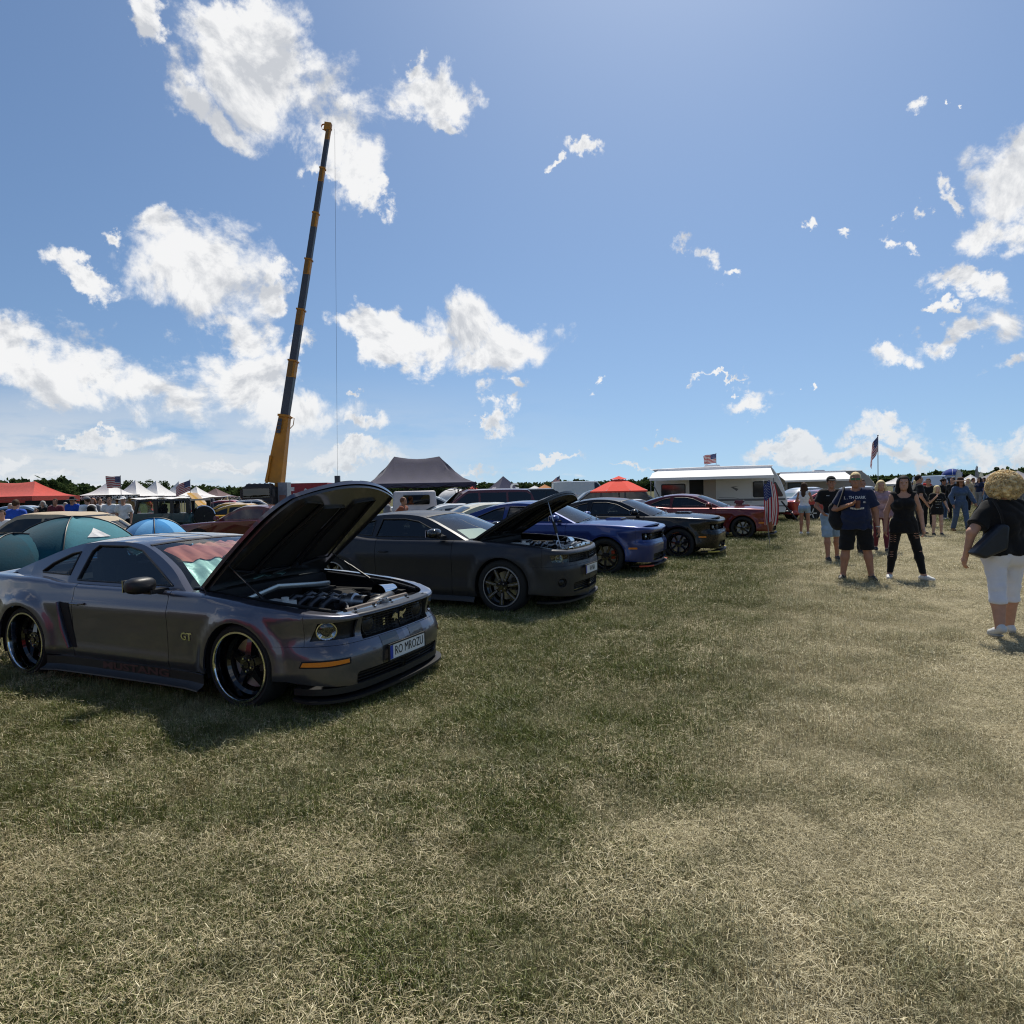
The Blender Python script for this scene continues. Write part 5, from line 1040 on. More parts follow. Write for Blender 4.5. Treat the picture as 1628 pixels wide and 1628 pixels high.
    # --- shoes
    if shoe:
        for i in (0, 1):
            tx, ty = math.sin(toes[i]), math.cos(toes[i]); a = ank[i]; fz = feet[i][2]; pt = feet[i][3] if len(feet[i]) > 3 else 0.
            hl = a + V3(-tx * .045, -ty * .045, -.045 + pt * .10); tp = a + V3(tx * .165, ty * .165, -.055 - pt * .02); ml = a + V3(tx * .07, ty * .07, -.04)
            so_ = sdf_obj('shoe', [(hl, ml, .040, .044, .02), (ml, tp, .044, .032, .02), (a + V3(0, 0, .0), hl + V3(tx * .03, ty * .03, .02), .042, .042, .02), ('cut', lambda X, Y, Z, fz=fz: .006 + min(fz, 0) - Z + 0 * X)], min(ht, .014), shoe, root)
            if detail: sdf_obj('sole', [(hl - V3(0, 0, .028), ml - V3(0, 0, .034), .041, .045, .01, 1.), (ml - V3(0, 0, .034), tp - V3(0, 0, .022), .045, .034, .01), ('cut', lambda X, Y, Z, a=a, fz=fz: np.maximum(.001 + fz * 0 - Z, Z - a[2] + .062) + 0 * X)], ht, SOLE, so_)
    # --- hair and hats
    hk, hm = hair[0], hair[1]; C_ = hd + V3(0, -.018, .028); hh_ = max(h * .8, .008)
    face_cut = ('cut', lambda X, Y, Z: np.where((Y > hd[1] + .035), np.minimum(np.minimum(.2, hd[2] + .075 - Z), .068 - np.abs(X - hd[0])), -1.))
    if hk == 'short': sdf_obj('hair', [('e', C_, (.084, .104, .105), .01), ('cut', lambda X, Y, Z: hd[2] - .02 - (Y < hd[1] - .05) * .04 - Z + 0 * X), face_cut], hh_, hm, root)
    elif hk in ('long', 'bob'):
        dz = .34 if hk == 'long' else .17; P = [('e', C_, (.092, .112, .112), .02), (C_ + V3(0, -.05, 0), C_ + V3(0, -.085, -dz), .082, .075, .04, .7)]
        for s_ in (-1, 1): P += [(C_ + V3(s_ * .066, -.01, .0), C_ + V3(s_ * .095, .0, -dz * .55), .036, .042, .03), (C_ + V3(s_ * .095, .0, -dz * .55), C_ + V3(s_ * .10, .03, -dz * 1.0), .042, .020, .03)]
        sdf_obj('hair', P + [face_cut], hh_, hm, root)
    elif hk == 'bun': sdf_obj('hair', [('e', C_, (.086, .106, .108), .01), ('e', C_ + V3(0, -.11, .02), (.045, .045, .045), .03), ('cut', lambda X, Y, Z: hd[2] - .05 - Z + 0 * X), face_cut], hh_, hm, root)
    elif hk == 'curly':
        r_ = np.random.default_rng(4); P = [('e', C_ + V3(0, -.01, .0), (.135, .145, .142), .01)]
        for _ in range(230):
            v = r_.normal(size=3); v /= np.linalg.norm(v)
            if v[2] < -.75 or (v[1] > .55 and v[2] < .3): continue
            P.append(('e', C_ + V3(0, -.01, -.01) + v * np.array((.145, .152, .148)) * r_.uniform(.92, 1.1), np.array((1, 1, 1)) * r_.uniform(.016, .028), .008))
        sdf_obj('hair', P + [face_cut], min(hh_, .0085), hm, root)
        cr_ = MB()
        for _ in range(1500):
            v = r_.normal(size=3); v /= np.linalg.norm(v)
            if v[2] < -.8 or (v[1] > .6 and v[2] < .2): continue
            b0 = C_ + V3(0, -.01, -.01) + v * np.array((.150, .157, .152)); t_ = np.cross(v, r_.normal(size=3)); t_ /= np.linalg.norm(t_); s2 = np.cross(v, t_); rr_ = r_.uniform(.010, .024); n_t = 7
            cr_.tube([b0 + t_ * rr_ * math.cos(a * 1.0) + s2 * rr_ * math.sin(a) + v * (.006 * a) for a in np.linspace(0, 5, n_t)], .0022, 3, cap=False)
        o = cr_.build('curls', hm, root, smooth=True, sharp=180, fixn=False); o['kind'] = 'stuff'
    if hat:
        kd, mt = hat; m = MB(); cz = hd + V3(0, -.012, .055)
        if kd == 'cap':
            m.sphere(cz, (.092, .112, .085), 20, z0=-.15); m.add([(cz[0] + x, cz[1] + y, cz[2] + z) for x, y, z in [(-.07, .085, .01), (-.075, .15, -.005), (0, .19, -.012), (.075, .15, -.005), (.07, .085, .01), (0, .10, .018), (-.07, .085, .004), (-.075, .15, -.012), (0, .19, -.02), (.075, .15, -.012), (.07, .085, .004)]], [(0, 1, 2, 5), (5, 2, 3, 4), (6, 8, 7), (6, 10, 9, 8), (0, 6, 7, 1), (1, 7, 8, 2), (2, 8, 9, 3), (3, 9, 10, 4)]); m.build('cap', mt, root, sharp=50)
        elif kd == 'wide':
            m.lathe([(.10, .001), (.10, .06), (.085, .085), (.0, .095), (-.005, .15), (-.03, .22), (-.035, .22), (-.012, .15), (-.008, .09)], 28, 'z', cz - V3(0, 0, .005)); m.build('wide_hat', mt, root)
        elif kd == 'beret': m.sphere(cz + V3(0, 0, .01), (.10, .12, .07), 16, z0=-.3); m.build('cap', mt, root)
    return root, dict(hd=hd, sh=shl, el=el, wr=wr, shirt=shirt, S=S_, ch=ch)
def chest_print(shirt, items, mat, root, name='shirt_print', back=False):
    """flat print laid on the cloth: items of (text, size, x, z)"""
    me = shirt.data; bvh = BVHTree.FromPolygons([v.co.copy() for v in me.vertices], [tuple(p.vertices) for p in me.polygons]); sg = -1 if back else 1; mb = MB()
    for (t, size, x0, z0, ws) in items:
        V, F = text_geo(t, size, 0, 'CENTER', .001); P = []
        for v in V:
            x, z = x0 - sg * v[0] * ws, z0 + v[1]; hit = bvh.ray_cast(Vector((x, sg * .6, z)), Vector((0, -sg, 0)))[0]; P.append((x, (hit.y if hit else sg * .12) + sg * .004, z))
        mb.add(P, F)
    return mb.build(name, mat, root, smooth=False, fixn=False)
PRINT = pm('white_print', (.62, .62, .6), .7)
def toward(p): return math.atan2(-(0 - p.x) * 1.0, (0 - p.y)) if False else math.atan2(p.x, -p.y) * 1.0
def heading(dx, dy): return math.atan2(-dx, dy)      # turn that points local +y along (dx, dy)
# --- man in navy shirt
a = gp(1361, 922); fc = heading(-a.x * .9 - .3, -a.y)
man, I = person('man in navy lettered t-shirt and black shorts holding a cup, sunglasses on', loc=a, Hh=1.83, face=fc, w=1.20, h=.0088, sk=SKT, top=('tee', CNAVY, .84), bot=('shorts', CB), hair=('short', HBL), feet=((-.22, 0, 0), (.19, .03, 0)), toes=(-.35, .3), belly=.035,
    arms=(((-.285, -.04, 1.12), (-.315, .05, .87)), ((.31, .0, 1.15), (.10, .26, 1.235))), group='people standing on the trodden strip')
chest_print(I['shirt'], [('L', .07, .155, 1.345, 1.), ('\u25b8' if False else '.', .06, .12, 1.345, 1.), ('TH DARK', .066, -.02, 1.35, .85), ('=', .07, -.12, 1.27, 1.)], PRINT, man)
m = MB(); 
for k in range(9): m.box((.07 - .022 * k, .232, 1.17 + .006 * abs(k - 4) * .5), (.017, .004, .028))
m.build('shirt_print', PRINT, man, smooth=False)
m = MB(); w_ = I['wr'][1]; c0 = Vector((-.025, .262, 1.245)); m.lathe([(-.065, .034), (.06, .040), (.06, .036), (-.05, .03)], 18, 'z', c0); m.build('cup', pm('brown_cup', (.14, .05, .03), .5), man)
hd = I['hd']; m = MB(); 
for s_ in (-1, 1): m.box((hd[0] + s_ * .036, hd[1] + .098, hd[2] + .012), (.062, .012, .034)); m.box((hd[0] + s_ * .078, hd[1] + .045, hd[2] + .014), (.006, .10, .008), mi=1)
m.build('sunglasses', [pm('green_lens', (.02, .09, .05), .08, .6), BLACK], man, sharp=30)
bp = sdf_obj('shoulder_bag', [((.30, -.06, 1.18), (.26, .02, .92), .10, .11, .05, .9), ((.22, -.02, 1.0), (.30, 0, 1.0), .10, .10, .05, .8)], .012, cloth('bag_black', (.014, .014, .015)), man)
m = MB(); m.tube([tuple(p) for p in spline([(.30, -.10, 1.22), (.20, -.10, 1.47), (.17, .0, 1.515), (.19, .10, 1.42), (.26, .14, 1.20)], 6)], .014, 6, flat=2.); m.build('bag_strap', CB, bp)
m = MB(); m.box(tuple(I['wr'][0] + np.array((0.0, .025, -.10))), (.05, .03, .13)); m.build('phone', BLACK, man)
m = MB(); m.lathe([(-.008, .034), (.008, .034)], 14, 'z', tuple(I['wr'][0] + np.array((0, 0, .01)))); m.build('bracelet', SHOEW, man)
# --- woman in black with ripped leggings
a = gp(1437, 921); fc = heading(-a.x * .8, -a.y)
wom, I = person('woman in black tank top and ripped black leggings, white trainers, legs apart', loc=a, Hh=1.75, face=fc, w=1.05, h=.0088, sk=SK, fem=True, top=('tank', CB, .80), bot=('slim', CB), shoe=SHOEW, hair=('long', HB), feet=((-.28, .05, 0), (.21, 0, 0)), toes=(-.9, .2),
    arms=(((-.245, -.04, 1.15), (-.275, .05, .88)), ((.25, -.04, 1.15), (.27, .03, .88))), group='people standing on the trodden strip')
def rips(root, items, mat, tr='trousers'):
    t = [c for c in root.children if c.name.startswith(tr)][0]; me = t.data; bvh = BVHTree.FromPolygons([v.co.copy() for v in me.vertices], [tuple(p.vertices) for p in me.polygons])
    for (x0, z0, wd, ht_) in items:
        pts = []; P = [(x0 + wd * (u - .5), z0 + ht_ * .5 * math.sin(PI * u) * s) for s in (1, -1) for u in (np.linspace(0, 1, 9) if s == 1 else np.linspace(1, 0, 9)[1:-1])]
        for x, z in P:
            hit = bvh.ray_cast(Vector((x, .6, z)), Vector((0, -1, 0)))[0]; pts.append((x, (hit.y if hit else .06) + .003, z))
        m = MB(); m.add(pts, [tuple(range(len(pts)))]); m.build('rip', mat, t, smooth=False, fixn=False)
rips(wom, [(.155, .79, .075, .016), (.16, .755, .09, .018), (.16, .72, .095, .022), (.165, .685, .09, .022), (.165, .65, .085, .018), (.185, .47, .06, .015), (.187, .43, .065, .016), (.188, .395, .06, .013), (-.17, .79, .07, .018), (-.175, .75, .09, .022), (-.185, .715, .07, .016), (-.235, .49, .05, .014)], SK)
# --- woman walking away in white capri trousers
a = gp(1596, 1009); fc = heading(.08, 1)
wal, I = person('woman seen from behind in black top and white capri trousers, curly blonde hair', loc=a, Hh=1.68, face=fc, w=1.36, h=.0088, sk=SK, fem=True, top=('tee', CB, .91), bot=('capri', CWP), shoe=SHOEW, hair=('curly', HBL), feet=((-.165, -.20, .02, .5), (.135, .12, 0)),
    arms=(((-.37, -.05, 1.15), (-.40, .0, .90)), ((.34, .02, 1.16), (.27, .26, 1.30))), group=None)
bag = MB(); bag.prism([(-.46, .93), (-.33, .87), (-.10, .97), (-.08, 1.23), (-.16, 1.25)], .15, 'y', -.24); bo = bag.build('shoulder_bag', pm('bag_navy_leather', (.013, .016, .022), .42, spec=.5, vary=.3, bump=.3, bscale=30), wal, sharp=70)
bv = bo.modifiers.new('soft', 'BEVEL'); bv.width = .03; bv.segments = 3
m = MB(); m.tube([tuple(p) for p in spline([(-.13, -.20, 1.22), (-.15, -.17, 1.38), (-.16, -.02, 1.515), (-.22, .12, 1.38), (-.30, .14, 1.18)], 8)], .011, 6, flat=1.8); m.build('strap', CB, bo)
# --- others on the right
def crew(px, py, lbl, Hh=1.75, fx=None, h=.016, **kw):
    p = gp(px, py); f = heading(*(fx or (-p.x, -p.y))); return person(lbl, loc=p, Hh=Hh, face=f, h=h, **kw)
wl = lambda s: (((-.10, s * .16, 0), (.10, -s * .16, .02)))
d1, I = crew(1322, 891, 'young man in black cap, black t-shirt and light denim shorts', 1.80, (-.2, -1), h=.013, sk=SKT, top=('tee', CB, .88), bot=('shorts', CDENL), hair=('short', HBR), hat=('cap', CB), feet=((-.14, -.12, 0), (.10, .12, 0)), arms=(((-.29, 0, 1.15), (-.20, .22, 1.08)), ((.29, 0, 1.15), (.22, .20, 1.02))), group='people standing on the trodden strip')
chest_print(I['shirt'], [('ROCK', .035, .09, 1.36, 1.)] if False else [('===', .035, .09, 1.36, 1.)], PRINT, d1)
crew(1279, 850, 'woman with long dark hair in white top and denim shorts by caravan', 1.70, (.55, .7), fem=True, w=.92, sk=SKT, top=('crop', CWHITE, .98), bot=('short', CDENL), shoe=SHOEW, hair=('long', HBR), arms=(((-.25, .05, 1.16), (-.16, .22, 1.10)), ((.24, .06, 1.17), (.16, .24, 1.14))))
crew(1401, 877, 'blonde woman in plaid shirt and maroon trousers walking behind the ripped leggings', 1.70, (-.4, -1), fem=True, top=('jacket', CPLAID, .84), bot=('slim', CMAR), hair=('bob', HBL), feet=wl(1))
crew(1370, 880, 'man half hidden behind the navy shirt, walking in black', 1.74, (-.1, -1), sk=SKT, top=('tee', CB), hair=('short', HBR), feet=wl(-1))
crew(1460, 850, 'big man in black t-shirt and black trousers standing turned away', 1.86, (.9, -.25), w=1.22, top=('tee', CB, .86), bot=('long', CB), hair=('short', HB), feet=((-.13, .12, 0), (.13, -.06, 0)), arms=(((-.30, .0, 1.15), (-.22, .20, 1.0)), ((.31, -.02, 1.14), (.28, .14, .90))), belly=.03)
g1, I = crew(1490, 851, 'girl with long fair hair in oversized black t-shirt with white print', 1.52, (-.25, -1), fem=True, w=.98, h=.013, sk=SKP, top=('tee', CB, .74), bot=('short', CB), hair=('long', HBL), feet=((-.13, 0, 0), (.12, 0, 0)), arms=(((-.25, 0, 1.15), (-.30, .10, .95)), ((.24, .04, 1.16), (.12, .20, 1.34))))
chest_print(I['shirt'], [('POSE', .085, 0, 1.27, 1.), ('FOR ROCK', .07, 0, 1.16, .8), ('AND ROLL', .07, 0, 1.06, .8)] if False else [('\u2014\u2014', .08, .0, 1.27, .8), ('=\u2014=', .08, 0, 1.19, 1.1), ('\u2014\u2014\u2014', .08, 0, 1.11, .7), ('\u2014\u2014', .08, 0, .99, 1.)], PRINT, g1)
crew(1527, 846, 'woman in blue denim jacket and jeans under a wide brown hat', 1.74, (-.2, -1), fem=True, sk=SKT, top=('jacket', CDEN, .86), bot=('long', CDEN), shoe=pm('tan_boot', (.2, .11, .05), .6), hair=('long', HBR), hat=('wide', pm('brown_felt', (.09, .045, .025), .9)), feet=((-.17, .14, 0), (.14, -.18, .03)), arms=(((-.30, .02, 1.15), (-.36, .14, .95)), ((.27, -.03, 1.15), (.25, .08, .92))))
crew(1500, 826, 'woman in black top and jeans with arm raised to face', 1.76, (.5, -1), fem=True, sk=SKT, top=('tee', CB), bot=('long', CDEN), shoe=SHOEW, hair=('bun', HB), hat=('beret', CB), arms=(((-.26, .08, 1.17), (-.10, .14, 1.50)), ((.27, 0, 1.15), (.18, .20, 1.10))))
crew(1515, 827, 'man in long black jacket and black trousers behind the wide hat', 1.80, (-1, -.4), top=('jacket', CB), bot=('long', CB), hair=('short', HBR))
crew(1446, 838, 'woman in lime yellow top with short grey hair', 1.68, (.2, 1), fem=True, w=1.1, top=('tee', COLIVE), bot=('long', CTAN), hair=('bun', HGR))
crew(1476, 838, 'man in black printed t-shirt beside the big man', 1.76, (-.6, -1), top=('tee', CB), bot=('long', CB), hair=('short', HBR))
# ------------------------------------------------------------------ wood and single trees on the horizon
def leafmat(n, c):
    m = bpy.data.materials.new(n); m.use_nodes = True; q = NB(m.node_tree); N = m.node_tree.nodes; N.remove(N['Principled BSDF']); oc = q.n('ShaderNodeNewGeometry').outputs['Position']
    cc = q.mix(q.lin(q.noise(oc, .35, 5, .6), .3, .7), tuple(k * .6 for k in c), tuple(k * 1.45 for k in c)); mx = q.n('ShaderNodeMixShader', {0: .38, 1: q.n('ShaderNodeBsdfDiffuse', {0: cc}).outputs[0], 2: q.n('ShaderNodeBsdfTranslucent', {0: cc}).outputs[0]})
    m.node_tree.links.new(mx.outputs[0], N['Material Output'].inputs[0]); return m
LEAFA, LEAFB, LEAFC = leafmat('leaf_dark', (.045, .070, .026)), leafmat('leaf_mid', (.065, .095, .034)), leafmat('leaf_light', (.11, .14, .05)); BARK = pm('bark', (.06, .045, .032), .9, bump=.5, bscale=8.)
def hor(px): return 781 - math.tan(ROLL) * (px - 814)
def leaves(mb, C, Rr, n, size, r_, mis=(0, 1)):
    v = r_.normal(size=(n, 3)); v /= np.linalg.norm(v, axis=1, keepdims=True); P = np.array(C) + v * np.array(Rr) * (r_.uniform(.55, 1.08, (n, 1)))
    a = r_.normal(size=(n, 3)); a /= np.linalg.norm(a, axis=1, keepdims=True); b_ = np.cross(a, r_.normal(size=(n, 3))); b_ /= np.maximum(np.linalg.norm(b_, axis=1, keepdims=True), 1e-6); s = size * r_.uniform(.6, 1.4, (n, 1))
    V = np.stack([P - a * s, P + b_ * s * .7, P + a * s, P - b_ * s * .7], 1).reshape(-1, 3); f = np.arange(4 * n).reshape(n, 4); mb.add(V, f, list(r_.choice(mis, n)))
r_ = np.random.default_rng(21); wood = MB(); 
TL = [(-60,40),(0,40),(100,36),(200,27),(300,21),(400,18),(520,17),(640,16),(760,15),(880,15),(1000,18),(1120,16),(1250,16),(1380,15),(1480,15),(1560,17),(1640,21),(1700,20)]
def wdist(px): return np.interp(px, [-100, 200, 500, 1000, 1700], [170, 240, 330, 330, 300])
pxs = np.arange(-150, 1790, 3.2)
for px in pxs:
    d = wdist(px); top = np.interp(px, [t[0] for t in TL], [t[1] for t in TL]) * (.66 + .46 * vnoise(np.array([px]), np.array([0.]), .035, 12)[0]) / 1040 * d + 1.65
    x = (px - 814) / 1040 * d
    for row in range(2):
        hh = top * (1 - .22 * row) * r_.uniform(.86, 1.05); w_ = r_.uniform(2.0, 3.6); leaves(wood, (x + r_.normal(0, 1), d - row * 5, hh * .52), (w_, 1.6, hh * .50), 64, 1.0, r_, (0, 0, 0, 1) if row == 0 else (0, 0, 1, 1, 2 if r_.random() < .2 else 0))
bk = []
for k, px in enumerate(np.arange(-150, 1800, 15)): d = wdist(px) + 4; t = np.interp(px, [q_[0] for q_ in TL], [q_[1] for q_ in TL]) * .62 / 1040 * d + 1.2; x = (px - 814) / 1040 * d; bk.append([(x, d, -1), (x, d + 1, t), (x, d + 30, t + .5), (x, d + 32, -1)])
wood.grid(bk, mi=0)
o = wood.build('wood', [LEAFA, LEAFB, LEAFC], smooth=False, fixn=False); tag(o, 'far dark green wood along the whole horizon', kind='stuff')
def tree_mesh(sd, kind):
    r_ = np.random.default_rng(sd); c = MB()
    for k in range(9 if kind != 'pine' else 7):
        if kind == 'pine': z = .42 + .5 * k / 6; rr = .17 * (1.15 - z) + .05; leaves(c, (r_.normal(0, .03), r_.normal(0, .03), z), (rr * 1.5, rr * 1.5, .07), 110, .035, r_, (0, 0, 1))
        else: a = r_.random() * 6.28; rad = r_.uniform(.0, .24); z = r_.uniform(.42, .85); leaves(c, (rad * math.cos(a), rad * math.sin(a), z), (r_.uniform(.13, .2), r_.uniform(.13, .2), r_.uniform(.1, .16)), 100, .032, r_, (0, 1, 1, 2) if kind == 'bush' else (0, 0, 1))
    t = MB(); t.tube([(0, 0, 0), (.01, 0, .3), (0, .01, .75)], [.03, .022, .006], 7)
    for k in range(5): a = k * 1.3; t.tube([(0, 0, .35 + .07 * k), (.15 * math.cos(a), .15 * math.sin(a), .55 + .07 * k)], [.012, .004], 5)
    return c.mesh('crown', [LEAFA, LEAFB, LEAFC], False, fixn=False), t.mesh('trunk', BARK)
TM = {k: [tree_mesh(40 + i + 7 * j, k) for j in range(2)] for i, k in enumerate(('round', 'pine', 'bush'))}
TR = [(35, 762, 'round'), (48, 761, 'round'), (70, 761, 'pine'), (86, 760, 'pine'), (100, 764, 'round'), (112, 766, 'bush'), (205, 760, 'round'), (232, 758, 'round'), (262, 761, 'round'), (245, 768, 'bush'), (385, 772, 'bush'), (640, 768, 'round'), (782, 766, 'round'), (825, 768, 'round'), (843, 767, 'round'), (870, 764, 'round'), (955, 764, 'round'), (962, 763, 'round'), (1005, 760, 'round'), (1022, 762, 'round'), (1585, 741, 'pine'), (1610, 744, 'round'), (1622, 745, 'round'), (1500, 751, 'round'), (1450, 755, 'round'), (120, 788, 'bush'), (392, 788, 'bush')]
nm_ = {'round': 'dark green broadleaf tree', 'pine': 'dark ragged pine', 'bush': 'lighter green bushy tree'}
seen_tr = []
for i, (px, py, kd) in enumerate(TR):
    d = float(wdist(px)) - (18 if py < 780 else 40); top = (hor(px) - py) / 1040 * d + 1.65; cr, tk = TM[kd][i % 2]; x = (px - 814) / 1040 * d
    where = 'behind the red tent' if px < 110 else 'left of the white tents' if px < 150 else 'behind the white peaked tents' if px < 300 else 'left of the crane truck' if px < 420 else 'behind the dark canopy' if px < 700 else 'behind the script tent' if px < 860 else 'left of the red parasol' if px < 990 else 'behind the red parasol' if px < 1100 else 'tallest above the wood on the right' if px == 1585 else 'above the grey domed tent' if px == 1610 else 'above the curly blonde hair' if px == 1622 else 'above the blue dome' if px == 1500 else 'above the woman in lime yellow'
    same = [q_ for q_ in seen_tr if q_ == (kd, where)]; seen_tr.append((kd, where)); t = thing('tree', ('', 'second ', 'third ', 'fourth ', 'fifth ')[len(same)] + nm_[kd] + (' from the left ' if same else ' ') + where, 'tree', (x, d, 0), i * 1.7, 'single trees in front of the far wood')
    for nme, me in (('crown', cr), ('trunk', tk)): o = link(bpy.data.objects.new(nme, me), t)
    t.scale = (top * .95,) * 3 if kd != 'bush' else (top * 1.1, top * 1.1, top)
# ------------------------------------------------------------------ flags
FRED, FWHT, FBLU = cloth('flag_red', (.42, .03, .04), .1), cloth('flag_white', (.66, .64, .62), .05), cloth('flag_blue', (.03, .045, .16), .1); POLE = pm('pole_grey', (.25, .25, .26), .5, .5)
def us_flag(label, base, h, L, W_, ang, hang=False, seed=0, droop=.25, amp=.10, px=None, group='striped flags with stars', r=.02, tilt=(0, 0)):
    t = thing('flag', label, 'flag', base, 0, group); m = MB(); top = Vector((tilt[0], tilt[1], h)); m.tube([(0, 0, 0), top], r, 8); m.sphere(top, r * 2, 8); m.build('flag_pole', POLE, t)
    dx, dy = math.cos(ang), math.sin(ang); nu, nv = 27, 26
    def P(u, v):                                          # u along the fly, v across from the top stripe down
        if hang: 
            k = .45 + .35 * v * 0 + .30 * math.sin(2.1 * u + .4); wv = amp * math.sin(v * 11 + seed + 2.4 * u) * (.35 + u)
            return top + Vector((dx * (v * W_ * k) + dy * wv, dy * (v * W_ * k) - dx * wv, -u * L - .02 - .06 * math.sin(v * 9 + seed)))
        wv = amp * math.sin(u * 7.5 - v * 1.6 + seed) * (.15 + u); return top + Vector((dx * u * L * .93 - dy * wv, dy * u * L * .93 + dx * wv, -v * W_ - droop * L * u ** 1.4 - .02 + .3 * wv * u))
    G_ = np.array([[P(i / nu, j / nv)[:] for j in range(nv + 1)] for i in range(nu + 1)]); q = MB(); mi = []
    for i in range(nu):
        for j in range(nv): mi.append(2 if (i < nu * .4 and j < 14) else (j // 2) % 2)
    n = nv + 1; q.add(G_.reshape(-1, 3), [(i * n + j, i * n + j + 1, (i + 1) * n + j + 1, (i + 1) * n + j) for i in range(nu) for j in range(nv)], mi)
    fo = q.build('flag_cloth', [FRED, FWHT, FBLU], t, sharp=180, fixn=False)
    s = MB(); 
    for a in range(9):
        for b_ in range(11):
            if (a + b_) % 2: continue
            u, v = .4 * (b_ + .9) / 12.2, .53 * (a + .9) / 10.3; c = P(u, v); eu = (P(u + .01, v) - c).normalized(); ev = (P(u, v + .01) - c).normalized(); nn = eu.cross(ev).normalized() * .006; rs = W_ * .021
            for sgn in (-1, 1):
                pts = [c + nn * sgn + (eu * math.cos(k * PI / 5) + ev * math.sin(k * PI / 5)) * (rs if k % 2 == 0 else rs * .45) for k in range(10)]; s.add([p[:] for p in pts], [tuple(range(10))])
    so_ = s.build('stars', FWHT, fo, smooth=False, fixn=False); so_['kind'] = 'stuff'
    return t
p = gp(1224, 868); us_flag('striped flag hanging from a short staff stuck in the grass by the maroon coupe', (p.x, p.y, 0), 1.76, 1.12, .56, 0.0, hang=True, amp=.045, r=.010, tilt=(-.16, 0))
p = at(1396, 768, 36); us_flag('striped flag flying on a tall thin pole behind the navy shirt man', (p.x, 36, 0), 4.25, 1.35, .85, 3.9, droop=.75, seed=1., r=.022)
p = at(1139, 770, 33.5); us_flag('striped flag flying above the roof of the white caravan', (p.x, 33.5, 0), 3.35, .70, .46, PI, droop=.15, seed=2., r=.012)
p = at(193, 795, 46); us_flag('striped flag flying in front of the first white peaked tent', (p.x, 46, 0), 3.35, 1.2, .80, PI - .2, droop=.0, seed=.5)
p = at(303, 790, 44); us_flag('striped flag leaning among the white peaked tents', (p.x, 44, 0), 2.9, .95, .72, PI + .3, droop=.45, seed=3., tilt=(0, 0))
p = at(890, 778, 62); us_flag('small striped flag over the orange tent', (p.x, 62, 0), 3.0, .7, .5, PI, droop=.6, seed=4.)
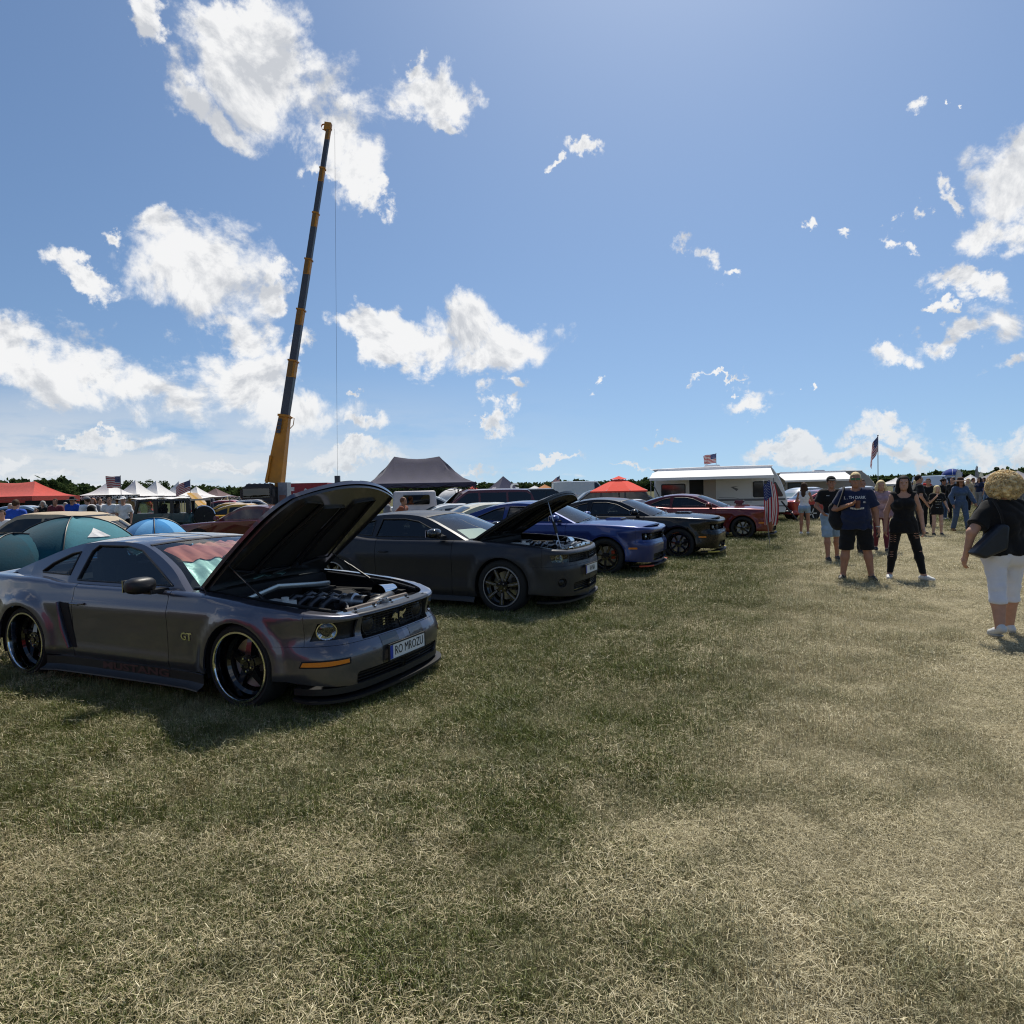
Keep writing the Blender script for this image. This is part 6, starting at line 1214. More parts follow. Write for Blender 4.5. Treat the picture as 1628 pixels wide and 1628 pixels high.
# ------------------------------------------------------------------ pop-up tents
def canopy(label, centre, w, d, rz, zE, zP, col, ridge=0., val=.25, valc=None, sag=.28, words=None, wmat=None, legs=True, side=None, wr=.02, group='pop-up tents', name='pop_up_tent', cat='tent', wsize=None):
    t = thing(name, label, cat, (centre[0], centre[1], 0), rz, group); hx, hy = w / 2, d / 2; m = MB(); n = 12
    def edge_pt(s):                                     # s in 0..4 round the eaves
        k = int(s) % 4; f = s - int(s); c = [(-hx, -hy), (hx, -hy), (hx, hy), (-hx, hy)]; a, b_ = c[k], c[(k + 1) % 4]; return np.array((lerp(a[0], b_[0], f), lerp(a[1], b_[1], f)))
    G_ = []; N_ = 48
    for j in range(n + 1):
        q = j / n; row = []
        for i in range(N_):
            e = edge_pt(4 * i / N_); pk = np.array((np.clip(e[0], -ridge / 2, ridge / 2), 0)); xy = e * (1 - q) + pk * q; z = zE + (zP - zE) * (q ** (1 + sag * 2.2)); fr = (i % 12) / 12; z -= .10 * sag * math.sin(PI * q) * math.sin(PI * fr) * 4 * .5
            if ridge and j == n: z -= .10 * math.sin(PI * (pk[0] / ridge + .5))
            z += wr * math.sin(i * 2.7 + q * 9) * math.sin(PI * q); row.append((xy[0], xy[1], z))
        G_.append(row)
    m.grid(G_, close=True); m.build('roof_cloth', col, t, sharp=28, fixn=False)
    v = MB(); vr = [[(*(edge_pt(4 * i / N_) * 1.004), zE + .01 - val * k - .02 * k * math.sin(i * 1.3)) for i in range(N_)] for k in (0, 1)]; v.grid(vr, close=True); vo = v.build('valance', valc or col, t, sharp=30, fixn=False)
    if words:
        for f in (0, 1, 3):
            o = {0: (Vector((0, -hy - .02, zE - val * .5)), Vector((1, 0, 0)), Vector((0, -1, 0))), 1: (Vector((hx + .02, 0, zE - val * .5)), Vector((0, 1, 0)), Vector((1, 0, 0))), 3: (Vector((-hx - .02, 0, zE - val * .5)), Vector((0, -1, 0)), Vector((-1, 0, 0)))}[f]
            put_text(words, wsize or val * .9, o[0], o[1], Vector((0, 0, 1)), o[2], wmat or PRINT, 'lettering', vo, .002, .006, min(1.4, (w if f == 0 else d) * .8 / (len(words) * (wsize or val) * .62)))
    if legs:
        for a, c in ((-1, -1), (1, -1), (1, 1), (-1, 1)): l = MB(); l.box((a * (hx - .03), c * (hy - .03), zE / 2), (.045, .045, zE)); l.box((a * (hx - .03), c * (hy - .03), .01), (.12, .12, .02)); l.build('leg', BLACK if legs == 'dark' else POLE, t, smooth=False)
        l = MB(); 
        for s0 in ((-hx, -hy, hx, -hy), (hx, -hy, hx, hy), (-hx, -hy, -hx, hy)):
            for k in range(4): a = np.array(s0[:2]) + (np.array(s0[2:]) - np.array(s0[:2])) * k / 4; b_ = np.array(s0[:2]) + (np.array(s0[2:]) - np.array(s0[:2])) * (k + 1) / 4; z0, z1 = (zE - .05, zE - .30) if k % 2 == 0 else (zE - .30, zE - .05); l.tube([(*a, z0), (*b_, z1)], .012, 5); l.tube([(*a, z1), (*b_, z0)], .012, 5)
        l.build('frame', BLACK if legs == 'dark' else POLE, t)
    if side:
        for (f, mt) in side: s = MB(); q = {0: [(-hx, -hy), (hx, -hy)], 1: [(hx, -hy), (hx, hy)], 2: [(hx, hy), (-hx, hy)], 3: [(-hx, hy), (-hx, -hy)]}[f]; s.grid([[(*(np.array(q[0]) + (np.array(q[1]) - np.array(q[0])) * i / 8), z + 0.) for i in range(9)] for z in (.05, zE)]); s.build('side_wall', mt, t)
    return t
TRED, TWHT, TNAVY, TDARK, TORG, TSLATE, TBRN = cloth('tent_red', (.50, .075, .055), .12), cloth('tent_white', (.70, .68, .66), .08), cloth('tent_navy', (.035, .04, .085), .1), cloth('tent_charcoal', (.075, .070, .098), .15), cloth('tent_orange', (.50, .22, .09), .1), cloth('tent_grey', (.32, .30, .31), .1), cloth('tent_brown', (.14, .09, .09), .1)
c = at(18, 790, 44); canopy('red pop-up tent with dark side wall at the left edge', (c.x - 1.2, 46), 6.2, 4.2, -.10, 2.05, 3.1, TRED, ridge=3.0, val=.42, side=[(2, CGREY), (3, CB)], group=None)
b_ = MB(); c = at(77, 812, 43.2); tB = thing('banner', 'black banner with large white letters under the red tent', 'banner', (c.x, 43.3, 0), -.1); b_.box((0, 0, .95), (3.4, .05, 1.6)); b_.build('banner_cloth', CB, tB, smooth=False); put_text('WARM' if False else 'VVATT', 1.1, Vector((.1, -.03, 1.0)), Vector((1, 0, 0)), Vector((0, 0, 1)), Vector((0, -1, 0)), PRINT, 'lettering', tB, .002, .03, .85, .15)
for k, (px, pk, Y, lb) in enumerate(((172, 766, 50, 'first white peaked tent with lettered black valance, nearest the red tent'), (215, 763, 54, 'second white peaked tent from the red tent with lettered valance'), (248, 764, 60, 'third white peaked tent, behind the open topped off-road car'), (284, 765, 66, 'fourth white peaked tent, behind the leaning flag'), (312, 773, 70, 'fifth and lowest white peaked tent in the row'))):
    c = at(px, pk, Y); W_ = (62, 58, 58, 50, 46)[k] / 1040 * Y; canopy(lb, (c.x, Y), W_, W_ * .95, -.25, (hor(px) - 789) / 1040 * Y + 1.65 if k else 2.05, c.z, TWHT, val=.42, valc=TBRN if k else CB, words='MOTOROCK', sag=.32, group='white peaked tents in a row', side=[(1, TSLATE)] if k == 0 else None)
c = at(343, 776, 72); canopy('small dark brown peaked tent at the end of the white row', (c.x, 72), 3.6, 3.4, -.2, 1.75, c.z, TBRN, val=.2)
c = at(270, 794, 38); t = thing('awning', 'long flat white awning behind the open topped off-road car', 'awning', (c.x, 38, 0)); m = MB(); m.grid([[(x, y, 1.72 + .08 * (y > 0) - .05 * abs(math.sin(x * 1.9)) + .02 * math.sin(x * 7)) for x in np.linspace(-2.9, 3.2, 34)] for y in (-1.2, 0, 1.2)]); m.build('awning_cloth', TWHT, t, sharp=180)
for x in (-2.7, 0, 3.0):
    for y in (-1.1, 1.1): m = MB(); m.tube([(x, y, 0), (x, y, 1.72)], .02, 6); m.build('leg', POLE, t)
c = at(668, 770, 25); canopy('large charcoal canopy with two peaks on dark legs', (c.x - .15, 25.4), 3.9, 3.0, .30, 2.02, 3.08, TDARK, ridge=1.75, val=.16, valc=TDARK, sag=.22, wr=.035, legs='dark', group=None)
c = at(800, 762, 60); tn = canopy('navy pointed tent with white script lettering', (c.x, 60), 3.6, 3.4, .55, 1.35, c.z + .3, TNAVY, val=.2, sag=.12, group=None)
put_text('G', 1.25, Vector((.35, -1.28, 1.95)), Vector((1, 0, 0)), Vector((0, .55, .83)), Vector((0, -.83, .55)), PRINT, 'lettering', tn, .01, .03, 1.1, .2); put_text('ea', .75, Vector((-1.3, -.45, 1.95)), Vector((0, -1, 0)), Vector((.55, 0, .83)), Vector((-.83, 0, .55)), PRINT, 'lettering', tn, .01, .03, 1.1, .2)
for (px, py, Y, w_, col, lb) in ((850, 772, 70, 3.6, TWHT, 'white tent left of the orange tent'), (866, 770, 64, 3.4, TORG, 'orange pop-up tent beyond the charcoal coupe hood'), (886, 773, 68, 3.4, TWHT, 'white tent right of the orange tent under the small flag'), (752, 772, 58, 2.6, TRED, 'small red tent behind the maroon estate car'), (1543, 754, 62, 2.3, TWHT, 'white peaked tent right of the pale van'), (1582, 749, 58, 3.6, TSLATE, 'grey domed tent left of the curly haired woman'), (1618, 748, 52, 3.2, TSLATE, 'grey tent behind the curly haired woman'), (1425, 759, 75, 2.6, TWHT, 'white tent behind the standing woman in black')):
    c = at(px, py, Y); canopy(lb, (c.x, Y), w_, w_, .3, max(1.5, c.z - .95), c.z, col, val=.2)
# ------------------------------------------------------------------ dome tents and parasols
def dome(label, loc, rx, ry, hh, rz, mats, sectors, door=None, group=None, guy=True, name='dome_tent'):
    t = thing(name, label, 'tent', loc, rz, group); n, k = 14, 48; V = []
    for i in range(n + 1):
        th = PI / 2 * i / n
        for j in range(k):
            a = 2 * PI * j / k; loc_ = (a * 4 / (2 * PI)) % 1; sc = 1 - .10 * math.sin(PI * loc_) * math.sin(th * 1.6) + .010 * math.sin(j * 3.1 + i * 1.7); V.append((rx * math.sin(th) * math.cos(a) * sc, ry * math.sin(th) * math.sin(a) * sc, hh * math.cos(th) ** .85 * (1 - .03 * math.sin(PI * loc_))))
    f = [(i * k + j, i * k + (j + 1) % k, (i + 1) * k + (j + 1) % k, (i + 1) * k + j) for i in range(n) for j in range(k)]; mi = [sectors[int(8 * j / k) % len(sectors)] for i in range(n) for j in range(k)]
    m = MB(); m.add(V, f, mi); m.build('tent_cloth', mats, t, sharp=40)
    for q in range(4):
        P = [np.array(V[i * k + int(q * k / 4)]) * 1.008 for i in range(n + 1)]; m = MB(); m.tube([tuple(p) for p in P], .012, 6); m.build('tent_pole', BLACK, t)
    if door:
        a0 = door[0]; m = MB(); i0, j0, i1 = door[1]
        for i in range(i0, i1):
            for j in range(j0 - (i - i0) - 1, j0 + (i - i0) + 1):
                P = [np.array(V[a * k + c % k]) * 1.01 for a, c in ((i, min(max(j, j0 - (i - i0)), j0 + (i - i0))), (i, min(max(j + 1, j0 - (i - i0)), j0 + (i - i0))), (i + 1, j + 1), (i + 1, j))]
                m.add(P, [(0, 1, 2, 3)] if np.linalg.norm(P[0] - P[1]) > 1e-6 else [(0, 2, 3)])
        m.build('window_flap', door[2], t, smooth=False)
    return t
TE1, TE2, TE3 = cloth('tent_teal', (.004, .058, .085), .15), cloth('tent_pale_teal', (.065, .20, .235), .12), cloth('tent_blue', (.035, .19, .42), .15); TE4 = cloth('tent_pale_blue', (.13, .36, .62), .1)
c = at(118, 850, 12.2); dome('large teal dome tent with pale front panel behind the grey muscle car', (c.x, 12.2, 0), 1.25, 1.15, 1.36, .42, [TE1, TE2], [1, 0, 0, 0, 0, 0, 1, 1], (0, (5, 41, 7), TWHT))
c = at(20, 850, 11.6); dome('lower dark teal dome tent at the left edge', (c.x, 11.6, 0), 1.15, 1.1, 1.10, .2, [TE1, cloth('tent_deep_teal', (.007, .045, .065), .15)], [0, 0, 1, 1, 0, 1, 1, 0])
c = at(246, 850, 15); dome('blue dome tent beside the open topped off-road car', (c.x, 15, 0), .88, .9, 1.22, .5, [TE3, TE4], [1, 0, 0, 0, 0, 1, 0, 1])
c = at(172, 856, 10.2); dome('small bright blue tent behind the muscle car roof', (c.x, 10.2, 0), .55, .5, .98, .1, [pm('bright_blue', (.02, .28, .65), .6)], [0])
c = at(722, 785, 44); dome('white arched shelter behind the maroon estate car', (c.x, 44, 0), 1.5, 1.3, 1.95, .2, [TWHT], [0], name='arched_shelter')
# red parasol
p = at(984, 775, 22.5); t = thing('parasol', 'red parasol with vented top in front of the black estate car', 'parasol', (p.x, 22.5, 0)); m = MB(); zc_, zr, rr = 2.02, 1.58, 1.04
ring = lambda r, z, s=0: [(r * math.cos(PI * j / 4 + .2), r * math.sin(PI * j / 4 + .2), z) for j in range(8)]
m.grid([[*ring(.17, zc_ - .05)], [*ring(rr * .5, (zc_ + zr) / 2 + .03)], [*ring(rr, zr)], [*ring(rr * 1.002, zr - .05)]], close=True); PRED = cloth('parasol_red', (.72, .075, .045), .06); m.build('canopy', PRED, t, sharp=12, fixn=False)
m = MB(); m.grid([[*ring(.005, zc_ + .07)], [*ring(.30, zc_ - .04)]], close=True); m.build('vent_cap', PRED, t, sharp=12); m = MB(); m.tube([(0, 0, 0), (0, 0, zc_)], .02, 8); m.build('pole', BLACK, t)
for q in ring(rr, zr): m = MB(); m.tube([q, (q[0] * .14, q[1] * .14, zc_ - .06)], .008, 5); m.build('rib', POLE, t)
# ------------------------------------------------------------------ crane
CY_ = pm('crane_yellow', (.50, .20, .015), .5, vary=.2, vscale=1.5); CDK = pm('crane_dark', (.06, .065, .085), .5, vary=.2, vscale=1.)
b0, b1 = at(437, 768, 45), at(523, 203, 46.5); cr = thing('mobile_crane', 'yellow and black telescopic crane boom raised high above the field', 'crane', (b0.x, 45, 0)); O = Vector((b0.x, 45, 0)); ax = (b1 - b0).normalized(); L = (b1 - b0).length
ys_ = [768, 661, 575, 494, 414, 340, 268, 203]; tt_ = [(768 - y) / (768 - 203.) for y in ys_]; e1 = ax.cross(Vector((0, 1, 0))).normalized(); e2 = e1.cross(ax)
wd = [1.0, .52, .46, .41, .36, .32, .29]
for k in range(7):
    a, c = b0 - O + ax * L * tt_[k], b0 - O + ax * L * tt_[k + 1]; w0 = wd[k]; s = MB(); M = Matrix((e1, e2, ax)).transposed(); ln = (c - a).length
    if k == 0:
        s.T = Matrix.Translation((a + c) / 2) @ M.to_4x4(); s.box((0, 0, 0), (1.10, .90, ln), top=.60); s.box((.38, -.5, -ln * .32), (.14, .14, ln * .4)); so_ = s.build('boom_section', CY_, cr, smooth=False); h = MB(); h.T = Matrix.Translation((a + c) / 2) @ M.to_4x4(); h.box((0, 0, ln / 2 - .1), (.78, .78, .14)); h.tube([(-.55, -.3, ln * .3), (-.75, -.3, ln * .36), (-.75, -.3, ln * .46), (-.5, -.3, ln * .48)], .03, 6); h.build('boom_collar', CY_, so_, smooth=False)
        tx_ = MB(); tx_.T = h.T
        for q in range(4): tx_.box((.15, -.415 + .0 * q, ln * (.24 + .055 * q)), (.28, .012, .22))
        tx_.build('boom_marking', CDK, so_, smooth=False)
        continue
    s.T = Matrix.Translation((a + c) / 2) @ M.to_4x4(); s.box((0, 0, -ln * .15), (w0, w0 * .95, ln * .70)); so_ = s.build('boom_section', CDK, cr, smooth=False)
    y_ = MB(); y_.T = s.T; y_.box((0, 0, ln * .34), (w0 * 1.0, w0 * .96, ln * .31)); y_.box((w0 * .12, -w0 * .49, ln * .34), (w0 * .62, .02, ln * .29), mi=1); y_.box((0, 0, ln * .485), (w0 * 1.22, w0 * 1.18, .10)); y_.build('boom_collar', [CY_, pm('crane_brown', (.22, .11, .03), .6)], so_, smooth=False)
hd_ = b1 - O; s = MB(); s.T = Matrix.Translation(hd_) @ M.to_4x4(); s.box((.08, 0, .05), (.46, .32, .50)); s.lathe([(-.08, .20), (.08, .20)], 14, 'y', (.34, 0, .0)); s.build('boom_head', CY_, cr, smooth=False)
cb = MB(); cb.tube([hd_ + Vector((.40, 0, -.1)), at(536.5, 757, 46.5) - O], .009, 5); cb.build('hoist_cable', CDK, cr)
hk_ = MB(); q = at(536.5, 762, 46.5) - O; hk_.box(q, (.35, .25, .5)); hk_.build('hook_block', CDK, cr, smooth=False)
s = MB(); s.box((-.2, 4.2, 1.0), (2.4, 9.5, .5)); s.box((-.2, 4.2, .55), (1.4, 9.0, .4)); s.build('carrier', CDK, cr, smooth=False); CBK = pm('crane_black', (.018, .018, .02), .4, vary=.3)
s = MB(); s.box((-.65, -.9, 1.45), (2.0, 1.5, 1.75), top=.95); s.box((-.65, -1.0, 2.42), (1.7, 1.0, .22), top=.85); cbn = s.build('truck_cab', CBK, cr, sharp=30); s = MB(); s.box((-.65, -1.66, 1.90), (1.75, .03, .62)); s.build('windscreen', TINT, cbn, smooth=False); s = MB(); s.box((-.65, -1.68, 1.15), (1.3, .04, .45)); s.box((-.65, -1.70, .72), (2.0, .12, .22)); s.build('grille', pm('grille_grey', (.10, .10, .11), .4, .5), cbn, smooth=False)
for k in range(5): s = MB(); s.lathe([(0, .09), (.05, .08), (.06, .001)], 10, 'z', (-1.35 + .35 * k, -1.0, 2.53)); s.build('roof_lamp', pm('lamp_white', (.75, .75, .72), .3), cbn)
for sx_ in (-1.72, .42): s = MB(); s.box((sx_, -1.5, 1.9), (.10, .14, .5)); s.build('mirror', CBK, cbn, smooth=False)
s = MB(); s.box((.72, -.2, 1.75), (.62, .8, 1.7)); s.box((.72, -.62, 1.4), (.4, .06, .7), mi=1); s.build('superstructure', [pm('cab_grey', (.20, .22, .25), .45, vary=.2), pm('sign_brown', (.25, .13, .1), .5)], cr, smooth=False)
s = MB(); s.tube([(.1, -.3, 1.6), tuple(b0 - O + ax * 5.0)], .16, 10); s.build('lift_cylinder', CY_, cr)
for k in range(4):
    for sy in (-1, 1): wh = MB(); wh.lathe([(-.15, .3), (-.17, .5), (0, .54), (.15, .5), (.15, .3), (.1, .02)], 18, 'x', (-.2 + sy * 1.05, -.4 + 2.6 * k, .54)); wh.build('wheel', RUBBER, cr)
# ------------------------------------------------------------------ plain cars of the background
def simple_car(label, loc, yaw, kind, paint, glass=TINT, name='parked_car', cat='car', group='cars parked behind the front row', roofm=None, open_hood=0., sc=1.0, rimm=None, lamps=True):
    """front towards +x, origin on the ground in the middle"""
    t = thing(name, label, cat, (loc[0], loc[1], 0), yaw, group); t.scale = (sc,) * 3
    K = dict(coupe=(4.6, .90, [(-2.25,.45),(-2.3,.75),(-2.2,.92),(-1.2,.96),(.55,.93),(1.9,.84),(2.2,.72),(2.27,.45),(2.1,.25),(-2.1,.25)], [(-1.65,.94),(-.75,1.31),(-.2,1.36),(.15,1.31),(.85,.92)], 1.35, -1.38, .33),
             sedan=(4.8, .90, [(-2.35,.45),(-2.4,.8),(-2.3,.98),(-1.5,1.0),(.75,.96),(2.0,.86),(2.32,.72),(2.38,.45),(2.2,.27),(-2.2,.27)], [(-1.7,.98),(-1.05,1.40),(-.3,1.46),(.15,1.42),(1.0,.95)], 1.45, -1.4, .33),
             classic=(5.0, .92, [(-2.5,.5),(-2.55,.85),(-2.4,.93),(-1.6,.95),(.6,.95),(2.3,.92),(2.5,.82),(2.5,.5),(2.3,.32),(-2.3,.32)], [(-1.75,.94),(-1.25,1.30),(-.6,1.36),(.1,1.33),(.65,.94)], 1.5, -1.45, .34),
             suv=(4.7, .93, [(-2.2,.5),(-2.28,.9),(-2.25,1.08),(-1.5,1.1),(.9,1.06),(2.0,.98),(2.3,.8),(2.35,.5),(2.2,.32),(-2.1,.32)], [(-2.15,1.08),(-1.95,1.60),(-1.6,1.70),(.0,1.71),(.4,1.64),(1.15,1.05)], 1.42, -1.38, .37),
             van=(5.2, .98, [(-2.55,.5),(-2.6,1.2),(-2.55,1.3),(1.3,1.28),(2.2,1.18),(2.5,.85),(2.55,.5),(2.4,.35),(-2.4,.35)], [(-2.55,1.25),(-2.5,2.2),(-2.3,2.35),(1.0,2.35),(1.3,2.25),(2.1,1.2)], 1.6, -1.6, .35))[kind]
    L_, hw, low, cabp, xf, xr, Rw = K
    def ext(poly, secs, mats, nme, par, r=.06):
        P = spline([*poly, poly[0]], 5)[:-1] if r else np.array(poly, float); cx, cz = P.mean(0); m = MB(); G_ = []
        for (y, s_, dz) in secs: G_.append([(cx + (p[0] - cx) * s_, y, cz + (p[1] - cz) * s_ + dz) for p in P])
        m.grid(G_, close=True); n = len(P); o = m.n - n; m.f.append(tuple(range(n))); m.f.append(tuple(range(o, o + n))[::-1]); m.mi += [0, 0]; return m.build(nme, mats, par, sharp=40)
    ext(low, [(-hw, .90, 0), (-hw + .03, .97, 0), (-hw + .10, 1., 0), (0, 1.01, .012), (hw - .10, 1., 0), (hw - .03, .97, 0), (hw, .90, 0)], paint, 'body', t)
    z0 = low[3][1] - .05; zt_ = max(p[1] for p in cabp); hy = lambda z: hw - .09 - .42 * max(0, (z - z0)) * (.5 if kind in ('suv', 'van') else 1)
    C_ = spline(cabp, 8); rows = []
    for q in np.linspace(-1, 1, 11): rows.append([(p[0] + (.10 * (1 - q * q) if p[0] > 0 else -.08 * (1 - q * q)) * (1 if p[1] < zt_ - .05 else .3), q * hy(p[1]), p[1] + .04 * (1 - q ** 4) * sstep(p[1], z0, zt_)) for p in C_])
    m = MB(); m.grid(rows); ns = len(C_)
    for q, s_ in ((0, 1), (10, -1)): base = [(p[0], rows[q][0][1], z0 - .03) for p in C_]; m.add([*rows[q], *base], [(i, i + 1, ns + i + 1, ns + i)[::s_] for i in range(ns - 1)])
    cab = m.build('cabin', roofm or paint, t, sharp=45)
    # glass: screens and side windows set just proud of the cabin
    def pane(nme, P): g_ = MB(); g_.add(P, [tuple(range(len(P)))]); return g_.build(nme, glass, t, smooth=False)
    iz = lambda x, top: float(np.interp(x, [p[0] for p in C_], [p[1] for p in C_])) if top else 0
    xs_ = [p[0] for p in C_]; tb_ = zt_ - .09
    fx0, fx1 = cabp[-1][0], cabp[-2][0]; z1_, z2_ = cabp[-1][1] + .05, cabp[-2][1] - .04; k1 = (z1_ - cabp[-1][1]) / (cabp[-2][1] - cabp[-1][1]); k2 = (z2_ - cabp[-1][1]) / (cabp[-2][1] - cabp[-1][1])
    for (xa, za, xb, zb_, nme, s_) in ((cabp[-1][0], cabp[-1][1], cabp[-2][0], cabp[-2][1], 'windscreen', 1), (cabp[0][0], cabp[0][1], cabp[1][0], cabp[1][1], 'rear_window', -1)):
        G_ = []
        for k_ in (.08, .92):
            x, z = lerp(xa, xb, k_), lerp(za, zb_, k_); G_.append([(x + s_ * .015 + (s_ * (.10 if s_ > 0 else .08) * (1 - q * q)) * (1 if z < zt_ - .05 else .3), q * hy(z), z + .015 + .04 * (1 - q ** 4) * float(sstep(z, z0, zt_))) for q in np.linspace(-.88, .88, 9)])
        g_ = MB(); g_.grid(G_); g_.build(nme, glass, t)
    segs = {'coupe': [(-.62, .62), (-1.25, -.70)], 'classic': [(-.55, .48), (-1.3, -.62)], 'sedan': [(-.30, .78), (-1.25, -.38)], 'suv': [(-.05, .92), (-1.05, -.13), (-1.95, -1.13)], 'van': [(1.0, 1.9)]}[kind]
    for sy in (-1, 1):
        for (xa, xb) in segs:
            P = [(xa, z0 + .08), (xb, z0 + .08)] + [(x, min(tb_, iz(x, 1) - .085)) for x in np.linspace(xb, xa, 6)]; P = [p for p in P if p[1] >= z0 + .08]
            pane('side_window', [(x, sy * (hy(z) + .006), z) for x, z in P])
        for cx in (xf, xr):
            ar_ = MB(); ar_.lathe([(.0, .001), (.0, Rw + .06), (-.02, Rw + .075)], 24, 'y', (cx, sy * (hw + .004), Rw + .01)) if sy > 0 else ar_.lathe([(.0, .001), (.0, Rw + .06), (.02, Rw + .075)], 24, 'y', (cx, sy * (hw + .004), Rw + .01)); ar_.build('wheel_arch', UNDER, t)
            w_ = MB(); s_ = sy; w_.lathe([(s_ * .0, .06), (s_ * .02, Rw * .66), (s_ * .035, Rw * .70), (s_ * .035, Rw * .92), (s_ * .0, Rw), (-s_ * .15, Rw)], 24, 'y', (cx, sy * (hw - .02), Rw), mis=[1, 1, 0, 0, 0])
            for q in range(5): a = q * 2 * PI / 5; w_.box((cx + .4 * Rw * math.cos(a), sy * (hw + .005), Rw + .4 * Rw * math.sin(a)), (Rw * .55, .02, .05), Matrix.Rotation(-a, 3, 'Y'), mi=2)
            w_.build('wheel', [RUBBER, BLACK, rimm or ALU], t, sharp=40)
        mr = MB(); mr.box((cabp[-1][0] - .12, sy * (hw + .06), z0 + .13), (.10, .17, .11), top=.8); mr.build('mirror', paint, t, sharp=60)
        hz = low[6 if kind != 'van' else 5][1] - .02; hl_ = MB(); hl_.box((low[7][0] - .10, sy * (hw - .25), .66 if kind != 'van' else .85), (.18, .32, .13), top=.9); hl_.build('headlight', LAMP, t, sharp=30); tl_ = MB(); tl_.box((low[0][0] + .03, sy * (hw - .2), .78), (.10, .3, .12)); tl_.build('tail_light', REDL, t, smooth=False)
        dh = MB(); dh.box((segs[0][0] + .1, sy * (hw + .005), z0 - .07), (.16, .03, .03)); dh.build('door_handle', paint, t, smooth=False)
    g_ = MB(); g_.box((low[7][0] - .03, 0, .55), (.14, 1.1, .20)); g_.build('grille', BLACK, t, smooth=False); g_ = MB(); g_.box((low[7][0] + .03, 0, .42), (.03, .5, .11)); g_.build('licence_plate', WHITEP, t, smooth=False)
    if open_hood:
        h_ = MB(); h_.T = Matrix.Translation((cabp[-1][0] + .05, 0, low[4][1] + .03)) @ Matrix.Rotation(-open_hood, 4, 'Y'); h_.grid([[(x, y, -.05 * (x / 1.2) ** 2 - .03 * (y / .7) ** 2) for x in np.linspace(0, 1.25, 8)] for y in np.linspace(-.72, .72, 8)]); h_.grid([[(x, y, -.06 - .05 * (x / 1.2) ** 2) for x in np.linspace(.05, 1.2, 4)] for y in np.linspace(-.66, .66, 4)], mi=1); h_.build('hood', [paint, UNDER], t)
    return t
CPW, CPS, CPK, CPM, CPY, CPR, CPT, CPC = carpaint('white_paint', (.62, .62, .60), .0, .4), carpaint('silver_paint', (.42, .43, .45), .7, .35), carpaint('black_paint', (.010, .010, .011), .1, .35, .4, dust=.02), carpaint('wine_paint', (.10, .012, .014), .4, .3), carpaint('yellow_paint', (.62, .33, .015), .1, .35), carpaint('red_paint', (.35, .02, .018), .2, .3), carpaint('tan_paint', (.36, .31, .22), .1, .4), carpaint('cream_paint', (.6, .55, .36), .05, .4)
VTAN = pm('vinyl_tan', (.42, .34, .24), .8, bump=.2)
def xy(px, Y): p = at(px, 800, Y); return (p.x, Y)
for (lb, px, Y, yaw, kd, pt, kw) in (
    ('tan classic car with vinyl roof behind the teal dome tent', 70, 15.6, PI - .12, 'classic', CPT, dict(roofm=VTAN)),
    ('maroon estate car parked behind the charcoal coupe under the canopy edge', 752, 23.5, PI + .25, 'suv', CPM, {}),
    ('black estate car under the edge of the red parasol', 950, 26, PI - .05, 'suv', CPK, dict(sc=.93)),
    ('yellow coupe with open hood behind the chrome ringed spare wheel', 362, 33, PI + .1, 'coupe', CPY, dict(open_hood=.95)),
    ('yellow coupe left of the grey hood', 398, 27, .1, 'coupe', CPY, {}),
    ('wine red coupe close behind the grey muscle car roof', 402, 21, PI - .05, 'coupe', CPM, dict(glass=GLASS)),
    ('red car roof behind the yellow coupes', 372, 42, .1, 'sedan', CPR, {}),
    ('silver car behind the yellow coupes', 412, 41, .2, 'sedan', CPS, {}),
    ('red car parked just beyond the left edge, mirrored in the grey door', None, 0, YAW, 'coupe', carpaint('bright_red_paint', (.42, .03, .025), .1, .3), {}),
    ('cream car half hidden behind the blue coupe', 792, 15.5, .35, 'coupe', CPC, {}),
    ('white car behind the charcoal coupe under the canopy', 735, 19.5, .2, 'coupe', CPW, dict(sc=.95)),
    ('silver black roofed car below the script tent', 806, 34, .3, 'sedan', CPS, {}),
    ('silver car beyond the script tent', 842, 40, -.4, 'coupe', CPK, {}),
    ('silver car left of the white caravan behind the parasol', 1010, 33, .3, 'sedan', CPS, {}),
    ('white car between parasol and caravan', 1012, 24.5, .2, 'coupe', CPW, dict(sc=.9)),
    ('pale silver car beside the young woman in denim shorts', 1292, 36, .15, 'sedan', CPS, dict(glass=GLASS)),
    ('red coupe behind the young man in the cap', 1318, 31, .1, 'coupe', CPR, {}),
    ('white car behind the man in the navy shirt', 1375, 34, .2, 'sedan', CPW, {}),
    ('blue car by the red tent', 48, 30, .3, 'sedan', carpaint('pale_blue_paint', (.25, .32, .4), .3, .4), {}),
    ('yellow classic car under the red tent', 8, 33, 1.2, 'classic', CPC, {}),
    ('dark red car among the people left of the off-road car', 180, 31, .1, 'coupe', CPR, {}),
    ('white car in front of the arched shelter', 690, 33, .2, 'sedan', CPW, {}),
    ('white van parked in the distance left of the parasol', 925, 58, .1, 'van', CPW, dict(name='parked_van', cat='van')),
    ('black car behind the orange tent side', 862, 30, .3, 'suv', CPK, {})):
    simple_car(lb, xy(px, Y) if px is not None else (-5.1, 2.35), yaw, kd, pt, **kw)
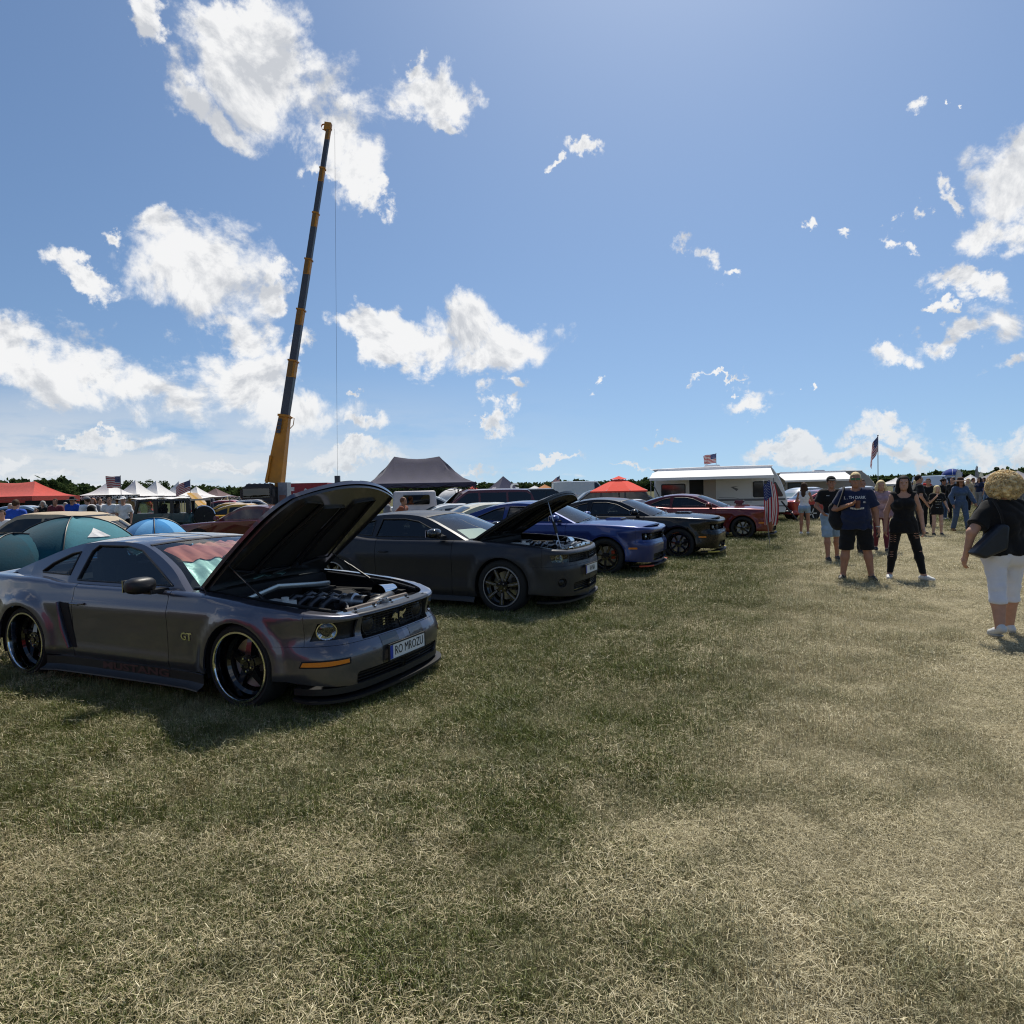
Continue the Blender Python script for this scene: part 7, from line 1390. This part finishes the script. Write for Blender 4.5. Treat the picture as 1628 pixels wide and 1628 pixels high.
# pale van with a blue dome on its roof, far right
p = xy(1496, 50); simple_car('pale van facing the camera below the blue dome', p, -PI / 2 + .1, 'van', CPS, name='parked_van', cat='van', sc=.88, glass=TINT)
c = at(1500, 759, 52); dm = thing('inflatable_dome', 'blue dome with white seam on top of the pale van', 'dome', (c.x, 51.0, 2.07)); m = MB(); m.sphere((0, 0, 0), (.70, .70, .55), 24, z0=0); m.build('dome_cloth', cloth('dome_blue', (.03, .06, .25), .1), dm); m = MB()
for q in range(3): m.tube([(.705 * math.cos(a) * math.cos(q * PI / 3), .705 * math.cos(a) * math.sin(q * PI / 3), .555 * math.sin(a)) for a in np.linspace(0, PI, 15)], .015, 5)
m.build('seam', CWHITE, dm)
# feather flags
for (px, py, Y, col, lb) in ((1523, 745, 48, FWHT, 'pale blue and white feather flag right of the pale van'), (1553, 740, 70, TSLATE, 'tall grey feather flag behind the white tent'), (1559, 750, 62, pm('cream_cloth', (.6, .58, .42), .8), 'short cream feather flag right of the white tent')):
    c = at(px, py, Y); t = thing('feather_flag', lb, 'feather flag', (c.x - .2, Y, 0), 0, 'feather flags on the right'); H_ = c.z; m = MB(); m.tube([(-.02, 0, 0), (0, 0, H_ * .7), (.08, 0, H_ * .93), (.22, 0, H_)], .018, 6); m.build('pole', POLE, t)
    m = MB(); m.grid([[(lerp(x0, x1, k) , .04 * math.sin(z * 4 + k * 3), z) for k in np.linspace(0, 1, 5)] for z, x0, x1 in [(z, .02 + .18 * max(0, (z / H_ - .7) / .3) ** 2, .45 + .12 * math.sin(z * 1.5)) for z in np.linspace(.6, H_ * .97, 12)]], mi=0); m.build('flag_cloth', col, t, sharp=180)
# ------------------------------------------------------------------ flatbed truck under the canopy
p = xy(662, 20.5); ft = thing('flatbed_truck', 'white cab of a flatbed truck with yellow bed seen from behind', 'truck', (p[0], p[1], 0), .12); m = MB(); TRW = pm('truck_white', (.42, .41, .44), .45, vary=.08)
m.box((-.05, .6, 1.18), (1.45, 1.3, 1.1), top=.90, topy=.85); cabt = m.build('cab', TRW, ft, sharp=50); bv = cabt.modifiers.new('soft', 'BEVEL'); bv.width = .07; bv.segments = 3
m = MB(); m.prism(rrect(-.42, .42, 1.30, 1.60, .05), .03, 'y', -.045); m.build('rear_window', TINT, cabt, smooth=False); m = MB(); m.box((-.735, .55, 1.42), (.02, .55, .38)); m.build('side_window', GLASS, cabt, smooth=False)
m = MB(); m.box((0, -.9, .72), (1.55, 1.7, .10)); m.box((-.76, -.9, .88), (.04, 1.7, .26)); m.box((.76, -.9, .88), (.04, 1.7, .26)); m.build('bed', pm('bed_yellow', (.5, .30, .03), .5, vary=.2), ft, smooth=False); m = MB(); m.lathe([(-.12, .16), (-.12, .05), (.12, .05), (.12, .16)], 16, 'x', (0, -.3, 1.0)); m.box((0, -.3, .82), (.5, .35, .12)); m.build('winch', BLACK, ft, sharp=40)
for sx_ in (-.62, .62):
    for yy in (.9, -1.0): w_ = MB(); w_.lathe([(-.1, .1), (-.1, .28), (0, .33), (.1, .28), (.1, .1)], 20, 'x', (sx_, yy, .33)); w_.build('wheel', RUBBER, ft)
# ------------------------------------------------------------------ open topped jeep
JT = pm('off_road_teal', (.012, .05, .065), .4, coat=.4); p = xy(256, 25.5); jp = thing('off_road_car', 'dark teal open sided off-road car with chrome ringed spare wheel', 'off-road car', (p[0], 25.5, 0), PI - .10); m = MB(); m.box((-.3, 0, .80), (2.6, 1.55, .62), top=.99); m.build('body', JT, jp, sharp=30)
m = MB(); m.box((1.45, 0, .86), (1.05, 1.2, .42), top=.93); m.build('hood', JT, jp, sharp=30); m = MB()
for sy in (-1, 1): m.box((1.45, sy * .72, .86), (1.0, .30, .06)); m.box((-1.2, sy * .80, .80), (.9, .12, .06))
m.build('fender', JT, jp, smooth=False)
m = MB(); m.box((-.55, 0, 1.60), (2.2, 1.42, .07), top=.96); m.build('soft_top', pm('soft_top', (.02, .022, .024), .8), jp, smooth=False)
for sy in (-1, 1):
    for x, tw in ((.62, .10), (-.25, .16), (-.9, .12), (-1.55, .16)): q = MB(); q.box((x - (.10 if x > .5 else 0), sy * .69, 1.34), (tw, .07, .50), Matrix.Rotation(-.3 if x > .5 else 0, 3, 'Y')); q.build('roof_post', BLACK, jp, smooth=False)
    q = MB(); q.box((.22, sy * .70, 1.33), (.60, .02, .36)); q.build('side_window', GLASS, jp, smooth=False)
q = MB(); q.box((.55, 0, 1.34), (.03, 1.25, .42), Matrix.Rotation(-.3, 3, 'Y')); q.build('windscreen', GLASS, jp, smooth=False)
for sy in (-.38, .38): q = MB(); seat(q, .0, sy, .62); q.build('seat', DARKIN, jp, sharp=60)
for cx in (1.35, -1.15):
    for sy in (-1, 1): w_ = MB(); w_.lathe([(-.12, .1), (-.13, .22), (-.14, .24), (-.13, .36), (0, .39), (.13, .36), (.13, .1)], 26, 'y', (cx, sy * .78, .39), mis=[1, 1, 0, 0, 0, 0]); w_.build('wheel', [RUBBER, BLACK], jp)
sp_ = thing('spare_wheel', None, None); sp_.parent = jp; sp_.location = (-1.86, .20, .97); sp_.rotation_euler = (0, 0, -2.4); m = MB(); m.lathe([(-.11, .02), (-.115, .26), (-.10, .37), (.02, .40), (.10, .37)], 32, 'y', mi=0); m.build('spare_tyre', RUBBER, sp_); m = MB(); m.lathe([(-.085, .385), (-.06, .412), (.04, .418), (.05, .405)], 32, 'y'); m.build('chrome_ring', CHROME, sp_)
# ------------------------------------------------------------------ red trailer by the crane, seen above the open hood
p = xy(492, 52); tr = thing('show_truck', 'red truck trailer with white markings right of the crane', 'trailer', (p[0], 52, 0), .05); m = MB(); m.box((0, 0, 1.7), (3.4, 2.3, 1.9)); m.build('box', pm('trailer_red', (.30, .03, .04), .5, vary=.25), tr, smooth=False); m = MB()
for k, (x, z, w_, h_) in enumerate(((-1.0, 2.2, .35, .3), (-.7, 1.7, .5, .25), (.2, 2.0, .6, .2), (.9, 1.5, .4, .35))): m.box((x, -1.16, z), (w_, .02, h_), Matrix.Rotation(.3 * k, 3, 'Y'))
m.build('marking', CWHITE, tr, smooth=False)
for sx_ in (-1, 1): w_ = MB(); w_.lathe([(-.12, .1), (-.12, .42), (.12, .42), (.12, .1)], 18, 'y', (sx_, -1.0, .45)); w_.build('wheel', RUBBER, tr)
# ------------------------------------------------------------------ caravans
CVW = pm('caravan_white', (.76, .75, .74), .4, vary=.05, vscale=.8); CVG = pm('caravan_grey', (.16, .16, .17), .5); WIN = pm('caravan_window', (.02, .022, .024), .08, spec=.6); AWN = cloth('awning_white', (.82, .81, .80), .03)
def caravan(label, pl, pr, Yl, Yr, hgt, name='caravan', body=CVW, awn=(.04, .88), awz=(2.42, 2.02), win=(), door=None, nose=.75, awd=2.0, tow=True):
    A, C_ = at(pl, 780, Yl), at(pr, 780, Yr); d = Vector((C_.x - A.x, C_.y - A.y, 0)); L = d.length; t = thing(name, label, 'caravan', (A.x, A.y, 0), math.atan2(d.y, d.x)); w2 = 2.2; zb = .42
    sil = [(.12, zb), (.0, 1.2), (.05, hgt - .22), (.22, hgt - .03), (L - nose * 1.35, hgt), (L - nose * .85, hgt - .12), (L - nose * .35, hgt - .75), (L - .05, 1.15), (L, .8), (L - .12, zb)]
    S_ = spline(sil, 5); S_ = np.vstack([S_, [sil[0]]]); m = MB(); n = len(S_); cx, cz = S_.mean(0); secs = [(0, .985), (.05, 1.), (w2 - .05, 1.), (w2, .985)]
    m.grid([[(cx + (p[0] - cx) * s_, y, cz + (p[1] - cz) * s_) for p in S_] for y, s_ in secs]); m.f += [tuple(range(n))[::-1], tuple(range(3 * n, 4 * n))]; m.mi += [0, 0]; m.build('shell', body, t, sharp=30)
    for (x0, x1, z0, z1) in win:
        q = MB(); q.prism(rrect(x0, x1, z0, z1, .07), .03, 'y', -.028); wo = q.build('window', BLACK, t, smooth=False); q = MB(); q.prism(rrect(x0 + .05, x1 - .05, z0 + .05, z1 - .05, .05), .012, 'y', -.038); q.build('pane', WIN, wo, smooth=False)
    if door:
        x0, x1, z1 = door; q = MB(); q.box(((x0 + x1) / 2, -.004, (zb + .12 + z1) / 2), (x1 - x0, .02, z1 - zb - .12)); do = q.build('doorway', DARKIN, t, smooth=False); q = MB(); q.box((x1 + .28, -.09, (zb + .12 + z1) / 2), (.55, .05, z1 - zb - .12)); q.build('door', pm('door_beige', (.40, .34, .30), .5), t, smooth=False)
        q = MB(); q.box((x0 - .03, -.012, (zb + z1) / 2), (.06, .03, z1 - zb)); q.build('door_frame', CVW, t, smooth=False); q = MB(); q.box((x1 + .58, -.05, (zb + z1) / 2), (.05, .06, z1 - zb)); q.build('door_frame', CVW, t, smooth=False)
    x0, x1 = awn[0] * L, awn[1] * L; q = MB(); q.grid([[(lerp(x0 - (.25 if k else 0), x1, i / 8), -.05 - awd * k, lerp(awz[0], awz[1], k) - .03 * math.sin(PI * k)) for i in range(9)] for k in np.linspace(0, 1, 5)]); q.build('awning', AWN, t, sharp=180); q = MB(); q.box(((x0 + x1) / 2 - .12, -.05 - awd, awz[1] - .05), (x1 - x0 + .25, .06, .12)); q.build('awning_bar', CVW, t, smooth=False)
    q = MB(); q.box(((x0 + x1) / 2, -.04, awz[0] + .03), (x1 - x0 + .1, .12, .10)); q.build('awning_case', CVW, t, smooth=False)
    for x in (x0 - .18, x1 - .02): q = MB(); q.tube([(x, -.05 - awd, awz[1] - .08), (x, -.06 - awd, 0)], .018, 6); q.build('awning_leg', POLE, t); q = MB(); q.tube([(x, -.05 - awd, awz[1] - .08), (x + .2, -.03, 1.2)], .02, 6); q.build('awning_arm', BLACK, t)
    q = MB(); q.box((L * .52, -.012, 1.02), (L * .93, .02, .10)); q.box((L * .52, -.012, .72), (L * .95, .02, .05)); q.build('side_trim', CVG, t, smooth=False)
    w_ = MB(); w_.lathe([(-.0, .08), (-.02, .2), (.0, .31), (.18, .31)], 22, 'y', (L * .45, -.02, .32), mis=[1, 0, 0]); w_.build('wheel', [RUBBER, ALU], t)
    q = MB(); q.box((L * .5, w2 / 2, zb - .06), (L * .9, 1.7, .12)); q.build('chassis', UNDER, t, smooth=False)
    q = MB(); q.box((L * .45, w2 / 2, hgt + .05), (.8, .6, .12), top=.8); q.build('roof_vent', CVW, t, smooth=False)
    if tow: q = MB(); q.tube([(L - .1, w2 * .3, .45), (L + 1.0, w2 / 2, .45)], .04, 6); q.tube([(L - .1, w2 * .7, .45), (L + 1.0, w2 / 2, .45)], .04, 6); q.tube([(L + .75, w2 / 2, .75), (L + .75, w2 / 2, .05)], .03, 6); q.build('tow_bar', POLE, t)
    return t, L
cv, L = caravan('white caravan with extended awning behind the maroon coupe', 1040, 1252, 31.2, 29.4, 2.58, awz=(2.46, 2.08), win=[(.33, 1.45, 1.12, 1.82), (4.42, 5.22, 1.12, 1.85)], door=(1.62, 2.26, 2.05))
q = MB(); q.box((3.62, -.010, 1.45), (1.5, .02, 1.15)); q.build('service_hatch', pm('panel_white', (.68, .67, .66), .45), cv, smooth=False); q = MB(); P = spline([(2.95, 1.15), (3.6, 1.12), (4.1, 1.02), (5.4, 1.03)], 8); q.tube([(a, -.016, c) for a, c in P], .03, 5, flat=.3, up=(0, 1, 0)); q.build('side_stripe', CVG, cv)
q = MB(); q.prism([(3.45, 1.62), (3.85, 1.66), (3.60, 1.60), (3.80, 1.52), (3.72, 1.42), (3.62, 1.50)], .008, 'y', -.026); q.build('emblem', CVG, cv, smooth=False)
q = MB(); q.prism([(5.27, 1.80), (5.40, 1.80), (5.70, 1.20), (5.66, 1.14), (5.32, 1.14)], .03, 'y', -.028); q.build('front_window', WIN, cv, smooth=False)
q = MB(); q.tube([(5.55, -.9, .95), (6.15, -1.0, .15)], .035, 6); q.build('support_strut', BLACK, cv)
caravan('second caravan with white awning farther back on the right', 1238, 1398, 46, 45, 2.55, body=pm('caravan_shade', (.34, .31, .29), .45), awn=(.02, .66), awz=(2.48, 1.95), win=[(.6, 1.5, 1.2, 1.8), (4.75, 5.6, 1.15, 1.9)], nose=1.2, awd=2.2, tow=False)  # shell colour darkened to stand in for its side lying in shadow
# dish and vents on the caravan roofs
# ------------------------------------------------------------------ people on the left and the far crowd
def lp(px, Y, lb, **kw): p = at(px, 800, Y); kw.setdefault('h', .022); fx = kw.pop('fx', (.2, -1)); return person(lb, loc=Vector((p.x, Y, 0)), face=heading(*fx), group='people among the tents on the left', **kw)
lp(25, 17.5, 'man in royal blue t-shirt seen from behind near the red tent', Hh=1.72, fx=(-.1, 1), top=('tee', CBLUE), bot=('long', CTAN), hair=('short', HBR), w=1.1)
lp(17, 19.5, 'dark clothed woman in front of the man in blue', Hh=1.62, fem=True, top=('tee', CB), bot=('long', CB), hair=('short', HGR))
lp(3, 16.2, 'person in white shirt at the left edge', Hh=1.45, top=('tee', CWHITE), bot=('short', CB), hair=('short', HBR))
lp(88, 25, 'broad man in maroon shirt behind the tan car', Hh=1.75, w=1.25, sk=SKT, top=('tee', CMAR), hair=('short', HBR))
lp(68, 27, 'woman with grey hair in black behind the tan car', Hh=1.68, fem=True, top=('tee', CB), hair=('bob', HGR))
lp(57, 22, 'person in grey shirt bent low by the tan car', Hh=1.42, top=('tee', CGREY), hair=('short', HBR))
lp(104, 28, 'white haired person left of the black hat', Hh=1.6, top=('tee', CWHITE), hair=('bun', HGR))
lp(115, 26, 'man in black hat and blue striped shirt', Hh=1.8, top=('tee', CBLUE), hair=('short', HB), hat=('wide', CB))
m_, I = lp(139, 22, 'man in cap with black backpack over a white shirt', Hh=1.78, fx=(-1, .5), top=('tee', CWHITE), bot=('long', CDEN), hair=('short', HBR), hat=('cap', CGREY)); sdf_obj('backpack', [((0, -.20, 1.05), (0, -.19, 1.36), .14, .13, .03, .8)], .025, CB, m_)
lp(148, 27, 'red haired person between the cap and the white shirts', Hh=1.74, top=('tee', CGREY), hair=('bob', pm('hair_ginger', (.22, .08, .03), .6)))
lp(158, 28, 'man in white shirt left of the dark haired woman', Hh=1.76, top=('tee', CWHITE), hair=('short', HBR), fx=(1, -.3))
lp(165, 29, 'dark haired woman in black between white shirts', Hh=1.66, fem=True, top=('tee', CB), hair=('long', HB))
lp(174, 25.5, 'man in white polo shirt with folded arms', Hh=1.76, top=('tee', CWHITE), bot=('long', CDEN), hair=('short', HBR), arms=(((-.28, .02, 1.14), (-.05, .20, 1.12)), ((.28, .02, 1.14), (.05, .22, 1.16))))
lp(196, 23.5, 'man in white cap and white shirt by the off-road car', Hh=1.76, top=('tee', CWHITE), bot=('long', CB), hair=('short', HBR), hat=('cap', CWHITE))
lp(616, 18.3, 'person in dark striped shirt under the charcoal canopy', Hh=1.60, top=('tee', CGREY), bot=('long', CB), hair=('short', HB), fx=(1, .2))
lp(630, 17.6, 'person in rust red top leaning forward under the charcoal canopy', Hh=1.55, w=1.2, sk=SKT, top=('tee', cloth('rust', (.22, .07, .04))), bot=('long', CB), hair=('short', pm('hair_auburn', (.12, .045, .02), .6)), fx=(1, -.2), lean=(0, .22))
# a small stock of figures, copied for the crowd in the distance
tops = [('black', CB), ('white', CWHITE), ('red', CRED), ('grey', CGREY), ('blue', CBLUE), ('tan', CTAN), ('navy', CNAVY), ('lime', COLIVE)]; bots = [CB, CDEN, CTAN, CDENL, CGREY]
stock = []
def crowd_spot(k):
    if k < 76: px = r_.uniform(1352, 1626); Y = r_.uniform(44, 105) if px < 1500 else r_.uniform(34, 95); return px, Y, 'right of the second caravan' if px < 1440 else 'around the pale van' if px < 1530 else 'near the white tent on the right'
    if k < 98: px = r_.uniform(318, 445); return px, r_.uniform(52, 85), 'below the crane'
    if k < 106: px = r_.uniform(700, 880); return px, r_.uniform(45, 70), 'around the script tent'
    return r_.uniform(100, 240), r_.uniform(36, 50), 'before the white tents'
r_ = np.random.default_rng(77)
for k in range(114):
    px, Y, where = crowd_spot(k); p = at(px, 790, Y); ti = int(r_.integers(0, 8)); bi = int(r_.integers(0, 5)); lbl = 'far visitor in %s top and %s trousers %s' % (tops[ti][0], ('black', 'denim', 'tan', 'pale denim', 'grey')[bi], where); grp = 'far crowd ' + where; fa = r_.uniform(0, 6.28)
    if k < 7:
        o = person(lbl, loc=Vector((p.x, Y, 0)), face=fa, h=.036, Hh=r_.uniform(1.62, 1.86), fem=k % 2 == 0, w=r_.uniform(.95, 1.2), sk=(SK, SKT, SKP)[k % 3], top=(('tee', 'tee', 'jacket', 'tank')[k % 4], tops[ti][1]), bot=(('long', 'shorts', 'long')[k % 3], bots[bi]), hair=((('long', 'short')[k % 2]), (HB, HBR, HBL, HBR, HGR)[k % 5]), shoe=None, group=grp, feet=wl((-1) ** k), hat=('cap', CB) if k == 3 else None)[0]; stock.append((o, tops[ti][1].name, bots[bi].name))
    else:
        s_, tn_, bn_ = stock[k % 7]; sw = {tn_: tops[ti][1]}
        if bn_ != tn_: sw[bn_] = bots[bi]
        o = dup(s_, (p.x, Y, 0), fa, lbl, grp, sw); o.scale = (r_.uniform(.93, 1.06),) * 3
